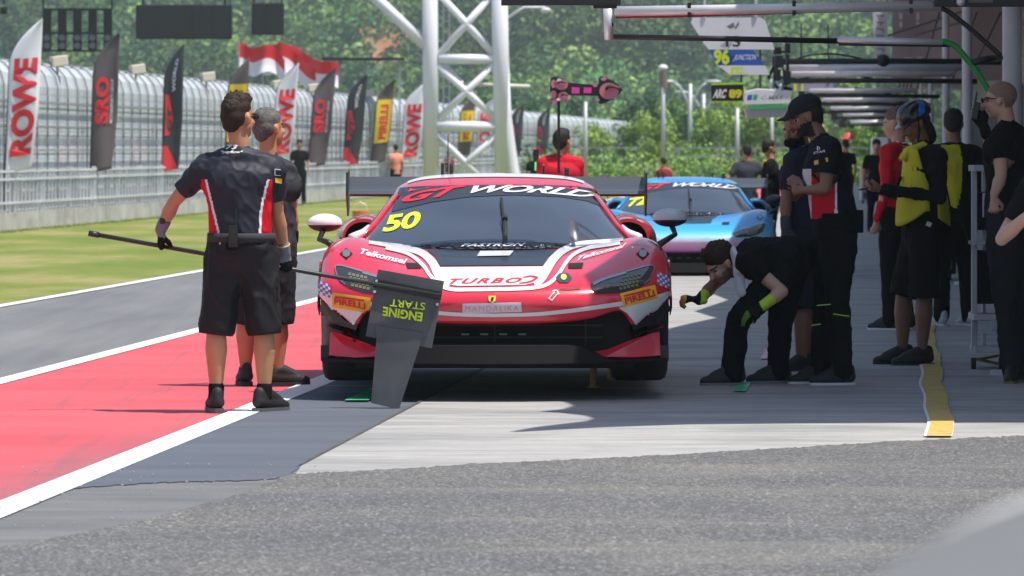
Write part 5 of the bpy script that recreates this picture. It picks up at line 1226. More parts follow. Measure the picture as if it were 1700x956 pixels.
# ---- 3: man in red with the arrow board, far behind the car
Y3 = 52.0; X3 = (930-850)/F*Y3
J = px_joints(X3, Y3, dict(head=(934, 236), neck=(930, 259), pel=(930, 345), shL=(902, 272), shR=(958, 272), elL=(898, 315, .1), wrL=(918, 280, .35), elR=(963, 316, .1), wrR=(930, 320, .3), hipL=(917, 352), hipR=(943, 352), knL=(915, 420), knR=(944, 420), anL=(914, 478), anR=(945, 478)))
r3, V, c, M = person('man in plain red T-shirt behind the red car, holding up the pink arrow board', X3, Y3, J, dict(head=(-35, 4), skin='tan', handL=dict(d=(.1, .2, 1), n=(0, 1, 0), curl=1), handR=dict(curl=.6)),
    dict(hair=dict(col='dark', vol=1.03, top=1, spike=.005), shirt=dict(mats=[cloth('bright red shirt', (.62, .02, .04))], sleeve=.6), legs=dict(kind='trousers', mat=BLKC), shoes={}), vox=.013, seed=3)
mb = MB(); W3 = Vector((X3, Y3, 0)); bv = back_bvh(r3)
stick(r3, W3, bv, mb, [(926, 255), (934, 255), (933, 257), (927, 257)], [(0, 1, 2, 3)]); mb.build('collar_mark', WHC, r3)

# ---- 4: bearded man in the cap
Y4 = 32.2; X4 = (1388-850)/F*Y4
def p4fn(C, V):
    px = 850+(C[:, 0]+X4)/(Y4+C[:, 1])*F; py = HOR-(C[:, 2]-CAMH)/(Y4+C[:, 1])*F; mi = np.zeros(len(C), int)
    a = (py > 292) & (px < 1389-np.clip((py-292)/60, 0, 1)*-2); mi[a & (px > 1386)] = 2; mi[a & (px <= 1386)] = 1; mi[(py > 280) & (px < 1347)] = 2; mi[py > 364] = 0; return mi
J = px_joints(X4, Y4, dict(head=(1338, 194), neck=(1362, 232), pel=(1388, 375), shL=(1372, 252, .20), shR=(1378, 246, -.19), elL=(1360, 318, .22), wrL=(1332, 306, .05), elR=(1370, 314, -.21), wrR=(1338, 316, -.10),
    hipL=(1382, 395, .09), hipR=(1392, 395, -.09), knL=(1372, 505, .10), knR=(1390, 505, -.08), anL=(1362, 618, .12), anR=(1398, 618, -.06)))
r4, V, c, M = person('bearded man in dark baseball cap, black and red shirt and black trousers, looking down', X4, Y4, J,
    dict(head=(97, -18), skin='brown', beard=1, handL=dict(d=(-.5, -1, .2), curl=.7), handR=dict(d=(-1, .8, 0), curl=.7), toeL=(-.12, -.03, -.05), toeR=(-.12, -.02, -.05), fat=1.04, calf=(.01, 0, 0)),
    dict(hair=dict(col='dark', vol=.985, spike=.002), shirt=dict(mats=[cloth('shaded blue black shirt', (.011, .013, .020)), REDC, WHC], fn=p4fn, hem=.04, sleeve=.50), legs=dict(kind='trousers', mat=BLKC, fold=.011), shoes=dict(mat=SHOE, sole=WSOLE, lace=LACE)), vox=.0078, seed=21)  # darker copy of the blue black shirt, shade put into its colour
def cap(root, c, M, m, name='cap', hat_k=1.0):
    mb = MB(); h = on_head(root, c, M)
    mb.ell(h((0, -.012, .062)), (.086*hat_k, .108*hat_k, .075*hat_k), M, 24, 16); me = fused(mb, .008, 2)
    bm = bmesh.new(); bm.from_mesh(me); bmesh.ops.bisect_plane(bm, geom=bm.verts[:]+bm.edges[:]+bm.faces[:], plane_co=h((0, 0, .035)), plane_no=M @ Vector((0, -.12, -1)), clear_outer=True); bm.to_mesh(me); bm.free()
    o = link_mesh(name, me, root, m); mb = MB(); A = []
    for i in range(9):
        a = -1.15+2.3*i/8; row = []
        for j in range(6):
            q = j/5; row.append(tuple(h((.075*math.sin(a)*(1+.02*q), .075+.02*math.cos(a)*0+(.02+.085*math.cos(a)**.8)*q if j else .055*math.cos(a)+.02, .050-.012*q-.018*math.sin(a)**2))))
        A.append(row)
    grid_add(mb, np.array(A)); b = mb.build('brim', m, o, smooth=True); s_ = b.modifiers.new('s', 'SOLIDIFY'); s_.thickness = .005; return o
cap(r4, c, M, cloth('dark cap', (.022, .026, .036)), hat_k=1.02)
W4 = Vector((X4, Y4, 0)); bv = back_bvh(r4); mb = MB(); stick(r4, W4, bv, mb, [(1351, 267), (1374, 261), (1375, 268), (1352, 274)], [(0, 1, 2, 3)], .010); mb.build('sleeve_band', mat('yellow band patch', (.75, .48, .05), .5), r4)
mb = MB(); stick_text(r4, W4, bv, mb, 'STAR', (1350, 256), (20, -4), (1, -4), bold=.02); stick(r4, W4, bv, mb, [(1354, 246), (1357, 242), (1361, 244), (1361, 248), (1357, 250)], [(0, 1, 2, 3, 4)], .006); mb.build('sleeve_lettering', WHC, r4)
mb = MB(); q = V['pel']; 
mb.loft([[q+Vector((.150*math.cos(a), .185*math.sin(a), .03+z)) for a in [2*math.pi*k/32 for k in range(32)]] for z in (0, .05)], cap=False); mb.box(q+Vector((-.08, -.17, .0)), (.09, .06, .10)); mb.box(q+Vector((.13, -.08, .03)), (.06, .1, .14)); mb.build('tool_belt', BLKC, r4, bevel=.006)
mb = MB(); yg = mat('lime piping', (.45, .85, .05), .5)
for a, b in (((1356, 507), (1379, 505)), ((1383, 521), (1410, 525)), ((1347, 540), (1362, 538))): mb.bar(at(a[0], a[1], Y4-.155)-W4, at(b[0], b[1], Y4-.155)-W4, .005)
mb.build('trouser_piping', yg, r4)

# ---- 5: man beside him, half hidden
Y5 = 33.9; X5 = (1322-850)/F*Y5
J = px_joints(X5, Y5, dict(head=(1322, 213), neck=(1330, 250), pel=(1335, 385), shL=(1318, 268, -.14), shR=(1345, 266, .16), elL=(1305, 330, -.16), wrL=(1304, 378, -.2), elR=(1352, 330, .2), wrR=(1340, 375, .1),
    hipL=(1332, 400, -.08), hipR=(1340, 400, .08), knL=(1334, 500, -.06), knR=(1342, 500, .1), anL=(1330, 606, -.06), anR=(1345, 606, .1)))
r5, V, c, M = person('man in navy shirt and shorts with black neck scarf, behind the bearded man', X5, Y5, J,
    dict(head=(140, -16), skin='brown', handL=dict(d=(.1, -.2, -1), curl=.5), handR=dict(curl=.5), toeL=(-.08, -.08, -.05), toeR=(-.08, -.08, -.05), calf=(.01, .01, 0)),
    dict(hair=dict(col='dark', vol=1.0, spike=.003), shirt=dict(mats=[cloth('navy shirt', (.022, .025, .045))], hem=.05, sleeve=.66), legs=dict(kind='shorts', mat=cloth('navy shorts', (.02, .022, .035)), len=1.02), shoes=dict(mat=SHOE, sole=WSOLE), gloveL=dict(mats=[cloth('slate glove', (.07, .08, .10))], cuff=.06)), seed=31)
mb = MB(); h = on_head(r5, c, M); mb.cone(h((0, .02, -.075)), h((0, -.01, -.15)), .062, .075, 16); mb.ell(h((0, .075, -.07)), (.05, .045, .04), M); me = fused(mb, .009, 3); folds(me, .006, 4, 40); link_mesh('neck_scarf', me, r5, BLKC)

# ---- 6: man bending towards the wheel
Y6 = 32.3; X6 = (1250-850)/F*Y6
J = px_joints(X6, Y6, dict(head=(1197, 437, -.02), neck=(1226, 430), pel=(1310, 428), shL=(1240, 436, -.19), shR=(1238, 424, .19), elL=(1299, 484, -.24), wrL=(1264, 509, -.30), elR=(1183, 474, .10), wrR=(1161, 498, -.02),
    hipL=(1300, 452, -.08), hipR=(1312, 450, .09), knL=(1226, 530, -.14), knR=(1296, 530, .12), anL=(1216, 620, -.16), anR=(1292, 617, .12)))
r6, V, c, M = person('brown-haired man in black bending forward beside the red car, gloved hand on his knee', X6, Y6, J,
    dict(head=(118, -38), skin='light', beard=2, handL=dict(d=(-1, .05, -.55), n=(0, .3, -1), curl=.25, side=1), handR=dict(d=(-1, -.1, .15), n=(0, .2, -1), curl=.75, side=-1), toeL=(-.12, -.03, -.05), toeR=(-.12, -.03, -.05), calf=(.015, 0, 0), fat=.98),
    dict(hair=dict(col='brown', vol=1.06, top=1, spike=.006), shirt=dict(mats=[BLKC], hem=.02, sleeve=.42, fold=.009), legs=dict(kind='trousers', mat=BLKC, fold=.010), shoes=dict(mat=mat('dark grey shoe', (.022, .022, .026), .7), sole=mat('mid grey sole', (.20, .20, .22), .6)),
         gloveL=dict(mats=[BLKG, mat('lime glove cuff', (.45, .72, .03), .6), mat('lime glove finger', (.12, .28, .02), .7)], split=.0, cuff=.10), gloveR=dict(mats=[BLKG, mat('lime glove cuff', (.45, .72, .03), .6), mat('amber glove finger', (.62, .42, .06), .7)], split=-.005, cuff=.06)), vox=.0078, seed=41)
mb = MB(); mb.cone(V['neck']+Vector((-.03, -.10, .035)), V['neck']+Vector((-.01, -.155, -.07)), .036, .035, 12, sq=.55); mb.cone(V['neck']+Vector((-.01, -.155, -.07)), V['neck']+Vector((.01, -.16, -.20)), .035, .032, 12, sq=.5); mb.cone(V['neck']+Vector((-.035, -.08, .045)), V['neck']+Vector((-.03, .06, .05)), .034, .034, 12, sq=.6)
me = fused(mb, .008, 3); folds(me, .005, 3, 50, (1, 1, 1)); link_mesh('neck_towel', me, r6, mat('white towel', (.72, .74, .76), .9, bump=.4, bscale=150))

# ---- 7: marshal with bicycle helmet and yellow bib
Y7 = 35.2; X7 = (1518-850)/F*Y7; YEB = cloth('yellow bib', (.60, .56, .04)); LSL = cloth('black long sleeve', (.012, .012, .014))
def p7fn(C, V):
    px = 850+(C[:, 0]+X7)/(Y7+C[:, 1])*F; py = HOR-(C[:, 2]-CAMH)/(Y7+C[:, 1])*F; mi = np.zeros(len(C), int)
    mi[(px < 1553) & (px > 1476) & (py > 246) & (py < 372)] = 1; mi[(px > 1574) & (py > 250) & (py < 350)] = 1; return mi
J = px_joints(X7, Y7, dict(head=(1519, 205), neck=(1530, 241), pel=(1532, 385), shL=(1528, 262, .19), shR=(1556, 260, -.17), elL=(1525, 330, .20), wrL=(1466, 316, .02), elR=(1560, 328, -.20), wrR=(1468, 314, -.24),
    hipL=(1524, 402, .08), hipR=(1536, 402, -.08), knL=(1500, 490, .07), knR=(1535, 492, -.08), anL=(1498, 585, .08), anR=(1530, 587, -.10)))
r7, V, c, M = person('marshal in black and blue cycle helmet and yellow bib, looking at his hands', X7, Y7, J,
    dict(head=(112, -26), skin='brown', handL=dict(d=(-1, -.2, .1), n=(0, -.3, 1), curl=.45), handR=dict(d=(-1, .3, .05), n=(0, .5, 1), curl=.5, side=-1), toeL=(-.12, -.03, -.05), toeR=(-.12, -.02, -.05), calf=(.015, 0, 0)),
    dict(hair=dict(col='dark', vol=1.0, long=1, spike=.004), shirt=dict(mats=[LSL], long=1, hem=.04, fold=.008), legs=dict(kind='shorts', mat=cloth('black shorts', (.010, .010, .012)), len=.93, w=.104), shoes=dict(mat=SHOE, sole=mat('black sole', (.02, .02, .02), .7))), seed=51)
W7 = Vector((X7, Y7, 0))
# bib: front and back panels over the shoulders
mb = MB(); up = (V['neck']-V['pel']).normalized(); ch = V['pel'].lerp(V['neck'], .62)
def bibpt(a, z): w2 = .160-.055*max(0, z-.2)/.36+.010*math.cos(z*9); return Vector((V['pel'].x+(V['neck'].x-V['pel'].x)*z/.58, V['pel'].y, V['pel'].z+z))+Vector((-math.cos(a)*(w2+.01), math.sin(a)*(w2+.075), 0))
for a0, a1 in ((-1.75, 1.0), (math.pi-.75, math.pi+1.05)):
    A = np.array([[tuple(bibpt((a0+a1)/2+(a-(a0+a1)/2)*(1 if z < .32 else 1-.40*(z-.32)/.26), z)) for z in np.linspace(.04+.07*min(1.2, abs(a-(a0+a1)/2))**2, .56, 20)] for a in np.linspace(a0, a1, 18)]); grid_add(mb, A)
me = mb.mesh(); P = coords(me); d = wav(P, 20, 5, 8, (1, 1, .4)); P[:, 0] += d*.012*np.sign(P[:, 0]-P[:, 0].mean()); setco(me, P); bo = link_mesh('bib', me, r7, YEB); s_ = bo.modifiers.new('s', 'SOLIDIFY'); s_.thickness = .006
for y_ in (-.105, .105):
    mb = MB(); mb.tube([V['neck']+Vector((-.13, y_, -.10)), V['neck']+Vector((-.085, y_, -.035)), V['neck']+Vector((-.0, y_*.95, .004)), V['neck']+Vector((.09, y_, -.06))], [.024, .028, .026, .022], 8); mb.build('bib_strap', YEB, r7, smooth=True)
bvb = BVHTree.FromPolygons([v.co.copy() for v in bo.data.vertices], [tuple(p.vertices) for p in bo.data.polygons])
mb = MB(); stick_text(r7, W7, bvb, mb, '16', (1487, 310), (26, 6), (4, -19), bold=.03, shear=.1); stick_text(r7, W7, bvb, mb, 'SA', (1504, 281), (12, 2), (2, -8), bold=.02); mb.build('bib_lettering', BLKC, r7)
# helmet with vents and blue flashes
mb = MB(); h = on_head(r7, c, M); mb.ell(h((0, -.02, .062)), (.098, .128, .092), M, 28, 20); me = fused(mb, .007, 2); bm = bmesh.new(); bm.from_mesh(me); bmesh.ops.bisect_plane(bm, geom=bm.verts[:]+bm.edges[:]+bm.faces[:], plane_co=h((0, 0, .028)), plane_no=M @ Vector((0, 0, -1)), clear_outer=True); bm.to_mesh(me); bm.free()
P = coords(me); N = normals(me); Q = (P-np.array(c)) @ np.array(M.inverted()).T
g_ = np.cos(Q[:, 0]*2*math.pi/.044)*np.clip((Q[:, 2]-.05)*25, 0, 1)*np.clip(1-np.abs(Q[:, 1]+.02)*7, 0, 1); setco(me, P-N*(np.clip(g_, 0, 1)*.016)[:, None])
HB = mat('helmet black', (.012, .013, .016), .25, coat=.7); HBl = mat('helmet blue', (.02, .17, .62), .3, coat=.5); o = link_mesh('helmet', me, r7, [HB, HBl])
Cq = (centres(me)-np.array(c)) @ np.array(M.inverted()).T; fl = (np.sin(Cq[:, 1]*46+Cq[:, 2]*30+1.5) > .35) & (np.abs(Cq[:, 0]) > .028) & (Cq[:, 1] < .015) & (Cq[:, 1] > -.12) & (Cq[:, 2] > .05); me.polygons.foreach_set('material_index', fl.astype(int)); me.update()
mb = MB(); A = []
for i in range(9):
    a = -1.1+2.2*i/8; A.append([tuple(h((.085*math.sin(a), .07+(.012+.055*math.cos(a))*q, .040-.014*q))) for q in np.linspace(0, 1, 5)])
grid_add(mb, np.array(A)); b = mb.build('visor', HB, o, smooth=True); s_ = b.modifiers.new('s', 'SOLIDIFY'); s_.thickness = .005
mb = MB(); mb.tube([h((.08, .0, .03)), h((.075, .03, -.05)), h((.03, .06, -.125)), h((0, .065, -.13)), h((-.03, .06, -.125)), h((-.075, .03, -.05)), h((-.08, 0, .03))], .006, 6); mb.build('chin_strap', BLKC, o)
ph = tag(bpy.data.objects.new('phone', None), 'dark mobile phone held in the hands of the helmeted marshal', 'phone'); COL.objects.link(ph); pp = at(1434, 313, Y7-.12); ph.location = pp
mb = MB(); mb.box((0, 0, 0), (.07, .13, .010), ry=-.3); mb.build('phone_case', M_BLK, ph, bevel=.003)
mb = MB(); mb.box((-.002, 0, .0065), (.062, .118, .002), ry=-.3); mb.build('phone_screen', mat('phone glass', (.02, .03, .04), .05), ph)
bg_ = MB(); q = at(1580, 398, Y7+.1)-W7; bg_.ell(q, (.11, .12, .14), seg=18, rings=12); me = fused(bg_, .012, 2); folds(me, .008, 9, 18); link_mesh('shoulder_bag', me, r7, BLKC)
mb = MB(); mb.tube([q+Vector((0, -.05, .12)), V['shR']+Vector((.01, -.0, .04)), V['neck']+Vector((-.06, -.12, -.10)), q+Vector((-.04, -.14, .05))], .012, 6); mb.build('bag_strap', BLKC, r7)
mb = MB(); mb.box(at(1542, 372, Y7-.22)-W7, (.035, .01, .03), ry=.4); mb.build('white_tag', WHC, r7)

# ---- helper for people further off
def stander(label, px, Y, top, yaw, shirt, legs, sk='tan', hair='dark', group=None, seed=1, long=False, arms='down', headyaw=None, bare=False, sl=.6, vox=.016, sxx=0, fat=1.0, shoes=None, pitch=-8, shfn=None):
    X = (px-850)/F*Y+sxx; H = CAMH+(HOR-top)/F*Y; k = H/1.78; Rz = Matrix.Rotation(R(yaw), 3, 'Z')
    q = lambda x, y, z: tuple(Rz @ Vector((x*k, y*k, z*k)))
    J = dict(head=q(0, .02, 1.665), neck=q(0, -.01, 1.49), pel=q(0, 0, .95), shL=q(-.185, 0, 1.43), shR=q(.185, 0, 1.43), hipL=q(-.09, 0, .90), hipR=q(.09, 0, .90), knL=q(-.11, .02, .50), knR=q(.11, .02, .50), anL=q(-.12, 0, .09), anR=q(.12, -.02, .09))
    if arms == 'down': J.update(elL=q(-.24, -.02, 1.15), wrL=q(-.25, .06, .90), elR=q(.24, -.02, 1.15), wrR=q(.25, .06, .90))
    if arms == 'fold': J.update(elL=q(-.24, .05, 1.16), wrL=q(-.02, .24, 1.18), elR=q(.24, .05, 1.15), wrR=q(.02, .26, 1.14))
    if arms == 'hips': J.update(elL=q(-.36, -.06, 1.18), wrL=q(-.19, .05, 1.03), elR=q(.36, -.06, 1.18), wrR=q(.19, .05, 1.03))
    t = tuple(Rz @ Vector((0, .12, -.05)))
    return person(label, X, Y, J, dict(head=(headyaw if headyaw is not None else yaw, pitch), skin=sk, toeL=t, toeR=t, fat=fat, calf=tuple(Rz @ Vector((0, -.015, 0)))),
                  dict(hair=None if bare else dict(col=hair, vol=1.02, spike=.004), shirt=dict(mats=shirt if isinstance(shirt, list) else [shirt], long=long, sleeve=sl, fn=shfn), legs=legs, shoes=shoes or dict(mat=SHOE, sole=WSOLE)), vox=vox, group=group, kk=k, seed=seed), k
TRB = dict(kind='trousers', mat=BLKC)
(r8, V, c, M), k8 = stander('man in red and white team jacket standing behind the helmeted marshal', 1490, 42, 181, 60, [REDC], TRB, 'fair', long=True, seed=61, headyaw=75, bare=False, hair='stubble')
mb = MB(); W8 = Vector(r8.location); bv = back_bvh(r8); stick(r8, W8, bv, mb, [(1487, 234), (1492, 234), (1496, 262), (1494, 268)], [(0, 1, 2, 3)]); 
for y_ in (236, 241, 246): stick(r8, W8, bv, mb, [(1498, y_), (1507, y_+1), (1507, y_+3), (1498, y_+2)], [(0, 1, 2, 3)])
mb.build('white_flash', WHC, r8)
def p9fn(C, V):
    X9 = (1585-850)/F*43; px = 850+(C[:, 0]+X9)/(43+C[:, 1])*F; py = HOR-(C[:, 2]-CAMH)/(43+C[:, 1])*F
    return ((px > 1562) & (px < 1598-((py-285)/50)**2*6) & (py > 240) & (py < 348)).astype(int)
(r9, V, c, M), k9 = stander('dark-haired man in black and yellow seen from behind beside the helmeted marshal', 1585, 43, 183, 20, [LSL, YEB], TRB, 'brown', seed=71, long=True, headyaw=-15, shfn=p9fn, shoes=dict(mat=mat('grey white shoe', (.45, .48, .52), .6), sole=WSOLE))
# ---- 10: shaven-headed man at the right edge
Y10 = 32.6; X10 = (1672-850)/F*Y10
J = px_joints(X10, Y10, dict(head=(1661, 166), neck=(1672, 206), pel=(1676, 350), shL=(1660, 232, -.19), shR=(1692, 228, .19), elL=(1662, 292, -.25), wrL=(1650, 325, -.30), elR=(1690, 300, .25), wrR=(1640, 250, .2),
    hipL=(1668, 375, -.09), hipR=(1684, 375, .09), knL=(1668, 490, -.10), knR=(1690, 490, .1), anL=(1680, 614, -.10), anR=(1700, 612, .12)))
J['wrR'] = tuple(at(1634, 212, Y10-.02)-Vector((X10, Y10, 0))); J['elR'] = tuple(at(1650, 262, Y10+.1)-Vector((X10, Y10, 0)))
r10, V, c, M = person('shaven-headed man in plain black T-shirt and trousers beside the silver equipment trolley', X10, Y10, J,
    dict(head=(72, -4), skin='fair', scalp=1, handL=dict(d=(0, -.1, -1), curl=.8), handR=dict(d=(-.35, 0, .6), curl=.9, n=(0, 1, 0)), toeL=(-.02, -.12, -.05), toeR=(-.04, -.12, -.05), fat=1.08, calf=(.01, 0, 0)),
    dict(hair=None, shirt=dict(mats=[BLKC], hem=.04, sleeve=.42, fold=.008), legs=dict(kind='trousers', mat=cloth('charcoal trousers', (.02, .02, .026)), fold=.010), shoes=dict(mat=SHOE, sole=mat('olive sole', (.18, .20, .02), .6)), gloveR=dict(mats=[BLKG])), seed=81)
mb = MB(); h = on_head(r10, c, M); [mb.tube([h((s*.08, -.01, .01)), h((s*.078, .06, .012)), h((s*.05, .108, .008))], .004, 6) for s in (1, -1)]; [mb.ell(h((s*.034, .108, .004)), (.027, .007, .018), M, 12, 8) for s in (1, -1)]; mb.build('sunglasses', M_BLK, r10, smooth=True)
cm = empty('handheld_radio', at(1619, 184, Y10-.02), 'black handheld radio held to the mouth of the shaven-headed man', 'radio')
mb = MB(); mb.box((0, 0, 0), (.045, .06, .11), ry=.2); mb.build('radio_body', M_BLK, cm, bevel=.008)
mb = MB(); mb.tube([(-.0, .015, .05), (.012, .015, .12)], [.007, .005], 8); mb.build('aerial', M_BLK, cm); mb = MB()
for k in range(4): mb.box((-.026, 0, -.03+.02*k), (.006, .04, .008), ry=.2)
mb.build('speaker_slots', M_DARK, cm)
# ---- 11: person mostly outside the frame on the right
Y11 = 28.6; X11 = (1765-850)/F*Y11
J = px_joints(X11, Y11, dict(head=(1756, 180), neck=(1762, 225), pel=(1778, 420), shL=(1728, 285, -.15), shR=(1790, 262, .12), elL=(1661, 404, -.18), wrL=(1712, 352, -.36), elR=(1800, 350, .2), wrR=(1760, 380, -.1),
    hipL=(1760, 440, -.06), hipR=(1795, 440, .08), knL=(1760, 560, -.1), knR=(1795, 560, .08), anL=(1764, 664, -.05), anR=(1802, 660, .1)))
J['elL'] = tuple(at(1663, 397, Y11-.15)-Vector((X11, Y11, 0)))
r11, V, c, M = person('person cut by the right edge, only a bent bare elbow and sleeve showing', X11, Y11, J, dict(head=(80, -6), skin='light', toeL=(-.12, -.02, -.05), toeR=(-.12, -.02, -.05), handL=dict(d=(.7, -.5, .6), curl=.5)),
    dict(hair=dict(col='dark'), shirt=dict(mats=[BLKC], sleeve=.66), legs=TRB, shoes={}), seed=91)

# ---- people further down the lane
stander('man in grey and black shirt seen from behind down the lane, left one of two', 1240, 78, 241, 10, [cloth('grey black shirt', (.05, .055, .07))], dict(kind='shorts', mat=DKG), seed=101, arms='hips', group='people standing far down the pit lane', vox=.02)
(rr, V, c, M), kq = stander('man in black shirt with yellow sleeve patch down the lane, right one of two', 1279, 66, 233, 75, [BLKC], TRB, seed=111, arms='fold', headyaw=-70, group='people standing far down the pit lane', vox=.018)
mb = MB(); bv = back_bvh(rr); stick(rr, Vector(rr.location), bv, mb, [(1266, 265), (1278, 267), (1278, 274), (1266, 272)], [(0, 1, 2, 3)]); mb.build('sleeve_patch', mat('yellow patch', (.85, .5, .03), .5), rr)
SALM = cloth('salmon shirt', (.75, .30, .22))
for i, (px, Y, top, sh, lab) in enumerate(((657, 150, 240, SALM, 'person in salmon pink by the pit wall left of the gantry'), (497, 135, 232, BLKC, 'person in black by the pit wall near the second ROWE flag'), (1102, 105, 262, cloth('dark red shirt', (.22, .03, .03)), 'person in dark red standing far off behind the rear wing'),
        (888, 120, 252, BLKC, 'person in black just left of the man in red, far away'), (1404, 110, 232, BLKC, 'person in dark clothes behind the red umbrella far down the lane'),
        (1455, 90, 232, BLKC, 'person in black leaning by the far garages'), (745, 170, 252, cloth('maroon shirt', (.2, .04, .05)), 'person in maroon seen through the lattice legs'))):
    stander(lab, px, Y, top, 180 if i % 2 else 20, [sh], TRB, seed=120+i, vox=.03, group='people standing far down the pit lane')
# ------------------------------------------------------------------ garages and canopy on the right
CZ = 4.8; k_ = math.cos(R(SUN_EL))/math.sin(R(SUN_EL)); OX, OY = SUNV.x/SUNV.z*CZ, SUNV.y/SUNV.z*CZ
edge = [gnd(*p) for p in ((1720, 705), (1420, 706), (1150, 708), (1000, 713), (858, 721), (900, 713), (985, 703), (996, 699), (985, 694), (940, 689), (905, 687), (945, 683), (962, 677), (950, 671), (905, 666), (985, 656), (1003, 635), (1024, 606), (1050, 585), (1118, 548), (1150, 540), (1196, 530), (1160, 519), (1215, 500), (1185, 488), (1205, 474), (1188, 462), (1225, 450))]  # unseen canopy rim, shaped so its shadow follows these ground points
poly = [(p.x+OX, p.y+OY) for p in edge]+[(lane(.02, 90).x, 90), (lane(0, 300).x, 300), (lane(11, 300).x, 300), (12.6, edge[0].y+OY)]
pb = empty('pit_building', lane(4, 60), 'long grey pit garage building with a flat canopy over the working lane', 'building'); o0 = Vector(lane(4, 60))
g = NT('canopy paint', .7, .3); g.base(g.ramp(g.noise(1.2, 5), [(.3, (.40, .40, .43)), (.7, (.50, .50, .52))]))
mb = MB(); mb.prism([Vector((x, y, CZ))-o0 for x, y in poly], (0, 0, .12)); mb.build('canopy', g.m, pb)
gw2 = mat('garage wall', (.28, .28, .31), .8, var=.15, vscale=.8); gd = mat('unlit garage black', (.02, .02, .024), .9)
mb = MB(); Y = 27.5
while Y < 298:
    for (y0, y1, z0, z1) in ((Y, Y+1.2, 0, 4.79), (Y+1.2, Y+7.8, 3.3, 4.79)): lanebox(mb, 3.6, y0, y1, z0, z1, .3)
    Y += 7.8
for i in range(len(mb.v)): mb.v[i] = tuple(Vector(mb.v[i])-o0)
mb.build('front_wall', gw2, pb)
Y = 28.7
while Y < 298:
    mb = MB(); lanebox(mb, 4.6, Y, Y+6.6, 0, 3.3, .1); mb.v = [tuple(Vector(p)-o0) for p in mb.v]; mb.build('garage_shade_panel', gd, pb); Y += 7.8  # near-black slabs stand in for the darkness inside the garages
mb = MB(); lanebox(mb, 8, 27.5, 298, 0, 4.79, .3); mb.v = [tuple(Vector(p)-o0) for p in mb.v]; mb.build('rear_wall', gw2, pb)
colm = mat('column white', (.55, .57, .60), .45, var=.08)
COLY = (33.6, 56, 82, 122, 175)
for i, Y in enumerate(COLY):
    p = lane(.72, Y); mb = MB(); mb.tube([(0, 0, 0), (0, 0, CZ-.005)], .062 if Y < 40 else .055, 18); mb.tube([(0, 0, 0), (0, 0, .04)], .14, 12); mb.tube([(0, 0, CZ-.05), (0, 0, CZ-.003)], .13, 12)
    o = mb.build('canopy_column', colm, None); o.location = p; shade_auto(o)
    tag(o, ['pale round column beside the shaven-headed man, nearest of the row', 'second pale canopy column, behind the orange hose'][i] if i < 2 else 'pale canopy column farther down the pit lane row', 'column', 'canopy columns along the pit lane')
# hanging boards by the garages
def at0(px, py, Y, o): return at(px, py, Y)-o
r = empty('banner_panel', at(1570, 80, 100), 'large brown mauve banner panel hanging under the canopy', 'banner'); o0 = at(1570, 80, 100)
A = np.array([[tuple(at0(x, y, 100, o0)+Vector((0, .05*math.sin(x*.05), 0))) for y in np.linspace(134, -25, 8)] for x in np.linspace(1481, 1668, 14)]); mb = MB(); grid_add(mb, A); mb.build('cloth', mat('mauve brown cloth', (.40, .31, .31), .85, var=.15, vscale=1.2), r, smooth=True)
mb = MB()
for x, y, w_, h in ((1493, 22, 5, 10), (1493, 36, 5, 9), (1521, 20, 5, 13), (1521, 36, 5, 8), (1500, 95, 14, 3), (1522, 94, 10, 4)): mb.add([at0(x, y, 99.8, o0), at0(x+w_, y, 99.8, o0), at0(x+w_, y+h, 99.8, o0), at0(x, y+h, 99.8, o0)], [(0, 1, 2, 3)])
mb.build('faded_print', mat('faded print', (.62, .56, .55), .8), r)
mb = MB(); 
for a, b in (((1465, 62), (1600, 18)), ((1520, 58), (1592, 38))): mb.bar(at0(*a, 98, o0), at0(*b, 97, o0), .035)
mb.build('stay_cable', M_BLK, r)
r = empty('vertical_banner', at(1463, 105, 96), 'narrow white vertical banner left of the brown panel', 'banner'); o0 = at(1463, 105, 96)
mb = MB(); mb.add([at0(1449, 20, 96, o0), at0(1474, 18, 96, o0), at0(1474, 102, 96, o0), at0(1451, 104, 96, o0)], [(0, 1, 2, 3)]); q = mb.build('cloth', mat('banner white', (.62, .62, .64), .7), r); s_ = q.modifiers.new('s', 'SOLIDIFY'); s_.thickness = .01
mb = MB()
for k in range(7):
    y = 24+k*11; mb.add([at0(1455, y, 95.9, o0), at0(1468, y+1, 95.9, o0), at0(1468, y+4, 95.9, o0), at0(1455, y+3, 95.9, o0)], [(0, 1, 2, 3)]); mb.add([at0(1457+(k % 3)*4, y+3, 95.9, o0), at0(1460+(k % 3)*4, y+3, 95.9, o0), at0(1460+(k % 3)*4, y+8, 95.9, o0), at0(1457+(k % 3)*4, y+8, 95.9, o0)], [(0, 1, 2, 3)])
mb.build('faded_marks', mat('faded marks', (.25, .25, .3), .7), r)
mb = MB(); [mb.bar(at0(x, 19, 96, o0), at0(x, -24, 96, o0), .02) for x in (1451, 1472)]; mb.build('hanger', M_BLK, r)

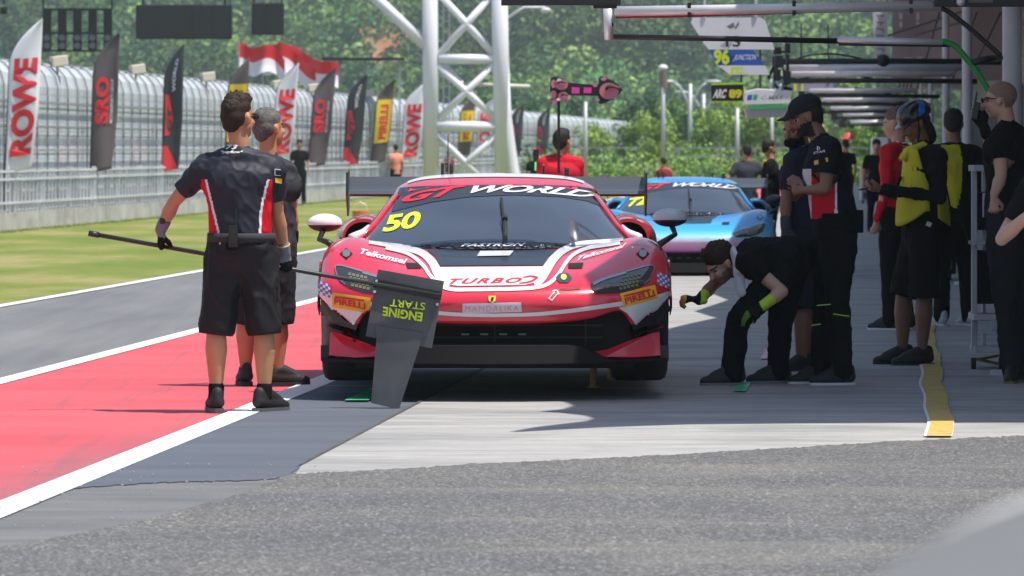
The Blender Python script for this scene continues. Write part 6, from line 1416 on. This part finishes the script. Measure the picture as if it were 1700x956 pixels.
# ------------------------------------------------------------------ overhead booms
SIL = mat('brushed aluminium', (.74, .74, .76), .4, .3, var=.1, vscale=5); BR = mat('black boom', (.015, .015, .018), .45)
def boom(Y, label, build):
    o0 = lane(.72, Y); o0.z = 2.6; r = empty('overhead_boom', o0, label, 'boom', 'overhead pit booms')
    P = lambda px, py, dy=0: at(px, py, Y+dy)-o0
    def tb(name, pts, rad, m, seg=12, dy=0):
        mb = MB(); rr = [q*Y/F for q in rad] if isinstance(rad, list) else rad*Y/F; mb.tube([P(*p) if len(p) == 2 else P(p[0], p[1], p[2]) for p in pts], rr, seg); return mb.build(name, m, r, smooth=True)
    def bx(name, x0, y0, x1, y1, d, m):
        mb = MB(); c = P((x0+x1)/2, (y0+y1)/2); mb.box(c, (abs(x1-x0)*Y/F, d, abs(y1-y0)*Y/F)); return mb.build(name, m, r, bevel=.004)
    build(tb, bx, P, r); return r
def curve(pts, n=8): return [tuple(p) for p in spline(pts, n)]
def b1(tb, bx, P, r):
    t = tb('boom_tube', [(1020, 19), (1290, 14.5), (1562, 9)], 8.5, SIL, 18)
    mb = MB(); 
    tb('red_line', [(1022, 29), (1100, 28), (1290, 22), (1330, 21)], 1.8, mat('red cable', (.35, .03, .03), .5)); tb('black_cable', curve([(1042, 24), (1075, 23), (1105, 20), (1130, 15)]), 2.2, BR)
    for x, y in ((1144, 17), (1318, 13.5), (1512, 10)): bx('clamp', x-3, y-13, x+3, y+12, .06, BR)
    bx('mount_block', 1550, -12, 1720, 11, .10, BR); bx('mount_plate', 1606, -10, 1648, 5, .12, mat('dull plate', (.16, .14, .14), .5)); 
    o = tb('bolt', [(1595, 3, -.07), (1595, 3, -.09)], 7, SIL)
    tb('end_bracket', [(1010, 8), (1010, 66)], [9, 6.5], SIL, 16); bx('bracket_head', 1004, -6, 1020, 15, .05, BR); bx('bracket_link', 1008, 38, 1019, 44, .04, BR)
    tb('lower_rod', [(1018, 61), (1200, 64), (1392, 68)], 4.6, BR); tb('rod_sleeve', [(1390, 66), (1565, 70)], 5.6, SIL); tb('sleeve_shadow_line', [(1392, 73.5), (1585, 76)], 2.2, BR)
    tb('green_hose', curve([(1563, 68), (1585, 76), (1604, 97), (1622, 120), (1640, 148), (1650, 165)]), 5.2, mat('green hose', (.02, .30, .05), .4))
    tb('black_hose', curve([(1548, 8), (1572, 18), (1604, 42), (1634, 68), (1661, 92)]), 4.2, BR)
    tb('sling', [(1660, 96, .2), (1640, 98), (1612, 104)], 6, BR)
boom(33.2, 'nearest silver overhead boom with a black lower rod and a green hose', b1)
def b0(tb, bx, P, r):
    bx('boom_beam', 832, -16, 1030, 9, .10, BR); tb('beam_tube', [(1000, -10), (1200, -14)], 8, SIL)
    tb('hook', [(836, 9), (836, 3)], 3, SIL); bx('hook_block', 985, 4, 1024, 14, .06, BR)
    tb('support', [(1200, -14), (1500, -30), (1700, -40)], 8, SIL)
boom(31.0, 'dark boom end showing along the top edge above the arrow board', b0)
def mk(end, y, col, ysil, hose=None, ball=None, w=4.2, extra=True):
    def f(tb, bx, P, r):
        tb('boom_rod', [(end, y), ((end+col)/2, y-.5), (col, y+1)], w, BR); 
        if ysil: tb('boom_tube', [(end+14, ysil), (col-36, ysil-1)], w*1.25, SIL, 14)
        bx('end_bracket', end-5, y-8, end+5, (ysil or y)+9, .08, BR); bx('bracket_clamp', end+12, y-5, end+20, (ysil or y)+10, .07, BR)
        tb('hanger', [(col-40, y-2, 0), (col, 20, 0)], 1.3, BR)
        if ball: mb = MB(); mb.ell(P(*ball), (11*70/F,)*3); mb.build('joint_ball', BR, r, smooth=True)
        if hose: tb('hose', curve(hose[0]), 4*70/F*F/8700/1*1.0, hose[1])
        tb('loop_cable', curve([(end+30, y-2), (end+60, y-11), (end+105, y-12), (end+150, y-3)]), 1.6, BR)
    return f
org_ = mat('orange hose', (.65, .13, .02), .4)
boom(66, 'second black boom with a round joint ball, above the bearded man', mk(1287, 102, 1662, 112, ball=(1466, 101), w=5))
boom(76, 'third boom, twin silver and black rods with an orange hose', mk(1300, 134, 1622, 123, hose=([(1604, 108), (1612, 135), (1620, 165), (1628, 190)], org_)))
boom(98, 'fourth boom, pale tube above a thin black rod', mk(1330, 159, 1560, 151, w=3.4))
boom(118, 'fifth boom with bright tube just above the cap of the bearded man', mk(1352, 173, 1545, 166, w=3))
boom(140, 'sixth boom in the row over the pit lane', mk(1365, 186, 1536, 180, w=2.6))
boom(165, 'seventh boom in the row over the pit lane', mk(1385, 196, 1528, 191, w=2.4))
boom(200, 'farthest dark boom seen low over the pit lane', mk(1398, 207, 1520, 203, w=2.6))
# boxes and gear hung between booms
r = empty('gantry_gear', at(1298, 125, 64), 'cluster of black clamps and cables on the end of the second boom', 'rigging'); o0 = at(1298, 125, 64)
mb = MB()
for x0, y0, x1, y1 in ((1284, 78, 1297, 90), (1303, 72, 1312, 86), (1286, 92, 1300, 112), (1284, 115, 1296, 134), (1300, 118, 1312, 140), (1290, 84, 1312, 88), (1305, 90, 1310, 118)): mb.box(at0((x0+x1)/2, (y0+y1)/2, 64, o0), ((x1-x0)*64/F, .1, (y1-y0)*64/F))
mb.build('clamp', BR, r, bevel=.005)
mb = MB(); mb.tube([at0(1284, 112, 64, o0), at0(1276, 128, 64, o0), at0(1290, 145, 64, o0), at0(1315, 148, 64, o0)], .02, 8); mb.build('cable', BR, r, smooth=True)
mb = MB(); mb.tube([at0(1282, 130, 64, o0), at0(1282, 146, 64, o0)], .035, 10); mb.tube([at0(1297, 138, 64, o0), at0(1297, 150, 64, o0)], .035, 10); mb.build('air_gun', SIL, r, smooth=True)

# ------------------------------------------------------------------ pit signs
def plate(name, Y, pts, m, parent, o0, th=.02):
    mb = MB(); mb.prism([at(x, y, Y)-o0 for x, y in pts], (0, th, 0)); return mb.build(name, m, parent)
def ptext(name, Y, st, o, ux, uy, m, parent, o0, **k):
    mb = MB(); v, f, w_ = text_mesh(st, **k); mb.add([at(o[0]+ux[0]*p[0]/w_+uy[0]*p[1], o[1]+ux[1]*p[0]/w_+uy[1]*p[1], Y)-o0 for p in v], f); return mb.build(name, m, parent)
Y = 60; o0 = at(1215, 75, Y); r = empty('pit_sign', o0, 'slanted white pit sign numbered 13 with a blue band and yellow 96', 'sign')
plate('white_panel', Y, [(1150, 29), (1262, 29), (1270, 33), (1282, 70), (1286, 82), (1176, 82), (1147, 38)], mat('sign white', (.82, .86, .90), .4), r, o0)
plate('blue_band', Y, [(1176, 82.5), (1250, 82.5), (1270, 108), (1192, 108)], mat('sign blue', (.04, .13, .52), .4), r, o0)
plate('lower_panel', Y, [(1192, 108.5), (1270, 108.5), (1278, 124), (1212, 124)], mat('sign white', (.82, .86, .90), .4), r, o0)
ny = mat('neon yellow', (.70, .90, .03), .5)
ptext('sign_number', Y-.03, '13', (1205, 77), (24, 0), (0, -18), M_BLK, r, o0, bold=.02); ptext('yellow_number', Y-.04, '96', (1185, 105), (26, 0), (0, -23), ny, r, o0, bold=.05); ptext('yellow_letters', Y-.04, 'rc', (1213, 122), (19, 0), (0, -16), ny, r, o0, bold=.05)
ptext('band_lettering', Y-.03, 'JUNCTION', (1217, 99), (38, 0), (3, -9), mat('sign white', (.82, .86, .90), .4), r, o0, shear=.3, bold=.01)
mb = MB(); [mb.add([at(x, y, Y-.03)-o0 for x, y in q], [tuple(range(len(q)))]) for q in ([(1206, 44), (1218, 37), (1220, 45), (1212, 48)], [(1219, 47), (1226, 35), (1227, 41), (1221, 49)])]; mb.build('sign_emblem', mat('emblem grey', (.25, .18, .22), .5), r)
mb = MB(); [mb.bar(at(x, 29, Y)-o0, at(x, -60, Y)-o0, .03) for x in (1170, 1255)]; mb.build('hanger', SIL, r)
Y = 72; o0 = at(1207, 155, Y); r = empty('pit_sign', o0, 'small black pit sign with white letters and yellow 89 between lime bars', 'sign')
plate('black_panel', Y, [(1181, 141), (1234, 140), (1234, 168), (1181, 168)], M_BLK, r, o0); lime = mat('lime bar', (.42, .80, .03), .5)
plate('lime_bar', Y-.03, [(1181, 138), (1237, 136.5), (1237, 140), (1181, 141)], lime, r, o0); plate('lime_bar', Y-.03, [(1181, 167.5), (1235, 167.5), (1235, 171), (1181, 171)], lime, r, o0)
ptext('sign_letters', Y-.04, 'ARC', (1183, 162), (22, 0), (2, -14), M_WHITE, r, o0, bold=.05, shear=.2); ptext('sign_number', Y-.04, '89', (1210, 161.5), (22, 0), (0, -13), mat('sign yellow', (.75, .70, .02), .5), r, o0, bold=.06)
mb = MB(); [mb.bar(at(x, 137, Y)-o0, at(x, 70, Y)-o0, .025) for x in (1231, )]; mb.build('hanger', BR, r)
Y = 76; o0 = at(1275, 165, Y); r = empty('light_box', o0, 'white hanging light box with grey lettering and a green stripe', 'sign')
def slab(name, pts, d, m): mb = MB(); mb.prism([at(x, y, Y)-o0 for x, y in pts], (0, d, 0)); return mb.build(name, m, r, bevel=.01)
slab('case', [(1237, 152), (1256, 147), (1316, 150), (1312, 172), (1234, 174)], .5, mat('box white', (.84, .86, .88), .4)); slab('lower_frame', [(1236, 179), (1306, 177), (1303, 194), (1241, 196)], .4, mat('box grey', (.42, .46, .46), .4))
mb = MB(); mb.prism([at(x, y, Y-.02)-o0 for x, y in ((1244, 175.5), (1308, 173.5), (1306, 180), (1245, 181.5))], (0, .42, 0)); mb.build('green_stripe', mat('green stripe', (.06, .42, .16), .5), r)
ptext('box_lettering', Y-.03, 'C-MAT', (1263, 165.5), (36, 0), (2, -7), mat('grey lettering', (.22, .25, .28), .5), r, o0, bold=.01)
mb = MB(); mb.prism([at(x, y, Y-.03)-o0 for x, y in ((1241, 158), (1249, 157), (1248, 166), (1240, 166.5))], (0, .01, 0)); mb.build('blue_logo', mat('sign blue', (.04, .13, .52), .4), r)
mb = MB(); mb.prism([at(x, y, Y-.03)-o0 for x, y in ((1251, 157), (1258, 157), (1256, 166.5), (1250, 166))], (0, .01, 0)); mb.build('green_logo', mat('green stripe', (.06, .42, .16), .5), r)
mb = MB(); [mb.bar(at(x, 150, Y+.2)-o0, at(x, 60, Y+.2)-o0, .03) for x in (1262, 1305)]; mb.build('hanger', BR, r)
Y = 105; o0 = at(1350, 165, Y); r = empty('pit_sign', o0, 'faint purple and blue pit sign between the farther booms', 'sign'); plate('panel', Y, [(1316, 140), (1382, 138), (1386, 150), (1320, 152)], mat('lilac panel', (.42, .38, .55), .5), r, o0)
ptext('yellow_number', Y-.04, '11', (1318, 150), (16, 0), (0, -11), ny, r, o0, bold=.05); mb = MB(); [mb.bar(at(x, 140, Y)-o0, at(x, 40, Y)-o0, .03) for x in (1330, 1375)]; mb.build('hanger', BR, r)

# ------------------------------------------------------------------ arrow board of the man in red
Y = 51.6; o0 = at(928, 250, Y); r = empty('arrow_board', o0, 'black and pink arrow-shaped board on a pole held above the man in red', 'sign')
mb = MB(); mb.tube([at(927.5, 288, Y)-o0, at(927.5, 150, Y)-o0], .014, 10); mb.build('pole', BR, r)
pk = mat('dusty pink', (.62, .22, .28), .6); hot = mat('hot pink', (.85, .06, .42), .5)
ol = [(914, 130), (920, 127), (928, 129), (936, 130), (943, 137), (990, 141), (994, 139), (994, 130), (998, 126), (1006, 130), (1018, 134), (1026, 141), (1034, 149), (1028, 156), (1018, 164), (1005, 171), (996, 173), (991, 168), (994, 160), (990, 159), (943, 158), (940, 168), (930, 168), (922, 174), (914, 172), (916, 160), (913, 150)]
plate('black_outline', Y, ol, BR, r, o0, .015)
def disc(x, y, a, b, m, nm, dz=.02, n=20, parent=r): mb = MB(); mb.prism([at(x+a*math.cos(t), y+b*math.sin(t), Y-dz)-o0 for t in [2*math.pi*i/n for i in range(n)]], (0, .008, 0)); return mb.build(nm, m, parent)
disc(932, 140, 11, 9.5, pk, 'pink_scroll'); disc(919, 139, 4.5, 7, pk, 'pink_scroll'); disc(919, 157, 5, 7, pk, 'pink_scroll'); disc(935, 160, 9, 8, pk, 'pink_scroll'); disc(920, 169, 5, 4.5, pk, 'pink_scroll'); disc(1011, 151, 16, 14, pk, 'pink_scroll'); disc(988, 141, 4, 3.5, pk, 'pink_scroll'); disc(993, 166, 2.5, 2.5, pk, 'pink_scroll'); disc(1002, 131, 5, 3, pk, 'pink_scroll')
mb = MB(); plate('hot_pink_bar', Y-.02, [(949, 144.5), (962, 145), (962, 155), (949, 155)], hot, r, o0, .008); plate('hot_pink_bar', Y-.02, [(969, 145), (982, 145.3), (982, 154.5), (969, 154.5)], hot, r, o0, .008)
for cx, cy, a in ((1011, 150, 1.0), (929, 140, .62), (935, 160, .5)):
    mb = MB(); mb.tube([at(cx+(1+t*1.55)*a*4*math.cos(t+3.5)*.9, cy+(1+t*1.55)*a*4*math.sin(t+3.5)*.55, Y-.035)-o0 for t in np.linspace(0, 2.5, 16)], [.012*a+.004]*16, 6); mb.build('black_swirl', BR, r)
disc(928, 133, 3.5, 3, M_WHITE, 'white_stud', .04); disc(927, 165, 3.5, 2.5, M_WHITE, 'white_stud', .04)
# light unit with a green face left of him
Yl = 56; ol_ = at(890, 265, Yl); r = empty('signal_light', (ol_.x, Yl, 0), 'small black signal unit with a green lamp left of the man in red', 'signal light'); mb = MB(); mb.box((0, 0, ol_.z-.02), (.06, .08, .26)); mb.tube([(0, 0, 0), (0, 0, ol_.z-.1)], .02, 8); mb.tube([(0, .05, 0), (0, .05, .03)], .15, 12); mb.build('housing', BR, r); mb = MB(); mb.box((.005, -.045, ol_.z-.07), (.04, .02, .09)); mb.build('green_lamp', mat('green lamp', (.02, .8, .25), .4, emis=.8), r)

# ------------------------------------------------------------------ engine start board on its long pole
Y = 29.3; o0 = at(672, 600, Y); r = empty('engine_board', o0, 'dark grey pit board with upside-down yellow ENGINE START on a long black pole', 'pit board')
bm_ = mat('board grey', (.085, .088, .095), .5, var=.3, vscale=6, bump=.05, bscale=60)
plate('upper_plate', Y, [(627.5, 447), (737.5, 466.5), (717, 578), (607, 558)], bm_, r, o0, .006)
plate('lower_plate', Y-.008, [(623, 540), (702, 552), (695.5, 578), (662.5, 679.5), (616, 669), (625, 561)], bm_, r, o0, .006)
Yp0 = 29.12; mb = MB()
P0, P1 = at(147, 387, 29.20), at(733, 491, Y-.03); mb.tube([P0-o0, P0.lerp(P1, .5)-o0, P1-o0], .0125, 12); mb.tube([P0-o0, P0.lerp(P1, .03)-o0], .017, 12); mb.build('pole', mat('pole black', (.03, .028, .03), .4), r, smooth=True)
mb = MB(); mb.bar(at(620, 470, Y-.012)-o0, at(733, 492, Y-.012)-o0, .01, .05); mb.build('clamp_rail', BR, r)
for x, y in ((625, 466), (622, 484), (730, 489), (726, 505)): mb = MB(); p = at(x, y, Y-.012)-o0; mb.tube([p, p+Vector((0, -.012, 0))], .008, 8); mb.build('bolt', SIL, r)
ptext('board_lettering', Y-.011, 'ENGINE', (702, 519.5), (-66, -10), (-1.5, 14.5), ny, r, o0, bold=.035); ptext('board_lettering', Y-.011, 'START', (706.5, 503), (-58, -7), (-1.5, 12.5), ny, r, o0, bold=.01)

# ------------------------------------------------------------------ trolley, ramp, small things on the right
Y = 34.6; o0 = gnd(1630, gY(1)*0+0+HOR+F*CAMH/Y); o0.z = .0
r = empty('equipment_trolley', (at(1630, 300, Y).x, Y, 0), 'tall silver framed equipment trolley beside the man at the right edge', 'trolley'); o0 = Vector((at(1630, 300, Y).x, Y, 0)); al = mat('trolley aluminium', (.42, .45, .50), .4, .4, var=.1)
for name, (x0, y0, x1, y1, dy) in (('upright', (1612, 276, 1621, 582, -.03)), ('upright', (1637, 276, 1643, 582, .3)), ('upright', (1664, 276, 1670, 582, .0)), ('shelf_rail', (1612, 274, 1670, 284, 0)), ('shelf_rail', (1612, 520, 1670, 530, 0)), ('shelf_rail', (1612, 400, 1670, 406, 0)), ('bottom_frame', (1614, 574, 1662, 583, 0))):
    mb = MB(); p = at((x0+x1)/2, (y0+y1)/2, Y)-o0+Vector((0, dy, 0)); mb.box(p, ((x1-x0)*Y/F, .05 if 'upright' == name else .40, (y1-y0)*Y/F)); mb.build(name, al, r, bevel=.003)
mb = MB(); mb.box(at(1640, 350, Y)-o0+Vector((0, .1, 0)), (.16, .3, .25)); mb.box(at(1640, 460, Y)-o0+Vector((0, .1, 0)), (.17, .3, .35)); mb.build('equipment_case', BLKC, r, bevel=.01)
mb = MB(); mb.box(at(1630, 340, Y)-o0+Vector((.02, -.1, 0)), (.05, .02, .16)); mb.build('latch_plate', mat('latch grey', (.45, .52, .56), .4), r); mb = MB(); mb.box(at(1632, 540, Y)-o0+Vector((0, -.16, 0)), (.08, .06, .10)); mb.build('latch_plate', mat('latch grey', (.45, .52, .56), .4), r)
for x in (1616, 1662): mb = MB(); c = at(x, 588, Y-.12)-o0; c.z = .045; mb.tube([c+Vector((-.015, 0, 0)), c+Vector((.015, 0, 0))], .042, 16); mb.build('castor', M_TYRE, r)
r = empty('wooden_wedge', gnd(1642, 612), 'low folding wooden wedge lying by the trolley wheels', 'wedge'); wd = mat('worn wood', (.22, .17, .08), .7, var=.3, vscale=14)
for a, b in (((-.09, 0, .06), (.13, .02, .10)), ((-.08, .0, .065), (.12, -.04, .02))): mb = MB(); mb.bar(a, b, .10, .014); mb.build('board', wd, r)
# concrete barrier close to the camera, bottom right
g = NT('near concrete', .8, .3); g.base(g.ramp(g.noise(5, 5), [(.3, (.50, .495, .48)), (.7, (.58, .575, .56))]))
Yn = 3.4; A_ = at(1380, 1010, Yn); zt = at(1500, 905, Yn).z
r = empty('concrete_barrier', (at(1600, 900, Yn).x, Yn, 0), 'pale concrete barrier top close to the camera in the lower right corner, out of focus', 'barrier'); o0 = Vector((at(1600, 900, Yn).x, Yn, 0))
prof = [at(1446, 962, Yn), at(1490, 930, Yn), at(1545, 898, Yn), at(1610, 868, Yn), at(1700, 835, Yn), at(1900, 780, Yn)]
mb = MB(); pts = [Vector((at(1340, 1030, Yn).x, 0, at(1340, 1030, Yn).z))]+[Vector((p.x, 0, p.z)) for p in prof]+[Vector((at(2300, 700, Yn).x, 0, at(2300, 700, Yn).z)), Vector((at(2300, 900, Yn).x, 0, 0)), Vector((at(1250, 1000, Yn).x, 0, 0))]
mb.prism([p-Vector((o0.x, 0, 0))+Vector((0, 0, 0)) for p in pts], (.03, .14, 0)); mb.build('wall_cap', g.m, r)
# orange cone-like box behind the wing end, red parasol and white cabinet far down the lane
Y = 95; p = at(598, 330, Y); r = empty('orange_bucket', (p.x, Y, 0), 'small orange bucket standing on the grass behind the left wing end plate', 'bucket'); mb = MB(); z = at(598, 320, Y).z; mb.tube([(0, 0, 0), (0, 0, .34)], [.12, .15], 14); mb.build('pail', mat('orange plastic', (.85, .25, .05), .5), r); mb = MB(); mb.tube([(-.14, 0, .33), (-.1, 0, .45), (0, 0, .5), (.1, 0, .45), (.14, 0, .33)], .008, 6); mb.build('handle', SIL, r)
Y = 120; p = at(1408, 222, Y); r = empty('parasol', (p.x, Y, 0), 'small red parasol far down the lane under the booms', 'parasol'); mb = MB(); z = p.z; mb.tube([(0, 0, z-.12), (0, 0, z+.03)], [.17, .03], 10, cap=False); mb.build('canopy', mat('parasol red', (.65, .06, .06), .6), r); mb = MB(); mb.tube([(0, 0, 0), (0, 0, z)], .02, 8); mb.build('pole', SIL, r)
Y = 110; p = at(1460, 250, Y); r = empty('cabinet', (p.x, Y, 0), 'white cabinet on the ground far down by the garages', 'cabinet'); mb = MB(); mb.box((0, 0, .85), (.34, .4, 1.7)); mb.build('case', mat('box white', (.84, .86, .88), .4), r, bevel=.02); mb = MB(); mb.box((0, -.21, 1.0), (.26, .02, .5)); mb.build('door_panel', mat('door grey', (.3, .33, .36), .4), r)
for i, (px, Y, hgt, lab) in enumerate(((1500, 125, 1.0, 'dark wheeled tool cabinet far down the lane behind the helmeted marshal'), (1450, 140, .9, 'low grey tool cabinet farthest down the lane'), (1532, 58, 1.0, 'black tool cabinet behind the man in the yellow and black'))):
    p = at(px, 300, Y); r = empty('tool_cabinet', (p.x, Y, 0), lab, 'tool cabinet', 'tool cabinets along the garages'); mb = MB(); mb.box((0, 0, hgt/2+.08), (.7, .5, hgt)); mb.build('case', BLKC if i != 1 else al, r, bevel=.02)
    for k in range(4): mb = MB(); mb.box((0, -.26, .22+k*.21), (.6, .02, .17)); mb.build('drawer', mat('drawer dark', (.05, .05, .06), .4), r)
    for x, y in ((-.28, -.18), (.28, -.18), (-.28, .18), (.28, .18)): mb = MB(); mb.tube([(x-.02, y, .045), (x+.02, y, .045)], .044, 10); mb.build('castor', M_TYRE, r)
